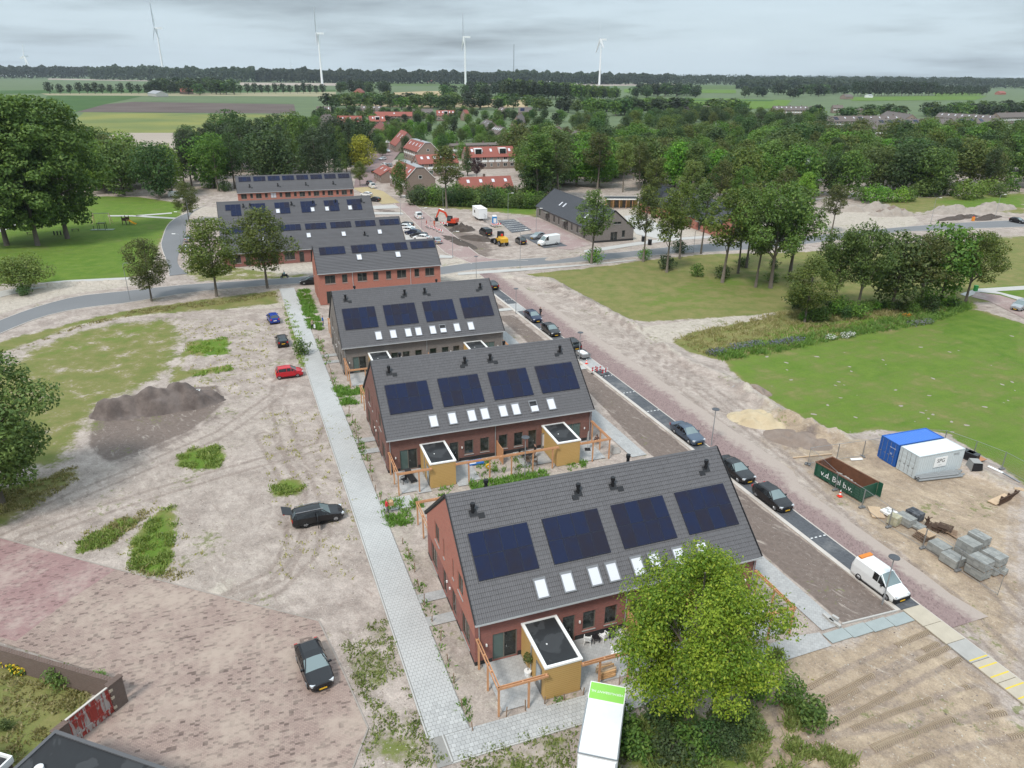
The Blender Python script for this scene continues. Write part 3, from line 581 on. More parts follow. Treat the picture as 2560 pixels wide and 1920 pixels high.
# paved forecourt and the dark parking bays beside the excavator
flat('forecourt', [at(*p) for p in [(1290, 545), (1330, 541), (1370, 556), (1480, 610), (1430, 625), (1400, 622), (1330, 580)]], .01, PV['pink'])
flat('parking_bays', [at(*p) for p in [(1244, 551), (1285, 548), (1330, 575), (1280, 582)]], .014, PV['bay']); flat('parking_bays', [at(*p) for p in [(1300, 588), (1345, 582), (1420, 615), (1360, 620)]], .014, PV['bay'])
mb = MB()
for i in range(6):
 a, b = at(1250+5.5*i, 553+5*i), at(1288+7.6*i, 550+4.6*i)
 for k in range(9): c = a.lerp(b, k/9+.05); mb.box((c.x, c.y, .019), (.55, .16, .006), atan2(b.y-a.y, b.x-a.x))
setp(mb.build('road_marking', M_['white']), kind='structure')
flat('street', [at(*p) for p in [(2428, 742), (2470, 752), (2600, 815), (2600, 770), (2500, 738), (2440, 730)]], .012, PV['pink']); flat('path', [at(*p) for p in [(2420, 742), (2450, 730), (2500, 735), (2600, 768), (2600, 755), (2490, 728), (2600, 722), (2600, 712), (2440, 722), (2400, 735)]], .008, M_['concrete'])
flat('terrace', [at(*p) for p in [(1560, 540), (1600, 535), (1700, 590), (1660, 600), (1590, 585)]], .006, M_['concrete'])
# ---------------------------------------------------------------- the long footpath of concrete pavers
def paver_path():
 t = NT('paver_concrete'); r = t.rand(); isl = t.N.new('ShaderNodeNewGeometry').outputs['Random Per Island']; p = t.pos(); n = t.noise(p, .25, 5); n2 = t.noise(p, 2.2, 4)
 f = t.math('ADD', t.math('MULTIPLY', t.math('MAXIMUM', r, isl), .35), t.math('ADD', t.math('MULTIPLY', n, .55), t.math('MULTIPLY', n2, .3)))
 pm_ = t.done(t.mix(t._ss(f, .3, .95), (.34, .34, .335, 1), (.47, .47, .46, 1)), .85, 0, .25)
 bed = pm('paver_bed_sand', (.25, .24, .225), .95, .2, 3)
 pieces = []; w = .3
 def lay(s0, s1, t0, t1, row=.3):
  k = 0; t_ = t0
  while t_ < t1-.05:
   s_ = s0 - (w/2 if k % 2 else 0)
   while s_ < s1-.04:
    a, b = max(s_, s0), min(s_+w, s1)
    if b-a > .08: pieces.append((a, b, t_, min(t_+row, t1)))
    s_ += w
   t_ += row; k += 1
 lay(-4.72, -2.15, -11.7, 97, .3); lay(-3.75, 11.2, -13.7, -11.72, .3); lay(-2.12, .9, 14.5, 16.6, .3)
 base = flat('footpath', [E(-4.8, -13.85), E(-4.8, 97.2), E(-2.1, 97.2), E(-2.1, -11.7), E(11.4, -11.7), E(11.4, -13.85)], .004, bed)
 def verts(a, b, t0, t1, i):
  g = .009; h = .034+.008*((i*7919) % 11)/11; c = [(a+g, t0+g), (b-g, t0+g), (b-g, t1-g), (a+g, t1-g)]
  return [E(x, y, z) for z in (.0, h) for x, y in c]
 FS = ((4, 5, 6, 7), (0, 1, 5, 4), (1, 2, 6, 5), (2, 3, 7, 6), (3, 0, 4, 7))
 key = sorted(range(len(pieces)), key=lambda i: (E(pieces[i][0], pieces[i][2])-Vector((0, 0, 0))).length)
 near = set(key[:300]); mb = MB()
 for i, pc in enumerate(pieces):
  vs = verts(*pc, i)
  if i in near: MB().add(vs, FS).build('paver', pm_, base)
  else: mb.add(vs, FS)
 o = mb.build('pavers', pm_, base); o['kind'] = 'stuff'
 kerb([E(-4.82, t) for t in np.linspace(-11.6, 97, 40)], .1, -.1, .06, M_['concrete']); kerb([E(-3.9, -13.8), E(11.2, -13.75)], .1, -.1, .05, M_['concrete']); kerb([E(-3.85, -13.8), E(-3.9, -11.7)], .1, -.1, .05, M_['concrete'])
paver_path()
# broad slabs that serve as a temporary footway to the street
for i in range(6):
 a = thing('road_plate', ['sandy concrete plate at the kerb end of the temporary footway', 'second sandy concrete plate from the white van', 'concrete plate with a yellow edge, third from the white van', 'concrete plate with two yellow lines across it', 'concrete plate with yellow dashes beyond the two yellow lines', 'last concrete plate at the edge of the picture'][i], 'concrete plate', E(33.55, -13.25-1.98*i), TH, 'concrete plates laid as a temporary footway')
 pmx = pm('concrete_plate_%d' % (i % 3), [(.44, .39, .31), (.40, .36, .30), (.36, .35, .33)][[0, 0, 2, 1, 1, 1][i]], .9, .18, 1.2)
 MB().box((0, 0, .04), (1.78, 1.93, .10)).build('slab', pmx, a)
 if i in (2, 3, 4):
  for yy in ((-.8,) if i == 2 else (-.45, .45)): MB().box((0, yy, .0925), (1.7, .11, .006)).build('yellow_line', pm('yellow_road_paint', (.62, .47, .06), .7), a)
for i in range(4):
 a = thing('road_plate', ['grey green plate nearest the house, first of the row beside the soil bed', 'grey green plate second from the house beside the soil bed', 'grey green plate third from the house beside the soil bed', 'grey green plate at the street end of the row'][i], 'steel plate', E(25.85+1.93*i, -12.83-.05*i), TH+.02, 'grey green plates laid as a path')
 MB().box((0, 0, .035), (1.88, 1.02, .05)).build('plate', pm('grey_green_plate', (.30, .335, .33), .6, .15, 1.5), a)
flat('footpath', [E(23.1, -11.85), E(24.85, -12.1), E(24.7, -13.5), E(11.4, -13.75), E(11.4, -11.8)], .018, PV['slab'])
# ---------------------------------------------------------------- walls with real openings
def wall_mesh(mb, o, u, n, L, top, holes, depth=.11, zb=0.0):
 """wall in the plane through o along u, outward normal n; top(x) piecewise linear given as [(x, z), ...]; holes (x0, x1, z0, z1)"""
 o, u, n = Vector(o), Vector(u), Vector(n)
 def tz(x):
  for (a, za), (b, zb_) in zip(top, top[1:]):
   if a <= x <= b: return za+(zb_-za)*(x-a)/max(b-a, 1e-9)
  return top[-1][1]
 xs = sorted({0.0, L, *[h[0] for h in holes], *[h[1] for h in holes], *[t[0] for t in top if 0 <= t[0] <= L]})
 P = lambda x, z, d=0.0: o+u*x-n*d+Vector((0, 0, z))
 for a, b in zip(xs, xs[1:]):
  if b-a < 1e-5: continue
  hs = sorted([h for h in holes if h[0] < (a+b)/2 < h[1]], key=lambda h: h[2]); z = zb
  for h in hs:
   if h[2] > z+1e-4: mb.quad(P(a, z), P(b, z), P(b, h[2]), P(a, h[2]))
   z = h[3]
  mb.quad(P(a, z), P(b, z), P(b, tz(b)), P(a, tz(a)))
 for x0, x1, z0, z1 in holes:
  mb.quad(P(x0, z0), P(x0, z1), P(x0, z1, depth), P(x0, z0, depth)); mb.quad(P(x1, z0), P(x1, z0, depth), P(x1, z1, depth), P(x1, z1))
  mb.quad(P(x0, z1), P(x1, z1), P(x1, z1, depth), P(x0, z1, depth)); mb.quad(P(x0, z0), P(x0, z0, depth), P(x1, z0, depth), P(x1, z0))
def win(parent, o, u, n, x0, x1, z0, z1, split=(), glass='glass', fm='frame', sill=True, door=False, depth=.08, f=.07):
 o, u, n = Vector(o), Vector(u), Vector(n); mb = MB(); P = lambda x, z, d=0.0: o+u*x-n*d+Vector((0, 0, z))
 def slab(b, xa, xb, za, zb_, d0, d1):
  vs = [P(xa, za, d0), P(xb, za, d0), P(xb, zb_, d0), P(xa, zb_, d0), P(xa, za, d1), P(xb, za, d1), P(xb, zb_, d1), P(xa, zb_, d1)]
  b.add(vs, ((0, 1, 2, 3), (7, 6, 5, 4), (0, 4, 5, 1), (1, 5, 6, 2), (2, 6, 7, 3), (3, 7, 4, 0)))
 d0, d1 = depth, depth+.07
 xs = [x0]+[x0+(x1-x0)*k for k in split]+[x1]
 slab(mb, x0, x1, z1-f, z1, d0, d1); slab(mb, x0, x1, z0, z0+f, d0, d1)
 for i, x in enumerate(xs): a = min(max(x-f/2, x0), x1-f); slab(mb, a, a+f, z0+f, z1-f, d0-.004, d1)
 fr = mb.build('door' if door else 'window', M_[fm] if isinstance(fm, str) else fm, parent)
 for i, (a, b) in enumerate(zip(xs, xs[1:])):
  g = glass[i] if isinstance(glass, (list, tuple)) else glass
  pn = MB(); slab(pn, a+f/2, b-f/2, z0+f, z1-f, d0+.03, d0+.045); pn.build('pane', M_[g], fr)
 if sill:
  sb = MB(); vs = [P(x0-.04, z0-.09, -.06), P(x1+.04, z0-.09, -.06), P(x1+.04, z0-.03, -.06), P(x0-.04, z0-.03, -.06), P(x0-.04, z0-.09, .1), P(x1+.04, z0-.09, .1), P(x1+.04, z0+.004, .1), P(x0-.04, z0+.004, .1)]
  sb.add(vs, ((0, 1, 2, 3), (7, 6, 5, 4), (0, 4, 5, 1), (1, 5, 6, 2), (2, 6, 7, 3), (3, 7, 4, 0))); sb.build('sill', M_['sill'], fr)
 if door:
  hb = MB(); c = P((x0+x1)/2 + .12, 1.05, d0-.05); hb.box(c, (.05, .05, .16)); hb.build('handle', M_['steel'], fr)
 return fr
# one roof tile: two ribs, a thick front lip; local x across, y down the slope, z up
def tile_geo(w, l):
 xs = [0, .18, .34, .5, .68, .84, 1.0]; zs = [.012, .045, .04, .012, .045, .04, .012]
 vs = []; fs = []
 for x, z in zip(xs, zs): vs += [((x-.5)*w, 0, z*.4), ((x-.5)*w, l, z*.6+.032), ((x-.5)*w, l-.025, z*.4+.004)]
 for i in range(6): a = i*3; fs += [(a, a+3, a+4, a+1), (a+1, a+4, a+5, a+2)]
 return vs, fs
ROWTILE = .335
def slope_frame(y_ridge, z_ridge, side, W, dz):
 """unit vectors of a roof slope: down the slope, outward normal"""
 dn = Vector((0, side*W, -dz)).normalized(); nn = Vector((0, side*dz, W)).normalized(); return dn, nn
def roof(house, L, W, e, r, detail, mat, over=.06, y0=0.0, rowh=ROWTILE):
 """pitched roof with overhang; detail 2: single tiles, 1: tiles in one mesh, 0: courses"""
 dz = r-e; sl = hypot(W, dz); root = MB()
 for side in (-1, 1):
  dn, nn = slope_frame(0, r, side, W, dz); a = Vector((-over, y0, r)); b = Vector((L+over, y0, r)); c, d = b+dn*sl, a+dn*sl
  lo = -nn*.16
  root.add([a, b, c, d, a+lo, b+lo, c+lo, d+lo], ((0, 1, 2, 3), (7, 6, 5, 4), (0, 4, 5, 1), (1, 5, 6, 2), (2, 6, 7, 3), (3, 7, 4, 0)))
 rf = root.build('roof', M_['plinth'], house)
 tm = None; cnt = []
 for side in (-1, 1):
  dn, nn = slope_frame(0, r, side, W, dz); rows = int(round(sl/rowh)); rh = sl/rows; base = Vector((0, y0, r))
  ux = Vector((1, 0, 0)) if side < 0 else Vector((-1, 0, 0))
  rot = Matrix((ux, dn, ux.cross(dn))).transposed(); 
  if rot.determinant() < 0 or (ux.cross(dn)).dot(nn) < 0: ux = -ux; rot = Matrix((ux, dn, ux.cross(dn))).transposed()
  if detail and side < 0:
   cols = int(round((L+2*over)/.30)); w = (L+2*over)/cols; vs, fs = tile_geo(w*.985, rh*1.04); V = np.array(vs); Fc = np.array(fs)
   allv = []; allf = []; k = 0; R = np.array(rot)
   for i in range(rows-1, -1, -1):
    for j in range(cols):
     c = base + dn*(i*rh) + Vector((-over+(j+.5)*w, 0, 0)) + nn*.006
     jx, jz = rnd.uniform(-.004, .004), rnd.uniform(0, .006)
     if detail == 2 and k < 300:
      if tm is None: tm = MB().add(vs, fs).mesh('tile', mat)
      mt = rot.to_4x4(); mt.translation = c+nn*jz; o = link('tile', tm, rf); o.matrix_local = mt
     else:
      cc = np.array(c+nn*jz); allv.append(V@R.T+cc+np.array((jx, 0, 0))); allf.append(Fc+len(vs)*(k-(300 if detail == 2 else 0)))
     k += 1
   o = link('tiles', np_mesh('tiles', np.concatenate(allv), np.concatenate(allf), mat), rf); o['kind'] = 'stuff'
  else:
   mb = MB()
   for i in range(rows):
    a = base+dn*(i*rh)+nn*.008; b = base+dn*((i+1)*rh+.02)+nn*.06; x0, x1 = Vector((-over, 0, 0)), Vector((L+over, 0, 0))
    mb.add([a+x0, a+x1, b+x1, b+x0, b+x1-nn*.05-dn*.02, b+x0-nn*.05-dn*.02], ((0, 1, 2, 3), (3, 2, 4, 5)))
   mb.build('tile_courses', mat, rf)
 # ridge caps
 mb = MB(); n = int(L/.42)
 for i in range(n):
  x = -over+(i+.5)*(L+2*over)/n; wv = (L+2*over)/n*.99
  for s in (-1, 1):
   a = Vector((x-wv/2, y0, r+.085)); b = Vector((x+wv/2, y0, r+.085)); c = Vector((x+wv/2, y0+s*.15, r-.03)); d = Vector((x-wv/2, y0+s*.15, r-.03)); mb.quad(a, b, c, d)
 mb.build('ridge_caps', mat, rf)
 return rf, sl
def on_roof(W, e, r, side, x, d, h=0.0, y0=0.0):
 dn, nn = slope_frame(0, r, side, W, r-e); return Vector((x, y0, r))+dn*d+nn*h
def roof_box(mb, W, e, r, side, x0, x1, d0, d1, h0, h1, y0=0.0):
 p = lambda x, d, h: on_roof(W, e, r, side, x, d, h, y0)
 mb.add([p(x0, d0, h0), p(x1, d0, h0), p(x1, d1, h0), p(x0, d1, h0), p(x0, d0, h1), p(x1, d0, h1), p(x1, d1, h1), p(x0, d1, h1)], ((4, 5, 6, 7), (0, 1, 5, 4), (1, 2, 6, 5), (2, 3, 7, 6), (3, 0, 4, 7)))
def verges(rf, W, e, r, L, sl, y0=0.0):
 for x in (-.09, L+.09):
  for s in (-1, 1): MB().bar(on_roof(W, e, r, s, x, 0, .03, y0), on_roof(W, e, r, s, x, sl, .03, y0), .055, .2).build('verge', M_['black'], rf)
def panels(house, W, e, r, side, x0, d0, nx, ny, pw, ph, skip=()):
 for j in range(ny):
  for i in range(nx):
   if (i, j) in skip: continue
   a, b, c, d = x0+i*pw+.008, x0+(i+1)*pw-.008, d0+j*ph+.008, d0+(j+1)*ph-.008
   m = MB(); roof_box(m, W, e, r, side, a, b, c, d, .05, .135); fr = m.build('solar_panel', M_['solar_frame'], house)
   m = MB(); roof_box(m, W, e, r, side, a+.025, b-.025, c+.025, d-.025, .12, .141); m.build('cells', M_['solar'], fr)
def skylight(house, W, e, r, side, x0, x1, d0, d1, opened=False):
 m = MB()
 for (a, b, c, d) in ((x0, x1, d0, d0+.16), (x0, x1, d1-.1, d1), (x0, x0+.09, d0+.16, d1-.1), (x1-.09, x1, d0+.16, d1-.1)): roof_box(m, W, e, r, side, a, b, c, d, .03, .16)
 fr = m.build('roof_window', pm('grey_skylight_frame', (.17, .175, .185), .5), house)
 m = MB(); roof_box(m, W, e, r, side, x0+.085, x1-.085, d0+.15 if not opened else (d0+d1)/2, d1-.09, .05, .13 if not opened else .26); m.build('pane', M_['skyglass'], fr)
 if opened: m = MB(); roof_box(m, W, e, r, side, x0+.085, x1-.085, d0+.15, (d0+d1)/2, .03, .06); m.build('opening_shade', M_['black'], fr)  # black sheet stands for the shade inside the open window
def vent(house, W, e, r, side, x, d, dx=.56, dd=.27, flue=True):
 m = MB(); roof_box(m, W, e, r, side, x-.3, x+.3, d-.26, d+.26, .0, .075); b = m.build('flue', M_['black'], house)
 p = on_roof(W, e, r, side, x, d-.05, 0)
 MB().tube([p, p+Vector((0, 0, .55)), p+Vector((0, 0, .56)), p+Vector((0, 0, .82))], [.13, .13, .18, .18], 10).build('cowl', M_['black'], b)
 m = MB(); roof_box(m, W, e, r, side, x+dx-.24, x+dx+.24, d+dd-.2, d+dd+.2, .0, .09); m.build('vent_tile', M_['black'], house)
def gutter(house, x0, x1, y, z, side):
 m = MB(); m.bx(x0, x1, y-.01 if side > 0 else y-.13, y+.13 if side > 0 else y+.01, z-.12, z-.10); m.bx(x0, x1, y+side*.12, y+side*.135, z-.12, z+.01); m.bx(x0, x1, y-.008, y+.008, z-.12, z+.01); m.build('gutter', M_['gutter'], house)
# ---------------------------------------------------------------- the three back-to-back blocks
def block(name, label, s0, t0, brick, lowbrick, detail, openroof=None):
 L, W, e, r = 22.95, 7.21, 3.92, 9.86; wy = 6.80
 h = thing(name, label, 'house', EB(s0, t0), TH, 'new terraced houses in the estate')
 gz = lambda y: e-.12+(W-abs(y))*(r-e)/W-.1
 # gable faces (x = 0 and x = L): coordinate along the wall is y + wy
 upper = [(2.62, 3.98, 3.46, 5.26), (1.02, 1.42, 3.5, 5.26), (-1.62, -1.24, 3.5, 5.26), (-4.06, -2.7, 3.5, 5.26)]
 lower = [(3.6, 5.6, .12, 2.3), (.72, 1.78, .05, 2.32), (-2.05, -.85, .05, 2.4), (-5.55, -3.55, .3, 2.4)]
 eave_win = [(1.28, 3.1, .02, 2.36), (6.56, 7.54, .02, 2.36), (8.17, 9.18, .7, 2.36), (9.93, 10.93, .7, 2.36)]
 eave_win += [(L-b, L-a, c, d) for a, b, c, d in eave_win]
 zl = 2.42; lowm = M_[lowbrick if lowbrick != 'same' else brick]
 def wl(mt, *a):
  b_ = MB(); wall_mesh(b_, *a); o = b_.build('wall', mt, h)
  if mt is lowm and lowbrick != 'same': o['label'] = 'darker brick of the ground floor'
 for x, ux, nx in ((0.0, (0, 1, 0), (-1, 0, 0)), (L, (0, 1, 0), (1, 0, 0))):
  top = [(0, gz(-wy)), (wy, gz(0)), (2*wy, gz(wy))]
  wl(M_[brick], (x, -wy, 0), ux, nx, 2*wy, top, [(a+wy, b+wy, c, d) for a, b, c, d in upper], .12, zl)
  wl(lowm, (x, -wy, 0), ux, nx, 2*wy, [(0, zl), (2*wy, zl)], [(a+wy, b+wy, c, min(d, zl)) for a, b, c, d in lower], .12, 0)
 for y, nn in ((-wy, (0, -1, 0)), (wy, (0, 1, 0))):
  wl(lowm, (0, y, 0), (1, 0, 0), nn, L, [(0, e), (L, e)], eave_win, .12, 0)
 # plinth strip butted just proud of the brick
 for a, b in ((0, 1.24), (3.14, 6.5), (7.6, L-7.6), (L-6.5, L-3.14), (L-1.24, L)): MB().bx(a, b, -wy-.02, -wy-.003, 0, .38 if a > 1 else .32).build('plinth', M_['plinth'], h)
 for a, b in ((-wy, -5.6), (-3.5, -2.1), (-.8, .68), (1.82, 3.55), (5.65, wy)): MB().bx(-.02, -.003, a, b, 0, .22).build('plinth', M_['plinth'], h)
 for a, b, c, d in upper:
  win(h, (0, 0, 0), (0, 1, 0), (-1, 0, 0), a, b, c, d, (.5,) if b-a > 1 else ()); win(h, (L, 0, 0), (0, 1, 0), (1, 0, 0), a, b, c, d)
 for i, (a, b, c, d) in enumerate(lower):
  dr = i in (1, 2); win(h, (0, 0, 0), (0, 1, 0), (-1, 0, 0), a, b, c, d, (.55,) if not dr else (), 'glass', 'frame', not dr, dr)
 for i, (a, b, c, d) in enumerate(eave_win):
  k = i % 4; sp = (.47,) if k == 0 else (); win(h, (0, -wy, 0), (1, 0, 0), (0, -1, 0), a, b, c, d, sp, ['glass_green', 'glass'] if k == 0 and i == 0 else ('glass_green' if k == 0 else 'glass'), 'frame', k > 1, k < 2)
  if i > 3 and i % 2: continue
  win(h, (0, wy, 0), (1, 0, 0), (0, 1, 0), a, b, c, d, (), 'glass', 'frame', k > 1, k < 2)
 # canopy bands over the two gable doors, lamps beside doors
 for y in (.35, -.5): MB().box((-.06, y, 1.9), (.1, .12, .18)).build('wall_lamp', M_['offwhite'], h)
 for x in (.82, 7.9, L-7.9, L-.82): MB().box((x, -wy-.06, 1.62), (.11, .1, .2)).build('wall_lamp', M_['offwhite'], h)
 rf, sl = roof(h, L, W, e, r, detail, M_['tile'])
 # dark verge boards along the gable edges
 verges(rf, W, e, r, L, sl)
 for s in (-1, 1): gutter(h, -.1, L+.1, s*(W+.0), e+.02, s)
 for x in (.30, 11.62, L-.2):
  MB().tube([(x, -wy-.06, 0), (x, -wy-.06, e-.25), (x, -W-.06, e-.1)], .045, 8).build('downpipe', M_['pipe'], h)
 for x in (.85, 6.52, 12.13, 17.68): panels(h, W, e, r, -1, x, 3.13, 4, 2, 1.125, 1.72)
 for i, x in enumerate((4.62, 6.65, 8.75, 10.19, 12.24, 13.69, 15.75, 17.81)): skylight(h, W, e, r, -1, x, x+.95, 7.2, 8.68, i == openroof)
 for x, dx in ((1.62, .56), (9.95, -.33), (12.87, .56), (21.25, -.48)): vent(h, W, e, r, -1, x, 1.72, dx)
 for x in (3.2, 15.1): vent(h, W, e, r, 1, x, .7)
 return h
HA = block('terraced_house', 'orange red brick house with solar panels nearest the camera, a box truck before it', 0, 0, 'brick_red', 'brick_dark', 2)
HB = block('terraced_house', 'dark purple red brick house with solar panels, second from the camera', -.61, 28.35, 'brick_darker', 'same', 2, 6)
HC = block('terraced_house', 'grey brick house with solar panels, third from the camera', -1.2, 56.7, 'brick_grey', 'same', 1, 5)
# ---------------------------------------------------------------- garden sheds and timber pergolas of the blocks
def shed(s, t0, mirror, label, hh):
 w, d, hgt = 2.58, 4.42, 2.72
 r = thing('garden_shed', label, 'shed', EB(s, t0-11.42), TH, 'ochre sheds with flat black roofs'); sg = -1 if mirror else 1
 MB().bx(0, w, 0, d, 0, hgt-.08).build('wall', M_['ochre'], r)
 m = MB()
 for z in np.arange(.16, hgt-.1, .17): m.bx(-.004, w+.004, -.006, d, z, z+.012)
 m.build('boards', pm('ochre_board_joint', (.33, .18, .04), .7), r)
 m = MB()
 for a, b, c, dd in ((-.06, w+.06, -.06, .14), (-.06, w+.06, d-.14, d-.002), (-.06, .16, .14, d-.14), (w-.16, w+.06, .14, d-.14)): m.bx(a, b, c, dd, hgt-.08, hgt+.06)
 m.build('roof_trim', M_['offwhite'], r)
 MB().bx(.16, w-.16, .14, d-.14, hgt-.08, hgt-.02).build('roof_felt', M_['felt'], r)
 x = w if mirror else 0.0; nx = 1 if mirror else -1
 m = MB(); m.bx(x+nx*.005, x+nx*.05, .55, 1.5, .02, 2.1); dr = m.build('door', pm('grey_shed_door', (.15, .15, .15), .5), r)
 MB().bx(x+nx*.051, x+nx*.06, .68, 1.37, .75, 1.95).build('pane', pm('frosted_pane', (.34, .38, .40), .25), dr)
 MB().tube([(x+nx*.07, 2.35, 0), (x+nx*.07, 2.35, hgt-.1)], .04, 8).build('downpipe', M_['pipe'], r)
 MB().box((w*.35, d*.45, hgt), (.09, .09, .06)).build('roof_vent', M_['offwhite'], r)
 return r
def pergola(name, label, pts, t0, s0, posts, group):
 """double-plank frame along pts [(s, t)...] in block coordinates"""
 r = thing(name, label, 'pergola', EB(s0+pts[0][0], t0+pts[0][1]), TH, group); ox, oy = pts[0]; z = 2.36
 Q = [Vector((a-ox, b-oy, z)) for a, b in pts]
 for a, b in zip(Q, Q[1:]):
  dd = (b-a).normalized(); nv = Vector((-dd.y, dd.x, 0))
  for k in (-.085, .085): MB().bar(a+nv*k-dd*.11, b+nv*k+dd*.11, .045, .17).build('beam', M_['timber'], r)
  n = max(2, int((b-a).length/1.5)); 
  m = MB()
  for i in range(n+1): c = a.lerp(b, i/n); m.bar(c-nv*.063, c+nv*.063, .10, .14)
  m.build('spacers', M_['timber'], r)
 for a, b in posts: MB().box((a-ox, b-oy, 1.15), (.12, .12, 2.3)).build('post', M_['timber'], r)
 return r
for nm, s0, t0, w_ in (('nearest red', 0, 0, 0), ('second, dark red', -.61, 28.35, 1), ('third, grey', -1.2, 56.7, 2)):
 off = s0
 a1 = ['ochre shed with a white roof edge behind the box truck', 'ochre shed left on the dark red house', 'ochre shed left on the grey brick house'][w_]
 a2 = ['ochre shed half hidden by the leafy tree at the nearest house', 'ochre shed right on the dark red house', 'ochre shed right on the grey brick house'][w_]
 shed(off+3.42, t0+.22, False, a1, nm); shed(off+17.0, t0+.22, True, a2, nm)
 G = 'larch pergola frames round the terraces'
 pergola('pergola', ['larch pergola round the corner terrace of the nearest house', 'larch pergola corner on the dark red house with black garden chairs', 'larch pergola corner on the grey brick house'][w_], [(.15, -6.95), (.15, -11.45), (3.4, -11.45)], t0, off, [(.15, -7.2), (.15, -9.2), (.15, -11.45), (2.2, -11.45)], G)
 pergola('pergola', ['long larch pergola beam between the shed and the leafy tree', 'long larch pergola between the two sheds of the dark red house', 'long larch pergola between the two sheds of the grey house'][w_], [(6.05, -11.35), (16.95, -11.35)], t0, off, [(7.3, -11.35), (9.5, -11.35), (11.85, -11.35), (14.2, -11.35), (16.4, -11.35)], G)
 pergola('pergola', ['larch pergola at the street end of the nearest house', 'larch pergola at the street end of the dark red house', 'larch pergola at the street end of the grey house'][w_], [(19.6, -11.4), (22.95, -11.4), (22.95, -6.95)], t0, off, [(21.0, -11.4), (22.95, -11.4), (22.95, -9.2), (22.95, -7.2)], G)
 # back pergolas that show past the left gable
 pergola('pergola', ['larch pergola behind the left gable of the nearest house', 'larch pergola behind the left gable of the dark red house', 'larch pergola behind the left gable of the grey house'][w_], [(.15, 6.95), (.15, 11.4), (3.4, 11.4)], t0, off, [(.15, 7.2), (.15, 9.2), (.15, 11.4)], G)
 # brick or timber screen between the two terraces
 sc = thing('garden_screen', ['brown timber screen between the terraces, beside the leafy tree', 'brown timber screen between the terraces of the dark red house', 'brown timber screen between the terraces of the grey house'][w_], 'screen', EB(off+11.75, t0-6.95), TH)
 for k in range(9): MB().box((0, -1.0, .12+.2*k), (.05, 2.0, .185)).build('plank', M_['timber'], sc)
 for yy in (-.05, -1.98): MB().box((.0, yy, .95), (.09, .09, 1.9)).build('post', M_['timber'], sc)
 # terraces
 for (x0, x1, y0, y1) in ((.5, 3.35, -11.2, -6.85), (6.1, 8.6 if w_ else 11.4, -11.1, -6.85), (13.6 if w_ else 12.1, 16.9, -10.2, -6.85), (19.7, 22.7, -11.2, -6.85), (2.0, 3.35, -11.75, -11.2), (6.1, 7.3, -11.75, -11.1)):
  p = [EB(off+x, t0+y) for x, y in ((x0, y0), (x1, y0), (x1, y1), (x0, y1))]; flat('terrace', p, .03+.001*w_, PV['slab'])
# ---------------------------------------------------------------- simpler rows further back
def row(name, label, s0, t0, L, W, e, r, brick, wins, gab, pv, sky, group='new terraced houses in the estate', rz=0.0, tile='tile', org=None, verge=True, vents=()):
 h = thing(name, label, 'house', org if org is not None else EB(s0, t0), TH+rz, group); wy = W-.32
 gz = lambda y: e-.1+(W-abs(y))*(r-e)/W-.1
 def wl(*a): b_ = MB(); wall_mesh(b_, *a); b_.build('wall', M_[brick], h)
 for x, nx in ((0.0, (-1, 0, 0)), (L, (1, 0, 0))): wl((x, -wy, 0), (0, 1, 0), nx, 2*wy, [(0, gz(-wy)), (wy, gz(0)), (2*wy, gz(wy))], [(a+wy, b+wy, c, d) for a, b, c, d in (gab if x == 0 else [])], .1)
 for y, nn in ((-wy, (0, -1, 0)), (wy, (0, 1, 0))): wl((0, y, 0), (1, 0, 0), nn, L, [(0, e), (L, e)], [q[:4] for q in wins] if y < 0 else [], .1)
 for q in wins: win(h, (0, -wy, 0), (1, 0, 0), (0, -1, 0), *q[:4], (.5,) if q[1]-q[0] > 1.2 else (), q[4] if len(q) > 4 else 'glass', 'frame', q[2] > .3)
 for a, b, c, d in gab: win(h, (0, 0, 0), (0, 1, 0), (-1, 0, 0), a, b, c, d)
 rf, sl = roof(h, L, W, e, r, 0, M_[tile]); verges(rf, W, e, r, L, sl); gutter(h, -.1, L+.1, -W, e+.02, -1); gutter(h, -.1, L+.1, W, e+.02, 1)
 for x, d, nx, ny, skip in pv: panels(h, W, e, r, -1, x, d, nx, ny, 1.125 if ny != 21 else 1, 1.72, skip)
 for x, d in sky: skylight(h, W, e, r, -1, x, x+.95, d, d+1.4)
 for x, d in vents: vent(h, W, e, r, -1, x, d, .6)
 return h
wD = [(1.15, 2.95, 3.75, 5.25), (4.1, 5.05, 3.75, 5.25), (6.8, 8.5, 3.75, 5.25), (9.6, 10.55, 3.75, 5.25), (11.9, 12.85, 3.75, 5.25), (13.9, 15.6, 3.75, 5.25), (17.1, 18.0, 3.75, 5.25), (19.1, 20.8, 3.75, 5.25), (1.2, 3.2, .1, 2.4), (6.8, 8.8, .1, 2.4), (13.5, 15.5, .1, 2.4), (18.8, 20.8, .1, 2.4)]
HD = row('terraced_house', 'two storey red brick row standing before the asphalt road, fourth from the camera', -.69+0, 88.6, 21.95, 5.15, 5.68, 9.53, 'brick_red', wD, [(-1.2, -.2, .1, 2.3), (1.5, 2.3, 3.7, 5.2)], [(.95, .55, 4, 1, ()), (6.6, .55, 4, 1, ()), (12.2, .55, 4, 1, ()), (17.4, .55, 4, 1, ())], [(7.2, 2.6), (14.2, 2.6)])
for x in (5.95, 16.35): MB().tube([(x, -4.9, 0), (x, -4.9, 5.5)], .05, 8).build('downpipe', M_['gutter'], HD)
wE = []
for k in range(7): x = 1.0+5.5*k; wE += [(x+.3, x+2.5, .75, 2.45), (x+3.4, x+4.4, .05, 2.35)]
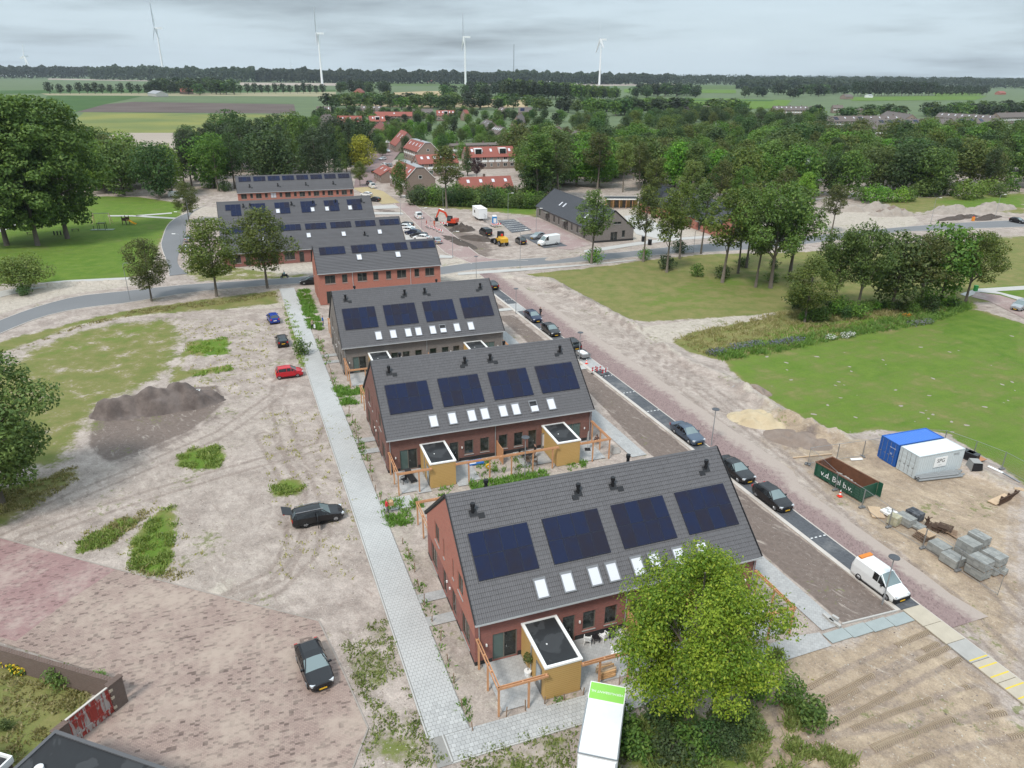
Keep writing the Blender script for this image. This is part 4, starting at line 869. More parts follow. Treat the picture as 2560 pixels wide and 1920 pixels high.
HE = row('terraced_house', 'low dark roofed row behind the two street trees with skylights', -16.8, 123.3, 38.6, 6.3, 2.85, 7.66, 'brick_dark', wE, [], [(1.2+5.45*k, .75, 4, 1, ()) for k in range(7)], [(8.0, 4.0), (17.5, 3.4), (25, 3.6), (33, 3.6)], vents=((14.2, 5.0), (30, 5)))
HF = row('terraced_house', 'long dark roofed row with L shaped solar panel groups, second last', -17.2, 141.5, 35.6, 7.2, 3.9, 9.86, 'brick_red', [], [(-4, -2.6, 3.5, 5.2), (2.6, 4, 3.5, 5.2)], [(1.7+x, 1.0, 3, 2, sk) for x, sk in ((0, ((0, 1),)), (5.5, ((0, 1),)), (11, ((0, 1),)), (17, ((2, 1),)), (22.5, ((0, 1),)), (28, ((0, 1),)))], [(12.8, 2.9), (20.8, 2.9), (24.2, 2.9), (29.7, 2.9)], vents=((5.7, 1.9), (7.2, 1.9), (16.6, 1.9), (21.6, 1.9), (27, 1.9), (33.2, 1.9)))
wG = []
for k in range(8): x = .9+4.1*k; wG += [(x, x+1.6, 3.9, 5.3, 'glass' if k != 2 else 'skyglass'), (x+2.5, x+3.3, 4.0, 5.3)]
HG = row('terraced_house', 'farthest red brick row of the estate before the dark pines', -12.75, 189.2, 33.2, 5.0, 5.66, 9.78, 'brick_red', wG, [(-1.3, -.3, 3.7, 5.2)], [(.8+4.08*k, .5, 3, 1, ()) for k in range(8)], [], vents=((3.6, 4.4), (11.5, 4.4), (19.5, 4.4), (27.5, 4.4)))
# grey brick bungalow row and its red brick neighbour
def barn(name, label, p0, brick, L, wins, sky):
 rz = atan2(-.94, .342)
 h = thing(name, label, 'house', (p0[0], p0[1], 0), rz, 'bungalow rows by the forecourt'); W, e, r = 5.75, 2.85, 7.55; y0 = 5.45; wy = 5.45
 # local x runs down the long side towards the camera, local y to the east
 gz = lambda y: e-.1+(W-abs(y))*(r-e)/W-.1; gw = [(wy+2.2, wy+3.1, .9, 2.6), (wy-.9, wy+1.0, .05, 2.35), (wy-.3, wy+1.9, 4.2, 4.8)]
 def wl(*a): b_ = MB(); wall_mesh(b_, *a); b_.build('wall', M_[brick], h)
 for x, nx in ((0.0, (-1, 0, 0)), (L, (1, 0, 0))): wl((x, 0, 0), (0, 1, 0), nx, 2*wy, [(0, gz(-wy)), (wy, gz(0)), (2*wy, gz(wy))], gw if x == L else [], .12)
 wl((0, 0, 0), (1, 0, 0), (0, -1, 0), L, [(0, e), (L, e)], [q[:4] for q in wins], .12); wl((0, 2*wy, 0), (1, 0, 0), (0, 1, 0), L, [(0, e), (L, e)], [], .12)
 for q in wins: win(h, (0, 0, 0), (1, 0, 0), (0, -1, 0), *q[:4], (), 'glass', 'frame', q[2] > .3, q[2] < .3)
 for q in gw: win(h, (L, 0, 0), (0, 1, 0), (1, 0, 0), *q, (.5,) if q[1]-q[0] > 1.5 else (), 'glass', 'frame', q[2] > .3, q[2] < .3)
 MB().bx(L+.003, L+.02, 0, 2*wy, 0, .45).build('plinth', M_['plinth'], h)
 rf, sl = roof(h, L, W, e, r, 0, M_['tile_dark'], .08, y0); verges(rf, W, e, r, L, sl, y0)
 for x, d in sky:
  m = MB(); roof_box(m, W, e, r, -1, x, x+.8, d, d+1.5, .03, .12, y0); fr = m.build('roof_window', M_['steel'], h)
  m = MB(); roof_box(m, W, e, r, -1, x+.08, x+.72, d+.1, d+1.4, .1, .125, y0); m.build('pane', M_['skyglass'], fr)
 for x in (7.5, 20, 32): MB().bx(x, x+2.4, -1.1, -.01, 2.35, 2.5).build('canopy', M_['frame'], h)
 return h
bw = [(2, 3.2, .5, 2.3), (7.8, 8.9, .05, 2.3), (9.2, 10.1, .05, 2.3), (12.5, 14, .6, 2.3), (16, 17, .6, 2.3), (20.3, 21.4, .05, 2.3), (21.7, 22.6, .05, 2.3), (24.5, 25.6, .6, 2.3), (28, 29.2, .6, 2.3), (32.3, 33.4, .05, 2.3)]
barn('bungalow_row', 'grey brick bungalow row with a dark pitched roof beside the white van', (6.6, 213.8), 'brick_grey', 38.3, bw, ((11.5, 3.0), (14.0, 3.0), (29, 3.6)))
barn('bungalow_row', 'orange brick bungalow row with a dark roof behind the roadside trees', (38.2, 225.5), 'brick_red', 42, bw, ((12, 3.0), (15.0, 3.0)))
cp = thing('carport', 'low flat roofed carport wing with ochre boarding between the bungalows', 'carport', (28.6, 228.0, 0), .03)
MB().bx(0, 10.2, 0, 5.2, 2.65, 2.9).build('roof', M_['felt'], cp)
m = MB(); m.bx(-.1, 10.3, -.12, -.002, 2.62, 2.98); m.bx(-.1, 10.3, 5.202, 5.3, 2.62, 2.98); m.build('roof_trim', M_['offwhite'], cp)
MB().bx(0, 10.2, 2.6, 2.7, 0, 2.6).build('wall', M_['ochre'], cp)
for k in range(6): MB().box((.1+2.0*k, .1, 1.3), (.14, .14, 2.6)).build('post', M_['timber'], cp)
for k in range(4): MB().bx(.6+2.4*k, 1.7+2.4*k, 2.55, 2.598, .05, 2.2).build('door', M_['frame'], cp)
# ---------------------------------------------------------------- trees
def leafmat(name, c1, c2, c3, trans=.3):
 t = NT(name); tint = t.attr('tint'); r = t.rand(); cl = t.attr('clump')
 f = t.math('ADD', t.math('MULTIPLY', tint, .55), t.math('MULTIPLY', cl, .45))
 c = t.mix(t._ss(f, .2, .85), c1, c2); c = t.mix(t.math('MULTIPLY', t._ss(tint, .72, 1.0), .55), c, c3)
 hs = t.N.new('ShaderNodeHueSaturation'); t.put(hs.inputs['Hue'], t.math('ADD', .485, t.math('MULTIPLY', r, .03))); t.put(hs.inputs['Value'], t.math('ADD', .8, t.math('MULTIPLY', r, .42))); t.put(hs.inputs['Saturation'], t.math('ADD', .86, t.math('MULTIPLY', r, .2)))
 t.L.new(c, hs.inputs['Color']); c = hs.outputs[0]
 t.done(c, .6, 0, .3); tr = t.N.new('ShaderNodeBsdfTranslucent'); sc = t.N.new('ShaderNodeVectorMath'); sc.operation = 'MULTIPLY'; t.L.new(c, sc.inputs[0]); sc.inputs[1].default_value = (1.35, 1.3, .6); t.L.new(sc.outputs[0], tr.inputs[0])
 mx = t.N.new('ShaderNodeMixShader'); mx.inputs[0].default_value = trans; t.L.new(t.b.outputs[0], mx.inputs[1]); t.L.new(tr.outputs[0], mx.inputs[2]); t.L.new(mx.outputs[0], t.o.inputs[0]); return t.m
LM = {'mid': leafmat('leaf_mid_green', (0.058, 0.113, 0.021, 1), (0.126, 0.203, 0.037, 1), (0.203, 0.267, 0.065, 1)),
  'dark': leafmat('leaf_dark_green', (0.036, 0.076, 0.023, 1), (0.078, 0.136, 0.039, 1), (0.130, 0.186, 0.057, 1)),
  'hero': leafmat('leaf_yellow_green', (.10, .165, .016, 1), (.235, .295, .026, 1), (.38, .39, .06, 1)),
  'lime': leafmat('leaf_lime_green', (0.113, 0.203, 0.026, 1), (0.211, 0.308, 0.049, 1), (0.308, 0.389, 0.081, 1)),
  'olive': leafmat('leaf_olive', (.072, .100, .022, 1), (.135, .162, .038, 1), (.21, .21, .06, 1)),
  'fresh': leafmat('leaf_fresh_green', (.078, .172, .024, 1), (.155, .275, .04, 1), (.24, .36, .065, 1)),
  'pine': leafmat('pine_needles', (.026, .048, .018, 1), (.05, .078, .028, 1), (.07, .10, .04, 1), .1),
  'gold': leafmat('leaf_gold', (0.211, 0.227, 0.019, 1), (0.389, 0.381, 0.032, 1), (0.486, 0.454, 0.049, 1)),
  'purple': leafmat('leaf_purple', (0.036, 0.019, 0.026, 1), (0.065, 0.032, 0.042, 1), (0.081, 0.049, 0.049, 1)),
  'far': leafmat('leaf_far', (.028, .046, .022, 1), (.044, .066, .030, 1), (.056, .08, .036, 1))}
def leaf_cloud(blobs, n, size, seed, up=.35, aspect=.62, shell=.62):
 """n leaf cards spread through ellipsoid clumps [(centre, radii)]"""
 rs = np.random.RandomState(seed); C = np.array([b[0] for b in blobs], float); R = np.array([b[1] for b in blobs], float)
 w = (R[:, 0]*R[:, 1]*R[:, 2])**(2/3); w /= w.sum(); k = rs.choice(len(blobs), n, p=w)
 d = rs.normal(size=(n, 3)); d /= np.linalg.norm(d, axis=1)[:, None]; rad = shell+(1-shell)*rs.rand(n)**.6
 rad *= 1+.16*np.sin(d[:, 0]*7+k*1.7)*np.sin(d[:, 1]*6+k)+.12*np.sin(d[:, 2]*9+k*2.3)
 c = C[k]+d*R[k]*rad[:, None]
 nn = d*.6+rs.normal(size=(n, 3))*.48+np.array((0, 0, up+.2)); nn /= np.linalg.norm(nn, axis=1)[:, None]
 a = np.cross(nn, rs.normal(size=(n, 3))); a /= np.linalg.norm(a, axis=1)[:, None]+1e-9; b = np.cross(nn, a)
 s = size*(.6+.8*rs.rand(n))[:, None]; a = a*s*.5; b = b*s*.5*aspect
 V = np.stack([c-a, c-b*.9+a*.12, c+a, c+b*.9-a*.1], 1)
 tint = np.repeat(rs.rand(n), 4); cl = np.repeat(np.clip(rs.rand(len(blobs))[k]*.75+.25*(d[:, 2]*.5+.5)*rs.rand(n), 0, 1), 4)  # leaf tone also lightens towards each clump's top, top light put into colour
 return V.reshape(-1, 3), np.arange(n*4).reshape(-1, 4), {'tint': tint, 'clump': cl}
def crown_blobs(h0, h1, rx, nb, seed, shape='round', br=.36, lean=0.0):
 """clump centres inside a crown between heights h0 and h1"""
 rs = random.Random(seed); out = []; ga = 2.39996
 for i in range(nb):
  u = (i+.5)/nb; z = h0+(h1-h0)*(.08+.84*u)
  if shape == 'round': env = sin(pi*min(max(.1+.86*u, 0), 1))**.55
  elif shape == 'oval': env = (sin(pi*min(.13+.8*u, 1)))**.8
  elif shape == 'cone': env = (1-u)**.8*.95+.1
  elif shape == 'umbrella': env = .55+.55*sin(pi*min(.2+.75*u, 1))
  else: env = .5+.5*sin(pi*u)
  env *= rs.uniform(.74, 1.16); q = sqrt(rs.uniform(.12, 1.0)) if nb < 85 else sqrt(rs.uniform(.25, 1.08)); a = i*ga+rs.uniform(-.5, .5); R = rx*env*max(q, .25)*(1-br*.55)
  b = rx*br*rs.uniform(.6, 1.4)*(.7+.5*env)
  out.append(((R*cos(a)+lean*(z-h0), R*sin(a), z), (b, b*rs.uniform(.85, 1.1), b*rs.uniform(.62, .85))))
 return out
def trunk_mesh(name, h, r0, blobs, seed, mat, limbs=9, fork=.35, bend=.3, sides=7):
 rs = random.Random(seed); mb = MB(); pts = []; n = 6
 for i in range(n): u = i/(n-1); pts.append((bend*sin(u*2+seed)*u, bend*cos(u*1.7+seed)*u-bend*u*cos(seed), h*.93*u-(.15 if i == 0 else 0)))
 mb.tube(pts, [r0*(1.35 if i == 0 else 1)*(1-.85*i/(n-1))+.02 for i in range(n)], sides)
 for j, (c, rr) in enumerate(sorted(blobs, key=lambda b: -b[1][0])[:limbs]):
  z = max(h*fork*rs.uniform(.75, 1.15), c[2]-hypot(c[0], c[1])*1.1-rr[2]); z = min(z, c[2]-.1); u = min(max(z/(h*.93), 0), 1); k = min(int(u*(n-1)), n-2); f = u*(n-1)-k
  p = Vector(pts[k]).lerp(Vector(pts[k+1]), f); q = Vector(c); m = p.lerp(q, .5)+Vector((rs.uniform(-.3, .3), rs.uniform(-.3, .3), .25*rr[2])); rr0 = r0*(1-.8*u)*.55
  mb.tube([p, m, q], [rr0, rr0*.6, rr0*.2+.01], 5)
  for _ in range(2):
   e = q+Vector((rs.uniform(-1, 1), rs.uniform(-1, 1), rs.uniform(-.2, .8)))*rr[0]*.8; mb.tube([m.lerp(q, .6), e], [rr0*.35, rr0*.08+.008], 4)
 return mb.mesh(name, mat, True)
PROTO = {}
def make_tree(kind, h, rx, h0, nb, n, leaf, mat, seed, shape='round', br=.36, r0=None, bark='bark', limbs=9, shell=.62, bend=.3, aspect=.62, extra=(), nomesh=False):
 bl = crown_blobs(h0, h, rx, nb, seed, shape, br)+list(extra)
 V, F, A = leaf_cloud(bl, n, leaf, seed, aspect=aspect, shell=shell)
 cm = np_mesh('crown', V, F, LM[mat], A); tm = trunk_mesh('trunk', h, r0 or h*.017, bl, seed, M_[bark], limbs, bend=bend)
 PROTO.setdefault(kind, []).append((tm, cm, h)); return PROTO[kind][-1]
def tree_at(name, proto, p, height, label, group=None, rz=None, wide=1.0, mat=None):
 tm, cm, h = proto; s = height/h
 t = thing(name, label, 'tree', (p[0], p[1], p[2] if len(p) > 2 else 0), rz if rz is not None else rnd.uniform(0, 6.28), group); t.scale = (s*wide, s*wide, s)
 link('trunk', tm, t); c = link('crown', cm, t)
 if mat:
  c.material_slots[0].link = 'OBJECT'; c.material_slots[0].material = LM[mat]
 return t
# prototypes ------------------------------------------------
make_tree('hero', 12.4, 5.25, 2.6, 98, 60000, .19, 'hero', 15, 'round', .205, .26, limbs=24, shell=.35)
make_tree('edge', 15.0, 6.2, 1.2, 64, 26000, .34, 'fresh', 21, 'round', .25, .3, limbs=12)
for i in range(3): make_tree('poplar', 34, 11.5 if i != 1 else 9.5, 2.2, 90, 24000, .7, 'fresh' if i == 1 else 'mid', 31+i, 'oval', .2, .42, limbs=22, shell=.5, bend=.8)
for i in range(4): make_tree('street', 14, 4.6, 2.8, 40, 10000, .32, 'olive', 41+i, 'oval', .27, .17, limbs=14, shell=.45, bend=.35)
for i in range(3): make_tree('slim', 17, 3.5, 6.2, 24, 5000, .38, 'mid', 51+i, 'oval', .34, .2, limbs=14, shell=.45, bend=.6)
for i in range(3): make_tree('wide', 17, 6.6, 5.8, 44, 10500, .44, 'fresh', 61+i, 'umbrella', .23, .3, limbs=22, shell=.5, bend=.5)
for i in range(5): make_tree('broad', 16, 6.4, 2.0, 22, 4200, .72, 'dark', 71+i, 'round', .40, .3, limbs=6)
for i in range(2): make_tree('pine', 24, 6.0, 4.5, 34, 5200, .75, 'pine', 81+i, 'round', .32, .35, limbs=8, aspect=.35)
for i in range(2): make_tree('spire', 24, 4.2, 2.0, 28, 3600, .75, 'pine', 86+i, 'cone', .42, .3, limbs=4, aspect=.4)
for i in range(3): make_tree('far', 16, 6.0, 2.5, 12, 520, 1.9, 'far', 91+i, 'round', .46, .35, limbs=3)
for i in range(3): make_tree('bush', 2.2, 1.5, .1, 12, 900, .26, 'fresh', 96+i, 'round', .46, .05, limbs=3)
make_tree('orchard', 5.6, 4.6, 1.5, 30, 6500, .34, 'lime', 101, 'umbrella', .27, .28, limbs=12)
PT = PROTO
T = lambda kind, i=0: PT[kind][i % len(PT[kind])]
# single trees ----------------------------------------------
tree_at('leafy_tree', T('hero'), (11.4, 34.4, 0), 12.6, 'large leafy yellow green tree in front of the nearest house, beside the box truck', rz=1.0, wide=.9)
tree_at('leafy_tree', T('edge'), tuple(D(2, 1085)), 15.6, 'bright green leafy tree cut by the left edge of the picture', rz=.4)
for i, (x, y, hh) in enumerate(((15, 530, 36.0), (82, 530, 35.0), (146, 515, 34.5))):
 tree_at('poplar_tree', T('poplar', i), tuple(D(x, y)), hh, ['huge poplar at the left edge of the park lawn', 'huge poplar with a pale trunk, middle of the three in the park', 'huge poplar nearest the play equipment, right of the three'][i], 'big poplars in the park', rz=i*2.1)
for i, (x, y, hh, m, w) in enumerate(((328, 650, 11.6, 'olive', 1.0), (468, 640, 15.0, 'olive', 1.15), (578, 622, 15.6, 'olive', 1.1), (409, 480, 11.0, 'olive', 1.05))):
 tree_at('street_tree', T('street', i), tuple(D(x, y)), hh, ['small olive green street tree left of the road junction', 'olive street tree just right of the road junction', 'tall olive street tree before the low dark roofed row', 'olive street tree at the bend of the park road'][i], 'street trees along the left road', wide=w, mat=m)
tree_at('orchard_tree', T('orchard'), tuple(D(50, 628)), 6.2, 'low spreading tree by the pale path at the left edge')
tree_at('roadside_tree', T('slim', 0), tuple(D(1277, 570)), 16.4, 'fresh green roadside tree before the grey brick bungalow', wide=1.15, mat='fresh')
for i, (x, y, hh, m) in enumerate(((1389, 565, 17.0, 'olive'), (1440, 588, 17.5, 'olive'), (1468, 558, 17.0, 'olive'), (1514, 548, 16.5, 'mid'))):
 tree_at('roadside_tree', T('slim', i+1), tuple(D(x, y)), hh, ['thin roadside tree at the right end of the grey bungalow', 'thin tree on the lawn with ivy at its foot', 'thin roadside tree before the orange brick bungalow', 'dark stemmed roadside tree right of the orange bungalow'][i], 'thin trees along the road by the lawn', mat=m)
for i, (x, y, hh, m, k, w) in enumerate(((1560, 610, 19.0, 'olive', 'slim', 1.2), (1594, 590, 18.0, 'mid', 'slim', 1.0), (1612, 578, 18.0, 'olive', 'slim', 1.1), (1632, 620, 17.0, 'mid', 'slim', 1.1), (1664, 622, 20.5, 'mid', 'wide', .88), (1705, 600, 18.5, 'mid', 'slim', 1.5))):
 tree_at('lawn_tree', T(k, i), tuple(D(x, y)), hh, ['leaning tree with a bush at its foot on the lawn', 'slender tree behind the leaning lawn tree', 'slender tree farthest back in the lawn group', 'dark forked tree in a bare patch of the lawn', 'tall wide crowned tree in the lawn group', 'wide tree at the right of the lawn group'][i], 'trees grouped on the lawn', wide=w, mat=m)
for i, (x, y, hh, k, w, m) in enumerate(((1738, 695, 11.5, 'street', 1.2, 'olive'), (1800, 668, 14.5, 'wide', .8, 'mid'), (1850, 676, 15.5, 'wide', .85, 'mid'), (1925, 668, 13.6, 'broad', 1.0, 'mid'), (1985, 664, 13.4, 'wide', .9, 'olive'), (2030, 660, 14.5, 'broad', .95, 'mid'), (2085, 655, 13.6, 'wide', .9, 'olive'))):
 p = PT['bank'][0] if k == 'bank' else T(k, i)
 tree_at('bank_tree', p, tuple(D(x, y)), hh, ['pale barked small tree at the left end of the flower strip', 'dark dense tree, first in the clump over the flower strip', 'tallest tree of the clump over the flower strip', 'round dark tree with a bare stem over the flower strip', 'fuller green tree beside the bare stemmed one', 'dark tree near the right end of the clump', 'loose crowned tree at the right end of the clump'][i], 'clump of trees behind the flower strip', wide=w, mat=m)
for i, (x, y, hh) in enumerate(((1690, 470, 15), (1795, 505, 13), (1730, 480, 14), (1600, 470, 15), (1490, 470, 16.5), (1410, 462, 16.5), (1550, 462, 16))):
 tree_at('young_tree', T('slim', i), tuple(D(x, y)), hh, ['slender tree left of the white globe mast', 'slender tree on the sandy ground beside the road', 'slender yellowish tree below the white globe mast', 'slender tree behind the orange bungalow', 'yellow green tree over the orange bungalow roof', 'olive tree at the left end of the orange bungalow', 'thin tree over the middle of the orange bungalow'][i], 'slender trees round the orange bungalow', wide=1.2, mat=['olive', 'olive', 'lime', 'mid', 'lime', 'olive', 'olive'][i])
# trees in front of the village ----------------------------
for i, (x, y, hh, k, m, w) in enumerate(((866, 428, 12, 'broad', 'mid', .6), (965, 450, 19, 'slim', 'olive', 1.2), (1160, 440, 22, 'slim', 'mid', 1.5), (1205, 432, 22, 'slim', 'mid', 1.5), (1290, 410, 20, 'slim', 'olive', 1.3), (1345, 415, 17, 'slim', 'lime', 1.2), (1380, 410, 17, 'slim', 'olive', 1.1), (778, 402, 9, 'street', 'olive', 1.0))):
 tree_at('village_tree', T(k, i), tuple(D(x, y)), hh, ['round green tree before the big brown gable', 'tall thin tree with autumn tint beside the hedge', 'tall pale stemmed tree left of the grey bungalow', 'tall pale stemmed tree over the grey bungalow roof', 'loose airy tree behind the grey bungalow', 'yellow green tree behind the grey bungalow', 'olive tree behind the carport wing', 'small tree at the end of the farthest estate row'][i], None, wide=w, mat=m)
tree_at('golden_tree', T('broad', 2), tuple(D(785, 372)), 15, 'bright golden yellow tree beside the village street', wide=.95, mat='gold')
tree_at('purple_tree', T('street', 1), tuple(D(1030, 386)), 8.5, 'small dark purple tree before the red roofed row', mat='purple')
tree_at('conifer', T('spire', 0), tuple(D(1010, 380)), 12, 'dark green round conifer beside the purple tree', wide=1.4, mat='dark')
# woods of separate trees ------------------------------------
def inside(p, poly):
 c = False; n = len(poly)
 for i in range(n):
  (x1, y1), (x2, y2) = poly[i], poly[(i+1) % n]
  if (y1 <= p[1]) != (y2 <= p[1]) and p[0] < x1+(p[1]-y1)*(x2-x1)/(y2-y1): c = not c
 return c
KEEP = []      # footprints kept clear of trees: (x, y, radius)
COLOR = {'pine': 'dark', 'dark': 'dark green', 'mid': 'green', 'olive': 'olive green', 'lime': 'yellow green', 'fresh': 'bright green', 'far': 'dusky green'}
def wood(name, poly, step, hlo, hhi, kinds, mats, label, group, seed, limit=999, wide=(.85, 1.2)):
 """a wood of separate trees over a polygon; each label says where in the wood the tree stands"""
 r = random.Random(seed); q = [tuple(D(*p))[:2] for p in poly]; x0, x1 = min(p[0] for p in q), max(p[0] for p in q); y0, y1 = min(p[1] for p in q), max(p[1] for p in q); L = []; y = y0
 while y < y1:
  x = x0+r.uniform(0, step)
  while x < x1:
   p = (x+r.uniform(-.35, .35)*step, y+r.uniform(-.35, .35)*step)
   if inside(p, q) and all(hypot(p[0]-a, p[1]-b) > c for a, b, c in KEEP) and p[0]/p[1] < .86 and p[0]/p[1] > -.86: L.append(p)
   x += step
  y += step*.87
 if len(L) > limit: L = sorted(r.sample(L, limit), key=lambda p: p[1])
 sx = sorted(p[0]/p[1] for p in L); sy = sorted(p[1] for p in L); n = max(len(L)-1, 1)
 for p in L:
  u, v = sx.index(p[0]/p[1])/n, sy.index(p[1])/n; m = r.choice(mats); hh = r.uniform(hlo, hhi); k = (hh-hlo)/(hhi-hlo)
  lb = ('small ' if k < .33 else 'tall ' if k > .67 else '')+COLOR[m]+' '+label+', '+['front', 'middle row', 'back'][min(int(v*3), 2)]+' '+['at the left end', 'left of centre', 'near the centre', 'right of centre', 'at the right end'][min(int(u*5), 4)]
  tree_at(name, T(r.choice(kinds), r.randrange(9)), (p[0], p[1], -.2), hh, lb, group, rz=r.uniform(0, 6.28), wide=r.uniform(*wide), mat=m)
 return len(L)
# ---------------------------------------------------------------- the village
def vhouse(label, p, q, zr, ze, W, wall='brick_village', tile='tile_red', flat_top=0.0, wins=True, sky=0, pv=0, dormer=False, group='village houses', white=False):
 """house given by the pixels of its two ridge ends"""
 a, b = at(p[0], p[1], zr), at(q[0], q[1], zr); d = b-a; L = hypot(d.x, d.y); rz = atan2(d.y, d.x)
 if abs(rz) > pi/2: a, b = b, a; d = -d; rz = atan2(d.y, d.x)
 h = thing('village_house', label, 'house', (a.x, a.y, 0), rz, group); f = flat_top/2
 KEEP.append(((a.x*.75+b.x*.25), (a.y*.75+b.y*.25), W+1.5)); KEEP.append(((a.x+b.x)/2, (a.y+b.y)/2, W+1.5)); KEEP.append(((a.x*.25+b.x*.75), (a.y*.25+b.y*.75), W+1.5))
 # keep the view of the near side open: two more discs in front of the house
 m = Vector(((a.x+b.x)/2, (a.y+b.y)/2)); m2 = m*(1-9/m.length); KEEP.append((m2.x, m2.y, max(L*.3, 4)))
 prof = [(-W, ze), (-f, zr), (f, zr), (W, ze)] if f else [(-W, ze), (0, zr), (W, ze)]
 mb = MB(); pg = [(-W, 0)]+prof+[(W, 0)]; n = len(pg)
 for x, fl in ((0, 1), (L, 0)):
  vs = [(x, y, z) for y, z in pg]; mb.add(vs, [tuple(range(n))[::-1] if fl else tuple(range(n))])
 mb.quad((0, -W, 0), (L, -W, 0), (L, -W, ze), (0, -W, ze)); mb.quad((L, W, 0), (0, W, 0), (0, W, ze), (L, W, ze)); mb.build('wall', M_[wall], h)
 rb = MB(); k = .3
 for (y0, z0), (y1, z1) in zip(prof, prof[1:]):
  if abs(z0-z1) < .01: continue
  s = 1 if y0+y1 > 0 else -1; dz = z0-z1
  if s < 0: ylo, zlo, yhi, zhi = y0, z0, y1, z1
  else: ylo, zlo, yhi, zhi = y1, z1, y0, z0
  ext = .35/hypot(ylo-yhi, zhi-zlo); yl, zl = ylo+(ylo-yhi)*ext, zlo-(zhi-zlo)*ext
  A = [(-.12, yl, zl+.05), (L+.12, yl, zl+.05), (L+.12, yhi, zhi+.05), (-.12, yhi, zhi+.05)]; B = [(x, y, z+.2) for x, y, z in A]
  rb.add(A+B, ((0, 3, 2, 1), (4, 5, 6, 7), (0, 1, 5, 4), (1, 2, 6, 5), (2, 3, 7, 6), (3, 0, 4, 7)))
 r = rb.build('roof', M_[tile], h)
 if f:
  MB().bx(-.15, L+.15, -f-.05, f+.05, zr+.1, zr+.35).build('flat_roof', M_['zinc_top'], h)
  for x in (-.16, L+.16):
   for s in (-1, 1): MB().bar((x, s*f, zr+.3), (x, s*W, ze+.1), .08, .16).build('verge_trim', M_['offwhite'], r)
 sl = hypot(W-f, zr-ze); un = lambda x, t, hh, s: Vector((x, s*(f+(W-f)*t), zr+(ze-zr)*t)) + Vector((0, s*(zr-ze)/sl, (W-f)/sl))*hh
 rr = random.Random(int(p[0]*7+p[1]))
 for i in range(sky):
  x = L*(i+.6)/(sky+.2); s = -1
  m = MB(); m.add([un(x, .22, .27, s), un(x+.95, .22, .27, s), un(x+.95, .5, .27, s), un(x, .5, .27, s), un(x, .22, .1, s), un(x+.95, .22, .1, s), un(x+.95, .5, .1, s), un(x, .5, .1, s)], ((0, 3, 2, 1), (0, 1, 5, 4), (1, 2, 6, 5), (2, 3, 7, 6), (3, 0, 4, 7))); m.build('roof_window', M_['skyglass'], h)
 for i in range(pv):
  x = L*(.15+.6*i/max(pv, 1)); m = MB(); m.add([un(x, .2, .32, -1), un(x+4, .2, .32, -1), un(x+4, .75, .32, -1), un(x, .75, .32, -1), un(x, .2, .2, -1), un(x+4, .2, .2, -1), un(x+4, .75, .2, -1), un(x, .75, .2, -1)], ((0, 3, 2, 1), (0, 1, 5, 4), (1, 2, 6, 5), (2, 3, 7, 6), (3, 0, 4, 7))); m.build('solar_panel', M_['solar'], h)
 nch = max(1, int(L/12))
 for i in range(nch): MB().box((L*(i+.5)/nch, .25, zr+.45), (.7, .55, 1.3)).build('chimney', M_['brick_old'], h)
 if wins:
  nst = 1 if ze < 4 else 2; nb = max(2, int(L/2.9)); fw = M_['frame_white']; gl = ('glass', 'glass', 'glass_green')
  for st in range(nst):
   for i in range(nb):
    x = L*(i+.5)/nb; ww = rr.choice((1.3, 1.7, 1.0)); z0 = .9+2.75*st
    for s in (-1, 1):
     m = MB(); m.bx(x-ww/2, x+ww/2, s*W-.02, s*(W+.03), z0, z0+1.45); w = m.build('window', fw, h)
     m = MB(); m.bx(x-ww/2+.09, x-.04, s*(W+.032)-.004, s*(W+.036), z0+.09, z0+1.36); m.bx(x+.04, x+ww/2-.09, s*(W+.032)-.004, s*(W+.036), z0+.09, z0+1.36); m.build('pane', M_[rr.choice(gl)], w)
    if white and st == nst-1: MB().bx(x-L/nb*.42, x+L/nb*.42, -W-.012, -W-.004, z0-.9, z0-.06).build('cladding', M_['white'], h)
  for x, s in ((0, -1), (L, 1)):
   m = MB(); m.bx(x-.03 if s < 0 else x-.02, x+.02 if s < 0 else x+.03, -.6, .6, ze+.1, ze+1.2); w = m.build('window', fw, h)
   m = MB(); m.bx(x+s*.031-.004, x+s*.035, -.5, .5, ze+.2, ze+1.1); m.build('pane', M_['glass'], w)
 if dormer:
  for i in range(max(1, int(L/9))):
   x = L*(i+.5)/max(1, int(L/9)); m = MB(); m.bx(x-1.6, x+1.6, -W*.75, -f-.2, ze+.5, zr-.25); dm = m.build('dormer', M_['white'], h); m = MB(); m.bx(x-1.4, x+1.4, -W*.75-.03, -W*.75-.004, ze+.9, zr-.5); m.build('pane', M_['glass'], dm)
 return h
S4 = lambda x, y: (700+x*.19439, 220+y*.19439)
S5 = lambda x, y: (1100+x*.19439, 220+y*.19439)
S6 = lambda x, y: (1860+x*.31646, 100+y*.31646)
S7 = lambda x, y: (1240+x*.29837, 100+y*.29837)
vhouse('brown gabled house with a red mansard roof at the end of the village street', S4(1800, 1030), S4(1580, 935), 8.6, 5.0, 5.2, flat_top=2.6, sky=4, white=True)
vhouse('low red roofed wing left of the brown gabled house', S4(1430, 1040), S4(1330, 990), 5.0, 2.7, 4.0, sky=2)
vhouse('second brown gabled house with a red mansard roof, farther up the street', S4(1900, 712), S4(1720, 660), 8.6, 5.0, 5.2, flat_top=2.6, sky=4, white=True)
vhouse('steep red roofed house beyond the second mansard house', S4(1640, 575), S4(1560, 540), 9.5, 3.0, 6.5, sky=2)
vhouse('red roofed row with white dormers behind the autumn tinted tree', S4(1740, 868), S4(2250, 850), 7.8, 4.9, 4.0, sky=6, white=True)
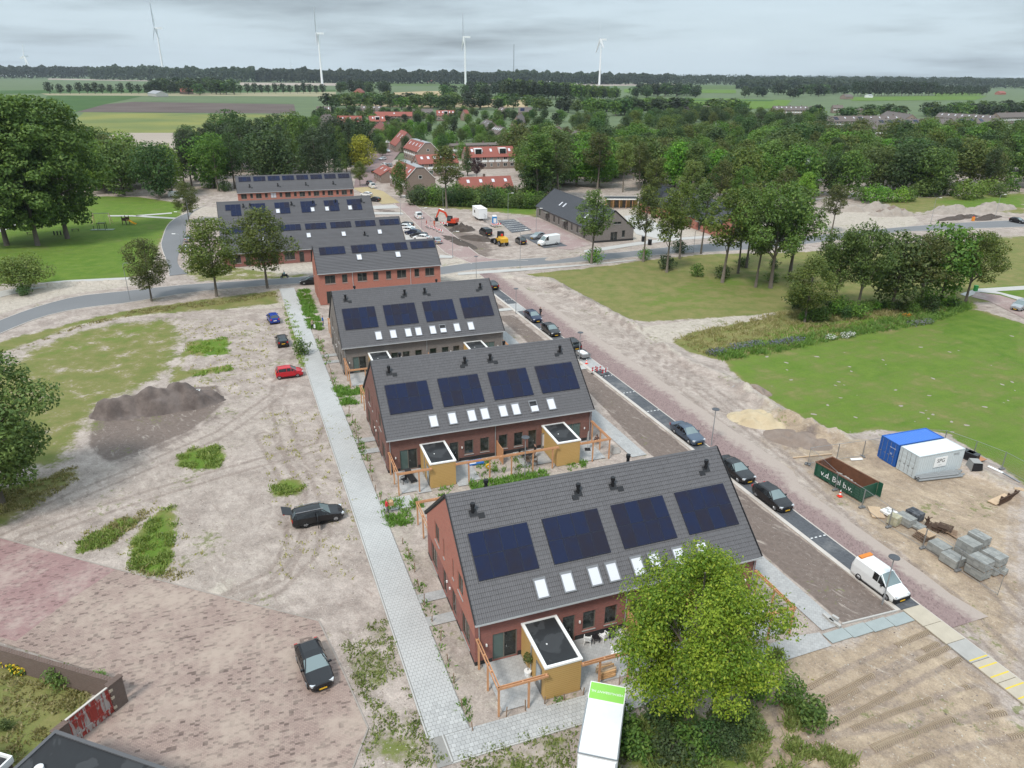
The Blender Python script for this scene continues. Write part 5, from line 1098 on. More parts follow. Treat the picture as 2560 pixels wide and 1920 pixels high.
vhouse('long red roofed row facing the site, beside the dark conifer', S5(310, 765), S5(930, 752), 8.6, 4.9, 4.6, sky=5, white=True, dormer=True)
vhouse('low red roofed row with big skylights behind the hedge', S5(230, 1160), S5(900, 1135), 6.0, 2.9, 3.6, sky=4, white=True)
vhouse('flat fronted grey row with white window bands', S5(50, 722), S5(720, 705), 5.9, 5.2, 4.0, tile='tile_brown', white=True)
vhouse('dark brown pitched house left of the flat roofed one', S5(710, 490), S5(830, 510), 8.5, 5, 5.0, tile='tile_brown', sky=5)
vhouse('brown house with a gable behind the brown pitched one', S5(590, 405), S5(680, 440), 8.5, 5, 4.6, tile='tile_brown', sky=2)
vhouse('low flat topped brown house behind the red skylight row', S5(860, 565), S5(1060, 590), 6.4, 4.4, 4.6, tile='tile_brown', flat_top=5.0)
vhouse('red roofed row with paired skylights beside the tall trees', S5(900, 655), S5(1190, 690), 6.5, 3.0, 4.5, sky=6)
for i, (a, b) in enumerate((((1480, 482), (1530, 492)), ((1600, 515), (1660, 530)), ((1740, 552), (1800, 562)))):
 vhouse(['first of three brown gables in the trees, with a white dormer', 'middle one of three brown gables in the trees', 'last of three brown gables in the trees'][i], S5(*a), S5(*b), 9.0, 5.5, 4.6, tile='tile_brown', wins=False)
vhouse('small house with a bright red hipped roof among the trees', S5(1880, 800), S5(1960, 815), 7.5, 3, 4.5, sky=0)
vhouse('long red roof with dark panels in the middle of the village', S4(1140, 362), S4(1340, 360), 8.5, 5, 4.6, sky=3, white=True, dormer=True)
vhouse('red roof over white walls left of the long red roof', S4(740, 360), S4(1050, 362), 8.5, 4, 4.6, sky=3)
vhouse('narrow red roofed house with a grey gable below the long red roof', S4(1290, 430), S4(1210, 500), 8.5, 5, 3.6, sky=1)
vhouse('grey gabled house with white window trim', S4(1382, 450), S4(1390, 440), 8.0, 4.8, 3.6, tile='tile_brown', wall='brick_grey')
vhouse('long orange red roof at the back of the village', S4(1220, 308), S4(1700, 310), 8, 5, 4.6, sky=1)
vhouse('dark roofed house with white dormers at the back of the village', S4(1040, 232), S4(1310, 235), 8, 5, 4.6, tile='tile_brown', sky=4)
vhouse('grey villa with dormers at the edge of the fields', S4(470, 240), S4(650, 240), 8.5, 4.5, 4.6, tile='tile_brown', sky=3)
vhouse('grey hipped house below the villa', S4(540, 350), S4(640, 340), 9, 5, 4.5, tile='tile_brown', wall='brick_grey')
vhouse('dark flat house right of the grey hipped house', S4(690, 400), S4(900, 395), 6, 4, 4.5, tile='tile_brown')
vhouse('long red roofed house behind the golden tree', S4(740, 625), S4(960, 625), 7.5, 3.5, 4.6, sky=2)
vhouse('red and white roofed group at the right back of the village', S4(2010, 290), S4(2240, 290), 8, 4, 4.6, sky=5, dormer=True)
vhouse('grey roof at the far field edge', S4(1700, 270), S4(1960, 270), 7.5, 4, 4.6, tile='tile_brown')
vhouse('small steep red house at the back', S5(300, 285), S5(350, 283), 8.5, 4, 3.6)
vhouse('dark roof with panels behind the trees', S5(1010, 248), S5(1180, 250), 8, 3.5, 5.0, tile='tile_brown', pv=1)
vhouse('dark roofed house with a white gable side', S5(770, 248), S5(860, 255), 8, 3.5, 5.0, tile='tile_brown', sky=1)
vhouse('steep dark roof with a white verge', S5(1050, 330), S5(980, 370), 8, 3, 4.0, tile='tile_brown', wins=False)
# rows at the right
for i, (a, b, zr, ze, W, sk, pv) in enumerate((((600, 603), (1230, 598), 9, 5.4, 5.2, 9, 2), ((950, 628), (1620, 622), 9, 5.4, 5.2, 0, 6), ((965, 655), (1430, 672), 9, 5.4, 5.4, 0, 0), ((1545, 575), (1990, 598), 9, 5.4, 5.2, 8, 0), ((1640, 620), (2000, 612), 9, 5.4, 5.0, 0, 3), ((1990, 578), (2240, 572), 9, 5.4, 5.0, 0, 0),
  ((1130, 562), (1330, 590), 9, 5.4, 5.0, 3, 0), ((1950, 516), (2090, 520), 8, 5, 5, 2, 0), ((230, 522), (500, 524), 9, 5.4, 5.0, 7, 0), ((520, 524), (610, 528), 8, 5, 4.6, 0, 0), ((700, 515), (780, 516), 8, 5, 4.6, 0, 0), ((870, 535), (940, 540), 8, 5, 4.6, 0, 0), ((1180, 535), (1270, 540), 8, 5, 4.6, 0, 0))):
 vhouse(['long grey brown roof with white skylights in the right hand village', 'long roof with many solar panels in the right hand village', 'brown row with white gable windows nearest in the right hand village', 'long roof with a line of skylights near the right edge', 'roof with solar panels behind the big right hand trees', 'pale brown roof at the right edge', 'short roof ending in a white gable', 'grey roof with a white gable at the far right', 'row of stepped brown roofs with skylights by the bright field', 'brown roof right of the stepped row', 'grey roof behind the stepped row', 'grey hipped roof between trees', 'dark roof between trees in the middle of the right village'][i], S6(*a), S6(*b), zr, ze, W, tile='tile_brown', sky=sk, pv=pv, white=True)
for i, (a, b) in enumerate((((1570, 560), (1620, 560)), ((1740, 552), (1800, 556)), ((1830, 560), (1890, 556)), ((2180, 625), (2212, 630)))):
 vhouse(['brown house with white trim below the bright field, leftmost', 'brown house with white trim below the bright field, second', 'brown house with white trim below the bright field, third', 'white gabled house below the bright field'][i], S7(*a), S7(*b), 8.5, 5, 4.6, tile='tile_brown', white=True)
vhouse('brown house with a white dormer deep in the wood', S7(1850, 742), S7(1930, 748), 8.5, 5, 5.0, tile='tile_brown', sky=3)
vhouse('low dark roof with solar panels in the right wood', S6(50, 762), S6(160, 765), 5, 3, 5, tile='tile_brown', pv=1)
vhouse('low brown roof beside the solar panel roof in the wood', S6(200, 800), S6(460, 808), 5, 3, 5, tile='tile_brown')
vhouse('flat grey roof hidden in the trees', S7(1240, 745), S7(1370, 748), 5.5, 4, 4, tile='tile_brown')
vhouse('grey roof with a white edge hidden in the trees', S7(1400, 770), S7(1530, 780), 5.5, 4, 4, tile='tile_brown')
# farms far out in the fields
def barn_far(label, p, q, zr, ze, W, wall, tile): 
 a = vhouse(label, p, q, zr, ze, W, wall, tile, wins=False, group='farm buildings in the polder'); a.name = 'farm_building'; a['category'] = 'farm building'
barn_far('bright white roofed shed in the polder', (878, 213), (928, 213), 9, 5, 10, 'offwhite', 'white' if False else 'white')
barn_far('red gabled farmhouse before the white shed', (893, 222), (901, 221), 10, 4, 8, 'brick_red', 'tile_red')
barn_far('red roofed farmhouse in the dark farm trees', (448, 218), (480, 218), 11, 4, 9, 'brick_old', 'tile_red')
barn_far('pale barn with a curved front in the dark farm trees', (382, 226), (404, 228), 8, 4, 9, 'concrete', 'zinc_top')
barn_far('long white roofed shed below the far wood', (1345, 203), (1386, 203), 9, 6, 12, 'offwhite', 'white')
barn_far('brown farm at the foot of the right turbine', (1480, 205), (1520, 205), 9, 4, 10, 'brick_village', 'tile_brown')
barn_far('grey shed in the trees right of the turbine', (1612, 219), (1640, 219), 8, 5, 9, 'offwhite', 'zinc_top')
barn_far('small orange farm before the far wood', (1066, 199), (1078, 199), 11, 5, 10, 'brick_red', 'tile_red')
barn_far('long pale shed at the left edge', (3, 186), (36, 186), 9, 6, 12, 'offwhite', 'zinc_top')
barn_far('orange roofed shed beside the leftmost turbine', (48, 183), (68, 183), 9, 5, 10, 'brick_red', 'tile_red')
barn_far('pinkish farmhouse at the right polder road', (2108, 236), (2128, 236), 8, 4, 7, 'brick_village', 'tile_brown')
barn_far('white cottage before the right tree line', (2168, 236), (2178, 236), 6, 4, 6, 'white', 'zinc_top')
barn_far('orange roofed farm at the far right', (2495, 228), (2510, 228), 8, 4, 7, 'brick_red', 'tile_red')
# ---------------------------------------------------------------- woods
WG = 'trees of the wood behind the estate'
wood('pine_tree', [(395, 428), (470, 425), (600, 418), (760, 398), (800, 345), (720, 335), (560, 340), (450, 355), (395, 380)], 9, 17, 23, ['pine', 'pine', 'spire', 'spire', 'broad'], ['pine', 'pine', 'dark', 'dark', 'mid'], 'tree in the wood behind the last row', WG, 3, 62)
wood('broadleaf_tree', [(0, 415), (180, 420), (380, 432), (372, 408), (260, 372), (130, 362), (0, 362)], 12, 13, 19, ['broad'], ['olive', 'mid', 'dark', 'lime'], 'tree in the belt behind the park', 'trees of the belt behind the park', 4, 40)
wood('woodland_tree', [(1110, 436), (1165, 438), (1330, 398), (1480, 420), (1640, 440), (1640, 345), (1400, 330), (1120, 345)], 8.6, 12, 18, ['broad', 'broad', 'slim'], ['dark', 'mid', 'olive', 'mid', 'fresh'], 'tree of the bungalow wood', 'trees of the wood behind the bungalows', 5, 120, (.9, 1.25))
wood('woodland_tree', [(1640, 438), (1850, 428), (2060, 432), (2300, 418), (2300, 320), (2000, 320), (1640, 330)], 10, 14, 19, ['broad', 'broad', 'broad', 'slim'], ['dark', 'mid', 'olive', 'fresh', 'mid'], 'tree of the sand heap wood', 'trees of the wood behind the sand heaps', 6, 120, (.9, 1.3))
wood('broadleaf_tree', [(1300, 325), (1700, 325), (2300, 315), (2300, 300), (1860, 298), (1740, 262), (1600, 256), (1300, 262), (1120, 300)], 14, 10, 15, ['broad'], ['dark', 'dark', 'mid', 'olive'], 'tree between village and fields', 'trees between the village and the fields', 7, 120, (.9, 1.3))
wood('garden_tree', [(700, 300), (720, 335), (850, 350), (1000, 350), (1110, 335), (1120, 296), (900, 292)], 10.5, 7, 11.5, ['broad'], ['dark', 'mid', 'mid', 'fresh'], 'garden tree of the village', 'garden trees of the village', 8, 62, (.8, 1.1))
wood('hedgerow_tree', [(640, 262), (640, 300), (900, 294), (1130, 296), (1300, 264), (1120, 250), (900, 244), (720, 244)], 17, 6, 10, ['broad', 'far'], ['dark', 'mid', 'mid', 'far'], 'tree round the far village roofs', 'trees round the far village roofs', 18, 140, (.9, 1.4))
wood('polder_tree', [(700, 236), (1120, 238), (1300, 252), (1620, 256), (1620, 243), (1300, 238), (960, 228), (700, 226)], 26, 12, 18, ['far'], ['far', 'dark', 'mid'], 'tree at the field edge', 'trees at the field edge of the village', 9, 90, (1.2, 1.9))
wood('polder_tree', [(1750, 262), (1850, 262), (2300, 250), (2300, 238), (2120, 236), (1980, 247), (1750, 255)], 24, 9, 14, ['far'], ['far', 'dark', 'mid'], 'tree beyond the right village', 'trees beyond the right hand village', 10, 60, (1.2, 1.9))
# avenue of round trees across the left fields
ORD = 'first second third fourth fifth sixth seventh eighth ninth tenth eleventh twelfth thirteenth fourteenth fifteenth sixteenth seventeenth eighteenth nineteenth twentieth twenty-first twenty-second twenty-third twenty-fourth twenty-fifth twenty-sixth twenty-seventh twenty-eighth twenty-ninth thirtieth last'.split()
xs = [190, 206, 222, 240, 262, 284, 300, 318, 326, 344, 368, 390, 410, 505, 520, 535, 550, 566, 580, 596, 612, 627, 643, 656, 670, 684, 698, 108, 130, 152, 172]
for i, x in enumerate(xs):
 p = at(x*1.15732, 234.5-(x > 480)*.8); tree_at('avenue_tree', T('far', i), tuple(p), 17+2*sin(i*1.7), ('round dark tree of the field avenue, '+['left of', 'right of'][x > 450]+' the farm, '+ORD[sorted(z for z in xs if (z > 450) == (x > 450)).index(x)]+' from the left'), 'avenue trees across the left fields', wide=1.0, mat='far')
# farm copses
for (pts, n, hh, lab, gr) in (([(365, 236), (440, 235), (500, 238), (570, 237), (620, 238), (575, 230), (480, 226), (420, 227)], 26, 24, 'dark tree round the red roofed farm', 'trees round the red roofed farm'), ([(842, 236), (860, 236), (880, 238), (940, 237), (990, 237), (960, 228), (850, 228)], 16, 22, 'dark tree beside the white farm shed', 'trees beside the white farm shed'),
  ([(1105, 248), (1190, 247), (1260, 247), (1262, 233), (1180, 231), (1110, 235)], 26, 22, 'dark tree in the copse left of the poplar row', 'trees of the copse left of the poplar row'), ([(1540, 246), (1640, 246), (1720, 246), (1790, 246), (1740, 238), (1600, 236)], 26, 22, 'tree in the copse behind the bright field', 'trees of the copse behind the bright field'),
  ([(1830, 247), (2010, 245), (2120, 240), (2100, 232), (1900, 234)], 30, 22, 'tree in the line behind the right hand fields', 'trees behind the right hand fields')):
 r = random.Random(n); q = [tuple(at(*p))[:2] for p in pts]; x0, x1 = min(p[0] for p in q), max(p[0] for p in q); y0, y1 = min(p[1] for p in q), max(p[1] for p in q); k = 0
 for _ in range(3000):
  p = (r.uniform(x0, x1), r.uniform(y0, y1))
  if inside(p, q) and all(hypot(p[0]-a, p[1]-b) > c for a, b, c in KEEP): tree_at('polder_tree', T('far', k), (p[0], p[1], -.4), hh*r.uniform(.75, 1.15), lab, gr, wide=r.uniform(1.1, 1.6), mat=r.choice(['far', 'far', 'dark'])); k += 1
  if k >= n: break
# rows of poplars
for i in range(34):
 u = i/33; x, y = 1262+u*150+((i % 2)*4), 251-3*u; p = at(x, y-(i % 3)*2.6); tree_at('poplar_tree', T('far', i), (p.x, p.y, -.4), 30-6*u+2*sin(i), 'tall pale green poplar in the plantation before the far wood', 'poplars of the plantation', wide=.85, mat='mid' if i % 3 else 'far')
for i in range(26):
 u = i/25; p = at(1415+u*130, 250-1.2*u-(i % 2)*3); tree_at('poplar_tree', T('far', i), (p.x, p.y, -.4), 25-7*u+2*sin(i*2), 'poplar at the lower end of the plantation', 'poplars of the plantation', wide=.85, mat='mid' if i % 3 else 'far')
for i in range(40):
 u = i/39; p = at(2135+u*330, 240.5-1.5*u-(i % 2)*2); tree_at('poplar_tree', T('far', i), (p.x, p.y, -.4), (30 if u < .62 else 22)+2*sin(i*2.3), 'tall poplar in the avenue behind the right hand fields', 'poplars of the right hand avenue', wide=.8, mat='far')
# the far woods read as one mass
def far_wood(name, line, depth, hgt, n, seed, size=8.0, mat='far', gaps=0.0):
 n = int(n*2.4); hgt *= 1.18
 """line: pixels of the foot of the wood; leaf masses with a ragged top on dark stems"""
 rs = np.random.RandomState(seed); P = [at(*p) for p in line]; seg = np.array([(b-a).length for a, b in zip(P, P[1:])]); cum = np.concatenate([[0], np.cumsum(seg)]); s = rs.rand(n)*cum[-1]; k = np.clip(np.searchsorted(cum, s, 'right')-1, 0, len(seg)-1); u = (s-cum[k])/seg[k]
 A = np.array([tuple(p)[:2] for p in P]); base = A[k]*(1-u)[:, None]+A[k+1]*u[:, None]; dirv = base/np.linalg.norm(base, axis=1)[:, None]; base = base+dirv*(rs.rand(n)*depth)[:, None]
 top = hgt*(.72+.28*smooth_noise(np.stack([s, s*0], 1), 22, seed)+.14*smooth_noise(np.stack([s, s*0+9], 1), 7, seed+1)); z = top*rs.rand(n)**.55
 c = np.stack([base[:, 0], base[:, 1], z], 1); nn = rs.normal(size=(n, 3))*.45+np.array((0, -.8, .3)); nn /= np.linalg.norm(nn, axis=1)[:, None]; a = np.cross(nn, rs.normal(size=(n, 3))); a /= np.linalg.norm(a, axis=1)[:, None]; b = np.cross(nn, a); sz = size*(.6+.8*rs.rand(n))[:, None]/2
 V = np.stack([c-a*sz, c-b*sz*.8, c+a*sz, c+b*sz*.8], 1).reshape(-1, 3); o = link(name, np_mesh(name, V, np.arange(4*n).reshape(-1, 4), LM[mat], {'tint': np.repeat(rs.rand(n), 4), 'clump': np.repeat(smooth_noise(np.stack([s, z], 1), 25, seed+2), 4)}))
 o['kind'] = 'stuff'; return o
far_wood('far_wood', [(-60, 196), (230, 196)], 160, 44, 2600, 1); far_wood('far_wood', [(225, 199), (640, 206)], 160, 46, 4200, 2); far_wood('far_wood', [(635, 205), (900, 209), (1250, 211)], 160, 42, 6000, 3)
far_wood('far_wood', [(1245, 211), (1500, 211)], 160, 42, 3200, 4); far_wood('far_wood', [(1500, 211), (1670, 212)], 140, 38, 2000, 5)
far_wood('far_wood', [(1670, 212), (1900, 214), (2150, 216), (2400, 220), (2640, 222)], 260, 34, 5200, 6); far_wood('far_wood', [(1840, 222), (2000, 222), (2140, 224)], 260, 26, 3200, 7); far_wood('far_wood', [(2330, 208), (2640, 209)], 300, 36, 2200, 8)
far_wood('far_wood', [(1660, 200), (2640, 203)], 500, 42, 2600, 9, 12)
far_wood('far_wood', [(-60, 181), (1700, 193)], 900, 34, 2600, 10, 14)
# ---------------------------------------------------------------- vehicles
# stations along the car: (x from the front as a share of the length, half width share, bottom z, belt z, top z or None, roof half width share)
CARS = {
 'hatch':  (4.25, 1.80, 1.47, 2.62, [(0, .72, .32, .62, 0, 0), (.02, .86, .22, .70, 0, 0), (.10, .97, .18, .80, 0, 0), (.27, 1, .18, .94, 0, 0), (.46, 1, .18, .97, 1.43, .72), (.60, 1, .18, .99, 1.47, .73), (.84, 1, .18, 1.02, 1.40, .68), (.955, .95, .22, 1.03, 0, 0), (1, .84, .34, .86, 0, 0)]),
 'estate': (4.65, 1.82, 1.50, 2.68, [(0, .72, .32, .62, 0, 0), (.02, .86, .22, .70, 0, 0), (.10, .97, .18, .80, 0, 0), (.26, 1, .18, .94, 0, 0), (.43, 1, .18, .97, 1.44, .72), (.56, 1, .18, .99, 1.49, .73), (.90, 1, .18, 1.02, 1.44, .69), (.975, .95, .22, 1.02, 0, 0), (1, .86, .34, .86, 0, 0)]),
 'sedan':  (4.75, 1.82, 1.42, 2.80, [(0, .72, .32, .62, 0, 0), (.02, .86, .22, .70, 0, 0), (.10, .97, .18, .78, 0, 0), (.28, 1, .18, .90, 0, 0), (.45, 1, .18, .94, 1.38, .70), (.56, 1, .18, .96, 1.42, .71), (.70, 1, .18, .98, 1.36, .67), (.84, .98, .18, .99, 0, 0), (.97, .93, .22, .95, 0, 0), (1, .84, .34, .80, 0, 0)]),
 'small':  (3.55, 1.62, 1.50, 2.36, [(0, .74, .32, .62, 0, 0), (.03, .88, .22, .72, 0, 0), (.12, .97, .18, .86, 0, 0), (.24, 1, .18, .96, 0, 0), (.44, 1, .18, .98, 1.46, .72), (.60, 1, .18, 1.0, 1.50, .73), (.90, 1, .18, 1.02, 1.44, .69), (.975, .95, .22, 1.0, 0, 0), (1, .86, .34, .82, 0, 0)]),
 'mpv':    (4.35, 1.82, 1.65, 2.70, [(0, .74, .32, .64, 0, 0), (.02, .88, .22, .76, 0, 0), (.10, .97, .18, .90, 0, 0), (.22, 1, .18, 1.02, 0, 0), (.44, 1, .18, 1.04, 1.60, .73), (.60, 1, .18, 1.06, 1.65, .74), (.91, 1, .18, 1.08, 1.58, .70), (.975, .95, .22, 1.06, 0, 0), (1, .88, .34, .90, 0, 0)]),
 'caddy':  (4.40, 1.80, 1.82, 2.68, [(0, .76, .30, .62, 0, 0), (.02, .90, .22, .76, 0, 0), (.10, .97, .18, .90, 0, 0), (.22, 1, .18, 1.04, 0, 0), (.40, 1, .18, 1.06, 1.74, .80), (.52, 1, .18, 1.08, 1.80, .84), (.95, 1, .18, 1.10, 1.80, .83), (.99, .97, .22, 1.10, 0, 0), (1, .92, .34, 1.0, 0, 0)]),
 'van':    (5.60, 2.02, 2.42, 3.55, [(0, .78, .34, .72, 0, 0), (.02, .90, .24, .92, 0, 0), (.09, .97, .22, 1.10, 0, 0), (.15, 1, .22, 1.24, 0, 0), (.27, 1, .22, 1.28, 2.16, .80), (.38, 1, .22, 1.28, 2.40, .84), (.98, 1, .22, 1.28, 2.42, .86), (.995, .97, .24, 1.28, 0, 0), (1, .94, .40, 1.2, 0, 0)]),
 'minivan':(4.90, 1.92, 1.96, 3.0, [(0, .78, .32, .70, 0, 0), (.02, .90, .24, .86, 0, 0), (.10, .97, .22, 1.02, 0, 0), (.17, 1, .22, 1.14, 0, 0), (.32, 1, .22, 1.16, 1.84, .82), (.45, 1, .22, 1.16, 1.95, .85), (.97, 1, .22, 1.16, 1.95, .85), (.99, .97, .24, 1.16, 0, 0), (1, .94, .40, 1.1, 0, 0)])}
_carparts = {}
def wheel_mesh(r, w):
 mb = MB(); n = 14; prof = [(-w/2, r*.62), (-w/2, r*.93), (-w*.3, r), (w*.3, r), (w/2, r*.93), (w/2, r*.62)]
 vs = []; fs = []
 for i in range(n):
  a = 2*pi*i/n
  for y, rr in prof: vs.append((rr*cos(a), y, rr*sin(a)))
 for i in range(n):
  for j in range(5): a, b = i*6+j, ((i+1) % n)*6+j; fs.append((a, a+1, b+1, b))
 mb.add(vs, fs); t = mb.mesh('tyre', M_['rubber'], True); rb = MB()
 for s in (-1, 1):
  rb.tube([(0, s*w*.44, 0), (0, s*w*.30, 0)], [r*.63, r*.63], n)
  for k in range(5): a = 2*pi*k/5; rb.bar((0, s*w*.46, 0), (r*.58*cos(a), s*w*.46, r*.58*sin(a)), r*.17, .02)
 return t, rb.mesh('rim', M_['rim'])
WHEEL = wheel_mesh(.32, .21)
def car(kind, col, label, p, heading, plate='plate', opened=(), dark=False, group=None, name=None, metal=0.0, glasscol=None, detail=True):
 Lc, Wc, Hc, wb, ST = CARS[kind]; c = thing(name or ('van' if kind in ('caddy', 'van', 'minivan') else 'car'), label, 'van' if kind in ('caddy', 'van', 'minivan') else 'car', (p[0], p[1], p[2] if len(p) > 2 else .02), heading, group)
 bodym = col; hw = Wc/2
 def sec(s):
  x, k, zb, zl, zt, kr = s; X = Lc/2-x*Lc; w = hw*k
  if zt: pts = [(0, zb), (w*.9, zb), (w, zb+.2), (w*1.0, zl), (hw*kr+.05, zt-.07), (hw*kr-.1, zt), (0, zt+.03)]
  else: pts = [(0, zb), (w*.9, zb), (w, min(zb+.2, zl-.05)), (w*.99, zl-.04), (w*.93, zl+.01), (w*.72, zl+.045), (0, zl+.07)]
  return [(X, y, z) for y, z in pts]
 S = [sec(s) for s in ST]; body, scr, sid, rear = MB(), MB(), MB(), MB(); n = len(S); ci = [i for i in range(n) if ST[i][4]]; f0, f1 = ci[0], ci[-1]
 for sgn in (1, -1):
  for i in range(n-1):
   for j in range(6):
    q = [S[i][j], S[i+1][j], S[i+1][j+1], S[i][j+1]]; q = [(x, y*sgn, z) for x, y, z in q]
    if sgn < 0: q = q[::-1]
    tgt = body
    if i == f0-1 and j >= 4: tgt = scr
    elif i == f1 and j >= 4: tgt = rear if kind not in ('caddy',) or True else body
    elif j == 3 and f0-1 <= i <= f1:
     tgt = sid
     if kind in ('caddy', 'van') and i >= f0+ (1 if kind == 'caddy' else 0)+ (0 if kind == 'caddy' else 1): tgt = body
    if kind == 'van' and i == f1 and j >= 4: tgt = body
    tgt.quad(*q)
  for end in (0, n-1):
   q = [(x, y*sgn, z) for x, y, z in S[end]]; body.add(q, [tuple(range(7)) if (sgn > 0) == (end == 0) else tuple(range(7))[::-1]])
 # pillars
 for i in range(f0, f1+1):
  for sgn in (1, -1):
   a, b = Vector(S[i][3]), Vector(S[i][4]); a.y *= sgn; b.y *= sgn; body.bar(a+Vector((0, sgn*.004, 0)), b+Vector((0, sgn*.004, .02)), .07 if i in (f0, f1) else .06, .02)
 for sgn in (1, -1):
  a, b = Vector(S[f0-1][4]), Vector(S[f0][5]); a.y *= sgn; b.y *= sgn; body.bar(a, b, .07, .05); a, b = Vector(S[f1+1][4]), Vector(S[f1][5]); a.y *= sgn; b.y *= sgn; body.bar(a, b, .07, .05)
 body.build('body', bodym, c, smooth='auto')
 scr.build('windscreen', M_['screen'], c, smooth='auto'); sid.build('side_windows', M_[glasscol or 'car_glass_dark'], c)
 if rear.f: rear.build('rear_window', M_['car_glass'], c)
 r = .32 if kind not in ('small', 'van') else (.28 if kind == 'small' else .36)
 fx = Lc/2-(.80 if kind not in ('van',) else .95); rx = fx-wb
 for x in (fx, rx):
  for s in (-1, 1):
   wt = link('wheel', WHEEL[0], c, (x, s*(hw-.10), r), None, (r/.32, 1, r/.32)); link('rim', WHEEL[1], wt)
 if detail:
  zl = ST[1][3]; 
  for s in (-1, 1):
   MB().box((Lc/2-.16, s*(hw-.30), zl-.02), (.26, .36, .14), -s*.35).build('headlight', M_['lens_clear'], c)
   z = ST[-2][3]-.18; MB().box((-Lc/2+.06, s*(hw-.20), z), (.14, .22, .24)).build('tail_light', M_['lens_red'], c)
   xm = Lc/2-ST[f0-1][0]*Lc-.35; MB().box((xm, s*(hw+.07), ST[f0-1][3]+.06), (.12, .18, .13)).build('mirror', bodym if not dark else M_['black'], c)
  MB().box((Lc/2+.004, 0, .36), (.05, Wc*.52, .20)).build('grille', M_['black'], c)
  pl = M_[plate]; MB().box((Lc/2+.035, 0, .34), (.02, .52, .11)).build('number_plate', pl, c); MB().box((-Lc/2-.02, 0, .62 if kind != 'van' else .7), (.03, .52, .11)).build('number_plate', pl, c)
  m = MB()
  for s in (-1, 1): m.bx(-Lc/2+.6, Lc/2-.7, s*(hw+.001), s*(hw-.05), .16, .25)
  m.build('sill_trim', M_['black'], c)
 return c
BLK, GRAPH, SILV, WHT = paint('black_paint', (.012, .012, .014)), paint('graphite_paint', (.035, .037, .042), .3), paint('silver_paint', (.36, .38, .40), .5), paint('white_paint_gloss', (.72, .73, .73))
BLU, NAVY, RED, GREYBLU = paint('blue_paint', (.012, .045, .30), .2), paint('navy_paint', (.012, .022, .06), .3), paint('red_paint', (.46, .012, .022)), paint('grey_blue_paint', (.085, .115, .16), .5)
def px_head(a, b, swap=False):
 A, B = at(*a), at(*b); d = B-A; return atan2(d.y, d.x)
def by_wheels(kind, col, label, rear, front, side, **k):
 """placed by the ground contact of rear and front wheel on the seen side (+1: car's right)"""
 A, B = at(*rear), at(*front); d = (B-A); hd = atan2(d.y, d.x); left = Vector((-sin(hd), cos(hd), 0)); Lc, Wc, _, wb, _ = CARS[kind]; m = (A+B)/2 + left*side*(Wc/2-.12)
 # mid of the wheelbase against the middle of the car
 off = Lc/2-(.95 if kind == 'van' else .80)-wb/2; m -= Vector((cos(hd), sin(hd), 0))*off; return car(kind, col, label, tuple(m), hd, **k)
Q0 = lambda x, y: (x*.38879, 640+y*.38879); Q1 = lambda x, y: (x*.38879, 1280+y*.38879); Q3 = lambda x, y: (850+x*.38879, 640+y*.38879); Q4 = lambda x, y: (1700+x*.38879, 640+y*.38879); Q2 = lambda x, y: (1700+x*.38879, 1280+y*.38879); QU = lambda x, y: (850+x*.38879, y*.38879); QR = lambda x, y: (1700+x*.38879, y*.38879)
c1 = by_wheels('hatch', BLK, 'black hatchback parked at the edge of the paver yard, facing the viewer', Q1(1922, 968), Q1(1985, 1130), 1)
c2 = by_wheels('estate', BLK, 'black estate car with its tailgate and rear door open on the sand', Q1(1970, 98), Q1(2160, 58), 1)
m = MB(); m.box((0, 0, 0), (.9, 1.35, .05)); tg = m.build('tailgate', BLK, c2, (-2.62, 0, 1.62), (0, .35, 0)); MB().box((.05, 0, -.03), (.45, 1.0, .02)).build('pane', M_['car_glass_dark'], tg)
for s in (-1, 1): MB().box((-.3, s*.6, -.05), (.12, .14, .12)).build('tail_light', M_['lens_red'], tg)
MB().box((0, -.45, 0), (.06, .95, .75)).build('rear_door', BLK, c2, (-.1, -.9, .65), (0, 0, -.1)); MB().box((0, -.42, .5), (.04, .75, .38)).build('door_window', M_['car_glass_dark'], c2, (-.1, -.9, .65), (0, 0, -.1))
m = MB(); m.bx(-1.9, .5, -.62, -.58, 1.5, 1.55); m.bx(-1.9, .5, .58, .62, 1.5, 1.55); m.build('roof_rails', M_['rim'], c2)
by_wheels('small', RED, 'small bright red hatchback parked beside the long footpath', Q0(1797, 793), Q0(1915, 778), 1)
UPS = atan2(AY.y-.02*AX.y, AY.x-.02*AX.x)
car('small', BLK, 'small black hatchback on the sand, seen from behind, with a yellow plate', tuple(at(*Q0(1815, 566))), UPS+.05)
car('small', BLU, 'bright blue car parked farthest up the sandy field', tuple(at(*Q0(1758, 420))), UPS+.12, plate='white')
by_wheels('hatch', BLK, 'black car on the asphalt road half hidden by the red brick row', Q0(2035, 183), Q0(1968, 186), -1)
DN = UPS+pi
def bay(kind, col, label, t, s=33.45, hd=DN, **k): q = E(s, t); return car(kind, col, label, (q.x, q.y, .03), hd+.02, **k)
bay('hatch', BLK, 'dark car farthest up the dark parking strip, seen from behind', 85.2, hd=UPS)
bay('hatch', BLU if False else NAVY, 'dark blue hatchback on the parking strip with a person standing beside it', 64.3, plate='plate')
bay('hatch', BLK, 'black hatchback behind the grey brick house on the parking strip', 56.9)
cb = bay('mpv', BLK, 'black car with its boot open before the small trailer', 49.6, hd=UPS)
MB().box((0, 0, 0), (.8, 1.3, .05)).build('tailgate', BLK, cb, (-2.3, 0, 1.75), (0, .3, 0))
tr = thing('trailer', 'small grey box trailer with a load behind the open black car', 'trailer', tuple(E(33.4, 45.2)), UPS)
m = MB(); m.bx(-1.1, 1.1, -.65, .65, .5, .56)
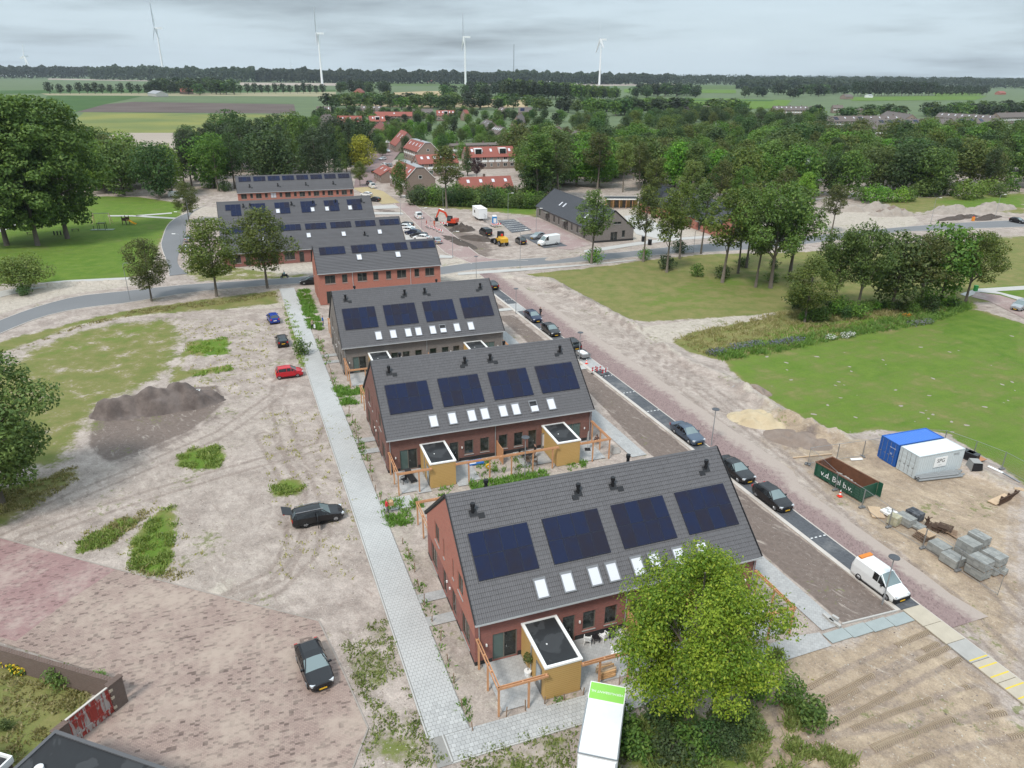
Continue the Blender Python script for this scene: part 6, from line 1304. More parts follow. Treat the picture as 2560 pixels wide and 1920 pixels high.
for a, b, c, d in ((-1.1, 1.1, -.65, -.61), (-1.1, 1.1, .61, .65), (-1.1, -1.06, -.61, .61), (1.06, 1.1, -.61, .61)): m.bx(a, b, c, d, .56, .95)
m.build('tray', M_['steel'], tr); MB().bar((1.1, 0, .5), (2.1, 0, .45), .07).build('drawbar', M_['steel'], tr); MB().box((0, .05, .78), (1.5, .9, .4), .1).build('load', M_['white'], tr)
for s in (-1, 1): w = link('wheel', WHEEL[0], tr, (0, s*.72, .3)); link('rim', WHEEL[1], w)
bay('sedan', GREYBLU, 'metallic grey blue saloon between the dark red and the nearest house', 18.5, glasscol='car_glass_dark')
bay('sedan', BLK, 'long black saloon on the parking strip beside the nearest roof', 9.75)
bay('hatch', BLK, 'rounded black hatchback on the parking strip, before the white van', 3.95)
vn = by_wheels('caddy', WHT, 'white delivery van with an orange beacon bar at the end of the street', Q2(1150, 437), Q2(1322, 565), 1, dark=True)
m = MB(); m.box((-1.75, 0, 1.89), (.34, 1.25, .12)); m.build('beacon_bar', pm('amber_beacon', (.62, .20, .02), .35), vn)
m = MB(); m.box((2.12, 0, .42), (.22, 1.66, .34)); m.build('front_bumper', M_['black'], vn)
# far vehicles
RP = lambda x, y: (980+x*.19439, 480+y*.19439); S5c = lambda x, y: (700+x*.19439, 220+y*.19439)
UH = px_head((1040, 560), (985, 508))
car('caddy', WHT, 'small white van driving away up the pink street', tuple(at(*RP(340, 335))), UH, detail=True)
PH = px_head(RP(210, 470), RP(60, 455))
for i, (x, y, kd, cl, lb) in enumerate(((170, 440, 'estate', GRAPH, 'dark car farthest in the bays behind the long row'), (200, 470, 'hatch', WHT, 'white car beside the farthest dark one in the bays behind the long row'), (245, 510, 'hatch', WHT, 'second white car in the bays, beside the dark blue one'), (270, 535, 'hatch', NAVY, 'dark blue car between white ones in the bays behind the long row'), (345, 575, 'estate', GRAPH, 'grey car in the bays behind the long row'), (380, 605, 'hatch', WHT, 'white car nearest in the bays behind the long row'))):
 car(kd, cl, lb, tuple(at(*RP(x, y+12))), PH+(pi if i in (1, 2) else 0), group='cars in the bays behind the rows')
car('hatch', SILV, 'silver car at the gable of the row with four panel groups', tuple(at(1092, 607)), UH)
car('hatch', GRAPH, 'dark blue grey car at the gable end by the buff pavers', tuple(at(*S5c(1215, 1455))), PH); car('hatch', WHT, 'white car behind the farthest estate row', tuple(at(*S5c(1110, 1390))), PH)
car('caddy', WHT, 'white van at the head of the buff paved street', tuple(at(*S5c(1185, 1282))), UH+.1); car('hatch', GRAPH, 'dark car beside the white van at the head of the buff street', tuple(at(*S5c(1150, 1240))), UH+.1)
for i, (x, y, kd, cl, lb) in enumerate(((1340, 1005, 'hatch', WHT, 'white car nearest in the village street'), (1390, 1010, 'hatch', SILV, 'silver car in the village street'), (1320, 925, 'hatch', WHT, 'white car in the village street under the golden tree'), (1385, 825, 'hatch', WHT, 'white car before the second mansard house'), (1375, 712, 'hatch', WHT, 'pale car far up the village street'), (1240, 1095, 'hatch', BLK, 'black car on the grass verge of the village street'))):
 car(kd, cl, lb, tuple(at(*S5c(x, y))), UH+.3+i, group=None)
by_wheels('hatch', SILV, 'silver hatchback in the dark bay beside the big white van', RP(1950, 590), RP(1850, 612), -1)
by_wheels('van', WHT, 'big white panel van parked before the bungalow forecourt', RP(2125, 675), RP(1950, 700), -1)
by_wheels('minivan', BLK, 'black panel van on the bare ground beside the soil heap', RP(1190, 570), RP(1130, 540), -1)
car('mpv', BLK, 'black people carrier between the wheel loader and the white van', tuple(at(*RP(1655, 660))), px_head(RP(1690, 670), RP(1600, 610)))
car('hatch', BLK, 'dark car driving on the asphalt road at the right edge', tuple(at(*QR(2168, 1432))), px_head(QR(2168, 1440), QR(2190, 1400)) if False else DN)
car('mpv', SILV, 'silver car at the right edge by the curved brick path', tuple(at(*Q4(2185, 340))), px_head(Q4(2185, 350), Q4(2212, 340))+pi)
car('caddy', WHT, 'white van under the trees at the end of the park road', tuple(at(440, 492)), .1); car('hatch', WHT, 'white car half hidden behind the left street tree', tuple(at(470, 628)), UPS); car('hatch', SILV, 'silver car behind the left street tree', tuple(at(472, 602)), UPS)
# box truck at the bottom edge
tk = thing('box_truck', 'white box truck with a green lettered tail lift at the bottom edge', 'truck', (0, 0, 0), 0)
zr = 3.35; pts = [at(1476.6, 1715, zr), at(1562, 1736, zr), at(1541, 1902.8, zr), at(1446.2, 1881, zr)]
ctr = (pts[0]+pts[1])/2; fr = (pts[2]+pts[3])/2; dv = (fr-ctr); LT = hypot(dv.x, dv.y)-.0; hd = atan2(dv.y, dv.x); WT = (pts[0]-pts[1]).length
tk.location = (ctr.x, ctr.y, .02); tk.rotation_euler = (0, 0, hd)
wt = max(min(WT, 2.5), 2.2)/2
m = MB(); m.bx(.9, LT, -wt, wt, .95, zr-.02); m.build('box', M_['white'], tk)
MB().bx(1.02, LT-.1, -wt+.1, wt-.1, zr-.018, zr+.0).build('roof_skin', pm('truck_roof_white', (.70, .71, .71), .5, .14, .9), tk)
m = MB(); m.bar((.92, -wt, zr), (LT, -wt, zr), .06, .06); m.bar((.92, wt, zr), (LT, wt, zr), .06, .06); m.bar((LT, -wt, zr), (LT, wt, zr), .06, .06); m.build('edge_rail', M_['steel'], tk)
# raised tail lift, lettered for whoever stands behind the truck
lp = MB().box((0, 0, 0), (1.4, 2*wt, .06)).build('tail_lift', pm('lime_green_panel', (.27, .62, .10), .5, .04), tk, (.2, 0, zr-.06), (0, .0, 0))
m = MB()
for a, b, c, d in ((-.7, .7, -wt, -wt+.05), (-.7, .7, wt-.05, wt), (-.7, -.64, -wt+.05, wt-.05), (.66, .7, -wt+.05, wt-.05)): m.bx(a, b, c, d, .031, .045)
m.build('lift_frame', M_['offwhite'], lp)
def text(body, size, mat, parent, loc, rot, ext=.004):
 cu = bpy.data.curves.new('lettering', 'FONT'); cu.body = body; cu.size = size; cu.align_x = 'CENTER'; cu.align_y = 'CENTER'; cu.extrude = ext; cu.materials.append(mat)
 o = bpy.data.objects.new('lettering', cu); COL.objects.link(o); me = bpy.data.meshes.new_from_object(o.evaluated_get(bpy.context.evaluated_depsgraph_get())); bpy.data.objects.remove(o)
 return link('lettering', me, parent, loc, rot)
text('VERHUISBANT.NL', .25, M_['white'], lp, (.02, 0, .036), (0, 0, -pi/2))
m = MB(); m.bx(LT+.15, LT+1.9, -1.0, 1.0, .5, 1.5); m.add([(LT+.15, -1, 1.5), (LT+1.9, -1, 1.5), (LT+1.9, 1, 1.5), (LT+.15, 1, 1.5), (LT+.25, -.92, 2.45), (LT+1.3, -.9, 2.45), (LT+1.3, .9, 2.45), (LT+.25, .92, 2.45)], ((4, 5, 6, 7), (0, 1, 5, 4), (1, 2, 6, 5), (2, 3, 7, 6), (3, 0, 4, 7))); m.build('cab', WHT, tk)
m = MB(); m.add([(LT+.12, -1.05, 2.5), (LT+.6, -1.0, 2.5), (LT+.6, 1.0, 2.5), (LT+.12, 1.05, 2.5), (LT+.1, -1.05, 3.3), (LT+.22, -1.0, 3.3), (LT+.22, 1.0, 3.3), (LT+.1, 1.05, 3.3)], ((4, 5, 6, 7), (0, 1, 5, 4), (1, 2, 6, 5), (2, 3, 7, 6), (3, 0, 4, 7))); m.build('wind_deflector', M_['white'], tk)
m = MB(); m.bx(.9, LT+.2, -.5, .5, .55, .95); m.build('chassis', M_['black'], tk)
for x in (2.0, LT+1.0):
 for s in (-1, 1): w = link('wheel', WHEEL[0], tk, (x, s*.98, .42), None, (1.31, 1.2, 1.31)); link('rim', WHEEL[1], w)
# excavator
ORA, YEL = paint('orange_red_machine', (.55, .055, .02)), paint('yellow_machine', (.62, .36, .03))
ex = thing('excavator', 'orange red tracked excavator digging beside the pink street', 'excavator', tuple(at(*RP(765, 432))), px_head(RP(765, 430), RP(640, 420)))
m = MB()
for s in (-1, 1):
 prof = [(-1.5, .15), (-1.25, 0), (1.25, 0), (1.5, .15), (1.55, .45), (1.3, .72), (-1.3, .72), (-1.55, .45)]; y0, y1 = s*.75, s*1.2; vs = [(x, y0, z) for x, z in prof]+[(x, y1, z) for x, z in prof]
 MB().add(vs, [tuple(range(8)), tuple(range(8, 16))[::-1]]+[(i, (i+1) % 8, (i+1) % 8+8, i+8) for i in range(8)]).build('track', M_['black'], ex)
MB().box((0, 0, .8), (1.6, 1.7, .3)).build('turntable', ORA, ex)
m = MB(); m.bx(-1.7, .9, -1.15, 1.15, .95, 1.35); m.bx(-1.75, -.35, -1.15, 1.15, 1.35, 2.0); m.build('body', ORA, ex)
cb_ = MB().box((.15, .62, 2.0), (1.35, .98, 1.35), 0, .92).build('cab', M_['black'], ex); MB().box((.15, .62, 2.05), (1.2, 1.0, 1.0), 0, .93).build('cab_window', M_['car_glass'], cb_)
m = MB(); m.bar((.8, -.3, 1.3), (2.0, -.3, 3.4), .34, .5); m.bar((2.0, -.3, 3.35), (3.9, -.3, 3.9), .32, .42); m.build('boom', ORA, ex)
m = MB(); m.bar((3.5, -.3, 4.1), (4.6, -.3, 1.9), .26, .36); m.build('stick', ORA, ex); m = MB(); m.tube([(1.0, -.3, 2.1), (2.4, -.3, 3.3)], .09, 6); m.tube([(2.2, -.3, 4.0), (3.5, -.3, 4.25)], .08, 6); m.build('ram', M_['rim'], ex)
MB().add([(4.3, -.7, 1.9), (4.9, -.7, 1.7), (4.8, -.7, .9), (4.2, -.7, .8), (4.3, .1, 1.9), (4.9, .1, 1.7), (4.8, .1, .9), (4.2, .1, .8)], ((0, 1, 2, 3), (7, 6, 5, 4), (1, 5, 6, 2), (2, 6, 7, 3), (0, 4, 5, 1), (0, 3, 7, 4))).build('bucket', M_['black'], ex)
# wheel loader
wl = thing('wheel_loader', 'yellow wheel loader seen from behind beside the black people carrier', 'loader', tuple(at(*RP(1400, 680))), px_head(RP(1430, 690), RP(1260, 610)))
m = MB(); m.bx(-2.2, -.3, -.95, .95, .95, 1.85); m.add([(-2.2, -.9, 1.85), (-.3, -.9, 1.85), (-.3, .9, 1.85), (-2.2, .9, 1.85), (-1.9, -.75, 2.15), (-.3, -.75, 2.2), (-.3, .75, 2.2), (-1.9, .75, 2.15)], ((4, 5, 6, 7), (0, 1, 5, 4), (1, 2, 6, 5), (2, 3, 7, 6), (3, 0, 4, 7))); m.build('engine_cover', YEL, wl)
m = MB(); m.bx(.3, 1.4, -.6, .6, .8, 1.4); m.bar((1.2, -.45, 1.5), (2.8, -.45, .7), .18, .3); m.bar((1.2, .45, 1.5), (2.8, .45, .7), .18, .3); m.build('front_frame', YEL, wl)
cbn = MB().box((.15, 0, 2.45), (1.35, 1.35, 1.6), 0, .9).build('cab', M_['black'], wl); MB().box((.15, 0, 2.5), (1.38, 1.2, 1.0), 0, .93).build('cab_window', M_['car_glass'], cbn); MB().box((-.62, 0, 2.5), (.12, .5, .5)).build('operator_vest', pm('red_hi_vis', (.7, .04, .03), .8), cbn)
MB().add([(2.6, -1.3, .15), (3.5, -1.3, .1), (3.3, -1.3, .4), (2.7, -1.3, 1.15), (2.6, 1.3, .15), (3.5, 1.3, .1), (3.3, 1.3, .4), (2.7, 1.3, 1.15)], ((0, 1, 2, 3), (7, 6, 5, 4), (0, 4, 5, 1), (1, 5, 6, 2), (3, 2, 6, 7), (0, 3, 7, 4))).build('bucket', M_['black'], wl)
for x in (-1.3, 1.2):
 for s in (-1, 1): w = link('wheel', WHEEL[0], wl, (x, s*.95, .68), None, (2.1, 2.2, 2.1)); link('rim', WHEEL[1], w)
# scooter rider on the asphalt road
# ---------------------------------------------------------------- things on the building site
R8 = lambda x, y: (1980+x*.26221, 1060+y*.26221)          # reading of the enlarged site corner
def container(label, corner, along, col, colname, doorlabel):
 """20 ft container; corner = near door corner on the ground, along = pixel of the other end of the long seen side"""
 a, b = at(*corner), at(*along); d = b-a; hd = atan2(d.y, d.x); L, W, Hh = 6.06, 2.44, 2.59
 c = thing('shipping_container', label, 'container', (a.x, a.y, 0), hd, 'containers on the building site'); pmn = pm(colname, col, .5, .1, 1.0)
 m = MB()
 def corr(p, q, n, out, z0, z1):   # corrugated wall
  p, q, out = Vector(p), Vector(q), Vector(out)
  for i in range(n):
   u0, u1, u2, u3 = i/n, (i+.28)/n, (i+.5)/n, (i+.78)/n
   pts = [p.lerp(q, u0), p.lerp(q, u1), p.lerp(q, u2)+out, p.lerp(q, u3)+out, p.lerp(q, (i+1)/n)]
   for s, e in zip(pts, pts[1:]): m.quad((s.x, s.y, z0), (e.x, e.y, z0), (e.x, e.y, z1), (s.x, s.y, z1))
 corr((.1, .03, 0), (L-.1, .03, 0), 20, (0, .035, 0), .15, Hh-.1); corr((.1, W-.03, 0), (L-.1, W-.03, 0), 20, (0, -.035, 0), .15, Hh-.1); corr((L-.03, .1, 0), (L-.03, W-.1, 0), 8, (-.035, 0, 0), .15, Hh-.1)
 m.build('wall', pmn, c); m = MB(); n = 18
 for i in range(n):
  x0, x1 = .1+(L-.2)*i/n, .1+(L-.2)*(i+.5)/n; x2 = .1+(L-.2)*(i+1)/n; z = Hh-.02
  m.quad((x0, .06, z), (x1, .06, z), (x1, W-.06, z), (x0, W-.06, z)); m.quad((x1, .06, z), (x1+.04, .06, z-.035), (x1+.04, W-.06, z-.035), (x1, W-.06, z)); m.quad((x1+.04, .06, z-.035), (x2-.04, .06, z-.035), (x2-.04, W-.06, z-.035), (x1+.04, W-.06, z-.035)); m.quad((x2-.04, .06, z-.035), (x2, .06, z), (x2, W-.06, z), (x2-.04, W-.06, z-.035))
 m.build('roof', pm(colname+'_roof', tuple(min(.8, k*1.5+.03) for k in col), .45, .08, 1.0), c); m = MB()  # roof takes the wall colour lightened, daylight on top put into the paint
 for y in (.06, W-.06):
  m.bx(0, L, y-.06, y+.06, 0, .15); m.bx(0, L, y-.06, y+.06, Hh-.1, Hh)
  for x in (.06, L-.06): m.bx(x-.06, x+.06, y-.06, y+.06, .15, Hh-.1)
 for x in (.06, L-.06): m.bx(x-.06, x+.06, .12, W-.12, 0, .15); m.bx(x-.06, x+.06, .12, W-.12, Hh-.1, Hh)
 m.build('frame', pmn, c)
 for k in (0, 1):
  y0 = .13+k*(W-.26)/2; dr = MB().bx(.02, .07, y0+.01, y0+(W-.26)/2-.01, .17, Hh-.12).build('door', pmn, c); m = MB()
  for z in (.5, 1.1, 1.7): m.bx(.0, .02, y0+.06, y0+(W-.26)/2-.06, z, z+.35)
  m.build('door_panel', pmn, dr); m = MB()
  for y in (y0+.25, y0+.85): m.tube([(-.025, y, .15), (-.025, y, Hh-.1)], .018, 6); m.box((-.03, y+.1, 1.0), (.03, .22, .05))
  m.build('lock_bar', M_['steel'], dr)
 return c, hd
cw, hdw = container('pale grey shipping container with a white company board on its side', R8(1165, 525), R8(1575, 445), (.50, .55, .57), 'container_grey', '')
bd = MB().box((3.0, -.03, 1.55), (1.65, .03, 1.15)).build('sign', M_['white'], cw)
text('SPG', .62, M_['black'], bd, (3.0, -.05, 1.68), (pi/2, 0, 0)); text('bouw', .16, pm('sign_grey_ink', (.25, .26, .27)), bd, (3.0, -.05, 1.2), (pi/2, 0, 0)); text('8X62', .32, pm('sign_grey_ink', (.25, .26, .27)), cw, (5.0, -.012, 2.15), (pi/2, 0, 0))
cbx, _ = container('bright blue shipping container behind the pale grey one', R8(965, 415), R8(1370, 335), (.015, .095, .36), 'container_blue', '')
cbx.location = cw.location + Vector((-sin(hdw), cos(hdw), 0))*2.62 + Vector((cos(hdw), sin(hdw), 0))*-.05; cbx.rotation_euler = (0, 0, hdw)
text('31', .3, M_['white'], cbx, (-.06, .7, 1.25), (pi/2, 0, -pi/2)); text('SVKU 273621', .14, M_['white'], cbx, (-.06, .62, 1.95), (pi/2, 0, -pi/2))
# green open skip
a, b = at(*R8(205, 490)), at(*R8(635, 740)); d = b-a; hd = atan2(d.y, d.x); LS = d.length
sk = thing('skip_container', 'dark green open skip with rusty inside and white lettering', 'skip', (a.x, a.y, 0), hd)
GRN = pm('dark_green_paint', (.014, .075, .045), .55, .2, 1.5); RST = pm('rusty_steel', (.14, .062, .035), .85, .35, 2.0)
Ws, Hs = 2.35, 1.55
MB().bx(0, LS, 0, .06, .15, Hs).build('side_wall', GRN, sk); MB().bx(0, LS, Ws-.06, Ws, .15, Hs).build('side_wall', GRN, sk); MB().bx(0, .06, .06, Ws-.06, .15, Hs).build('end_wall', GRN, sk); MB().bx(LS-.06, LS, .06, Ws-.06, .15, Hs).build('end_wall', GRN, sk)
m = MB(); m.bx(.062, LS-.062, .062, .09, .2, Hs-.02); m.bx(.062, LS-.062, Ws-.09, Ws-.062, .2, Hs-.02); m.bx(.062, .09, .09, Ws-.09, .2, Hs-.02); m.bx(LS-.09, LS-.062, .09, Ws-.09, .2, Hs-.02); m.bx(.09, LS-.09, .09, Ws-.09, .16, .25); m.build('lining', RST, sk)
m = MB()
for i in range(9): x = .15+i*(LS-.3)/8; m.bx(x-.05, x+.05, -.07, -.003, .15, Hs-.1); m.bx(x-.05, x+.05, Ws+.003, Ws+.07, .15, Hs-.1)
m.build('rib', GRN, sk); m = MB(); m.bx(-.05, LS+.05, -.08, .08, Hs, Hs+.09); m.bx(-.05, LS+.05, Ws-.08, Ws+.08, Hs, Hs+.09); m.bx(-.05, .1, .08, Ws-.08, Hs, Hs+.09); m.build('rim', RST, sk)
MB().bx(LS-.02, LS+.55, -.08, -.02, .15, Hs+.08).build('door_flap', GRN, sk); MB().bx(LS, LS+.5, Ws+.02, Ws+.08, .15, Hs+.1).build('door_flap', GRN, sk)
m = MB(); r = random.Random(4)
for i in range(26): m.box((r.uniform(1.2, LS-.4), r.uniform(.4, Ws-.4), r.uniform(.3, .5)), (r.uniform(.2, .8), r.uniform(.1, .4), r.uniform(.05, .25)), r.uniform(0, 3))
o = m.build('rubble', pm('pale_rubble', (.42, .40, .37), .9, .3, 3), sk); o['kind'] = 'stuff'
text('v.d. Bel b.v.', .85, M_['white'], sk, (LS*.5, -.075, .82), (pi/2, 0, 0))
# mesh fence panels
def fence_panel(p, q, label):
 a, b = Vector(p), Vector(q); d = b-a; L = d.length; f = thing('fence_panel', label, 'fence', (a.x, a.y, 0), atan2(d.y, d.x), 'mesh fence panels of the building site'); z0, z1 = .15, 2.0
 MB().tube([(0, 0, z0-.1), (0, 0, z1)], .024, 6).build('post', M_['steel'], f); MB().tube([(L-.06, 0, z0-.1), (L-.06, 0, z1)], .024, 6).build('post', M_['steel'], f)
 MB().tube([(0, 0, z1), (L-.06, 0, z1)], .02, 6).build('rail', M_['steel'], f); MB().tube([(0, 0, z0), (L-.06, 0, z0)], .02, 6).build('rail', M_['steel'], f)
 m = MB(); n = int(L/.14)
 for i in range(1, n): m.bar((L*i/n, 0, z0), (L*i/n, 0, z1), .004)
 for k in range(1, 7): m.bar((0, .005, z0+(z1-z0)*k/7), (L-.06, .005, z0+(z1-z0)*k/7), .004)
 o = m.build('wire_mesh', M_['steel'], f); o['kind'] = 'stuff'
 MB().box((0, 0, .07), (.24, .66, .13)).build('foot', pm('fence_foot_concrete', (.16, .16, .16), .9), f); return f
def fence_run(px, lab):
 P = [at(*q) for q in px]
 for i in range(len(P)-1): fence_panel(P[i], P[i+1], lab[i] if i < len(lab) else lab[-1])
fence_run([R8(150, 385), R8(425, 345), R8(672, 312), R8(960, 260), R8(1200, 205), R8(1440, 215)], ['mesh fence panel at the left end of the green skip', 'mesh fence panel left of the blue container', 'mesh fence panel meeting the blue container', 'mesh fence panel behind the blue container', 'mesh fence panel at the back corner of the containers'])
fence_run([R8(1440, 215), R8(1725, 320), R8(2000, 430), R8(2290, 590)], ['mesh fence panel behind the pale grey container', 'mesh fence panel behind the black bins', 'mesh fence panel at the right edge by the lawn'])
fence_run([R8(150, 385), R8(410, 632), R8(665, 798), R8(920, 985), R8(1245, 1185), R8(1580, 1400), R8(1965, 1640)], ['mesh fence panel along the front of the green skip', 'mesh fence panel at the lettered end of the skip', 'mesh fence panel before the plywood board', 'mesh fence panel before the pallets', 'mesh fence panel before the first stone packs', 'mesh fence panel nearest the viewer before the stone packs'])
# packs of grey paving blocks
BLKM = [pm('stone_block_%d' % i, c, .9, .12, 2) for i, c in enumerate(((.27, .275, .26), (.31, .315, .30), (.235, .24, .23)))]
_blk = {}
def block_pack(label, c, nx, ny, nz, sz, rz, z0=.0, group='packs of paving blocks', gap=True, mats=None):
 p = thing('block_pack', label, 'block pack', (c[0], c[1], z0), rz, group); r = random.Random(len(label)); mats = mats or BLKM
 m = MB()
 for k in (-1, 0, 1): m.box((0, k*ny*sz[1]*.4, .05), (nx*sz[0], .1, .1))
 m.build('pallet', M_['timber_old'], p)
 for i in range(nx):
  for j in range(ny):
   for k in range(nz):
    if 0 < i < nx-1 and 0 < j < ny-1 and k < nz-1: continue
    key = (sz, r.randrange(3)); 
    if key not in _blk: _blk[key] = MB().box((0, 0, 0), (sz[0]-.012, sz[1]-.012, sz[2]-.008)).mesh('stone_block', mats[key[1]])
    link('stone_block', _blk[key], p, ((i-(nx-1)/2)*sz[0]+r.uniform(-.006, .006), (j-(ny-1)/2)*sz[1]*(1.06 if gap and j >= ny/2 else 1), .1+sz[2]*(k+.5)))
 return p
UPR = UPS-.0
def pk(px, **k): return at(*R8(*px))
bs = (.5, .2, .19)
for i, (px, nx, ny, nz, z0, lb) in enumerate((((1395, 1220), 3, 6, 4, 0, 'grey block pack first beside the pallets, lower front'), ((1515, 1330), 3, 6, 4, 0, 'low grey block pack in front, middle of the row'), ((1650, 1275), 3, 6, 4, 0, 'lower grey block pack under the green marked one'), ((1650, 1275), 3, 6, 4, .87, 'upper grey block pack with a green mark on top'), ((1745, 1210), 3, 5, 4, 0, 'lower grey block pack at the back of the stacks'), ((1745, 1210), 3, 5, 4, .87, 'upper grey block pack at the back of the stacks'),
  ((1760, 1440), 3, 6, 4, 0, 'lower grey block pack at the right front'), ((1760, 1440), 3, 6, 4, .87, 'upper grey block pack at the right front'), ((1890, 1395), 3, 6, 4, 0, 'lower grey block pack at the right end'), ((1890, 1395), 3, 6, 4, .87, 'upper grey block pack at the right end'))):
 block_pack(lb, at(*R8(*px)), nx, ny, nz, bs, UPS+.05+.03*sin(i*3), z0)
block_pack('grey block pack before the skip end, next to the charcoal one', at(*R8(1075, 950)), 3, 5, 4, bs, UPS+.1)
CHAR = [pm('charcoal_block_%d' % i, c, .85, .15, 2) for i, c in enumerate(((.05, .055, .065), (.08, .085, .095), (.11, .115, .125)))]
_blk.clear(); block_pack('charcoal block pack with a ragged top beside the grey one', at(*R8(1160, 905)), 4, 6, 4, (.32, .17, .19), UPS+.1, mats=CHAR)
CRM = [pm('cream_block_%d' % i, c, .9, .15, 2) for i, c in enumerate(((.42, .39, .26), (.48, .45, .33), (.36, .34, .24)))]
_blk.clear(); block_pack('cream stone pack in netting next to the fence foot', at(*R8(965, 955)), 3, 4, 5, (.3, .22, .17), UPS+.25, mats=CRM)
_blk.clear(); block_pack('flat grey slab pack beside the pallets', at(*R8(1190, 985)), 3, 5, 2, (.38, .2, .1), UPS+.15); _blk.clear(); block_pack('few loose blocks left at the end of the stacks', at(*R8(1990, 1420)), 2, 3, 2, (.4, .2, .19), UPS+.3)
_blk.clear(); block_pack('white tile pack beside the plywood board', at(*R8(925, 860)), 3, 4, 2, (.4, .28, .12), UPS+.1, mats=[M_['concrete'], M_['white'], M_['offwhite']])
def pallet(label, p, rz, tilt=0.0, z0=0.0, mat='timber_old'):
 t = thing('pallet', label, 'pallet', (p[0], p[1], z0), rz, 'wooden pallets'); t.rotation_euler = (tilt, 0, rz)
 for k in range(7): MB().box((0, -.5+.166*k, .13), (1.2, .1, .022)).build('slat', M_[mat], t)
 for k in (-.5, 0, .5): MB().box((k, 0, .06), (.1, 1.0, .1)).build('bearer', M_[mat], t)
 return t
PA = at(*R8(1235, 1090)); PB_ = at(*R8(1400, 1010))
for i in range(5): pallet(['lowest pallet in the stack beside the block packs', 'second pallet from the bottom of the stack', 'middle pallet of the stack beside the block packs', 'fourth pallet in the stack', 'pale topmost pallet of the stack'][i], (PA.x+.06*i, PA.y-.05*i), UPS+.1*sin(i*2), .03*(i % 2), .16*i, 'timber_old' if i < 4 else 'timber_pale')
for i in range(4): pallet(['dark slatted pallet on the ground behind the stack', 'dark pallet lying on the slatted one', 'tilted dark pallet on top behind the stack', 'weathered pallet at the back of the heap'][i], (PB_.x+.35*i-.3, PB_.y-.2*i+.2), UPS+.3+.1*i, .05*(i-1), .05+.17*i if i < 3 else .02, 'timber_dark' if i != 3 else 'timber_old')
PT_ = at(*R8(1500, 1055)); pl = thing('plank', 'grey plank leaning against the back of the pallets', 'plank', (PT_.x, PT_.y, .15), UPS); MB().box((0, 0, 0), (2.2, .25, .06)).build('board', M_['timber_old'], pl)
rt = thing('tree_stump', 'dark upturned root stump behind the pallets', 'stump', tuple(at(*R8(1280, 965))), 0); m = MB(); r = random.Random(2); m.tube([(0, 0, 0), (.1, 0, .5), (.05, .1, .9)], [.16, .14, .06], 7)
for i in range(7): a = i*.9; m.tube([(0, 0, .3+.07*i), (.35*cos(a), .35*sin(a), .45+.1*i)], [.08, .02], 5)
m.build('root', M_['timber_dark'], rt)
pw = thing('plywood_board', 'single plywood board lying by the fence foot', 'board', tuple(at(*R8(800, 845))), UPS-.55); MB().box((0, 0, .06), (1.9, 1.15, .10)).build('board', M_['timber_pale'], pw)
# bundle of grey pipes before the container
p0, p1 = at(*R8(1195, 545)), at(*R8(1600, 500)); d = p1-p0; hd = atan2(d.y, d.x); nv = Vector((-sin(hd), cos(hd), 0))
for i in range(8):
 L = 5.2+.5*sin(i*2.1); j, k = (i % 5, 0) if i < 5 else (i-5+.5, 1); q = p0+nv*(.26*j-.1)
 pp = thing('drain_pipe', 'grey plastic drain pipe in the bundle before the pale container', 'pipe', (q.x, q.y, .12+.2*k), hd, 'grey drain pipes'); MB().tube([(.15*sin(i*3), 0, 0), (L, 0, 0)], .115, 10, False).build('tube', pm('grey_pvc', (.24, .25, .255), .5), pp); MB().tube([(L-.25, 0, 0), (L, 0, 0)], .135, 10, False).build('socket', pm('grey_pvc', (.24, .25, .255), .5), pp)
# concrete skip funnel, bins, planks at the right
cf = thing('concrete_funnel', 'grey concrete pouring funnel with a dark mouth right of the pale container', 'funnel', tuple(at(*R8(1725, 455))), UPS-.5)
m = MB(); o8 = [(-.75, -.6), (.75, -.6), (.75, .6), (-.75, .6)]; m.add([(x, y, .1) for x, y in o8]+[(x*.75, y*.75, 1.3) for x, y in o8], ((0, 1, 5, 4), (1, 2, 6, 5), (2, 3, 7, 6), (4, 5, 6, 7))); m.build('shell', M_['sill'], cf); MB().add([(-.73, -.55, .12), (-.73, .55, .12), (-.56, .42, 1.2), (-.56, -.42, 1.2)], ((0, 1, 2, 3),)).build('mouth', M_['black'], cf)  # black sheet across the open side stands for the shade inside
m = MB(); m.bx(-.76, .76, -.62, -.55, .05, .18); m.bx(-.76, .76, .55, .62, .05, .18); m.build('frame', M_['steel'], cf)
for i, (px, lb) in enumerate(((((1670, 330)), 'black tool box with a yellow sticker behind the pale container'), ((1710, 350), 'black box right of the stickered one'))):
 t = thing('tool_box', lb, 'box', tuple(at(*R8(*px))), UPS+.2, 'black boxes behind the containers'); MB().box((0, 0, .45), (1.1, .75, .9)).build('tub', M_['black'], t); MB().box((0, 0, .93), (1.16, .8, .06)).build('lid', pm('dark_grey_lid', (.05, .055, .06), .5), t)
 if i == 0: MB().box((0, -.38, .6), (.6, .01, .2)).build('sticker', M_['plate'], t)
ob = thing('cardboard_sheet', 'orange brown board beside the black boxes', 'board', tuple(at(*R8(1785, 355))), .4); MB().box((0, 0, .25), (1.3, .7, .05)).build('board', pm('orange_board', (.42, .2, .1), .8), ob)
bw_ = thing('timber_rack', 'dark timber rack with upright slats at the right edge', 'rack', tuple(at(*R8(2060, 735))), UPS-pi/2+.15)
for k in range(22): MB().box((-1.6+.15*k, 0, .38), (.05, .05, .6)).build('slat', M_['timber_dark'], bw_)
for z in (.1, .66): MB().box((0, 0, z), (3.4, .12, .09)).build('rail', M_['timber_dark'], bw_)
for k in (-1.2, 0, 1.2): MB().box((k, .1, .4), (.12, .2, .85)).build('post', M_['timber_dark'], bw_)
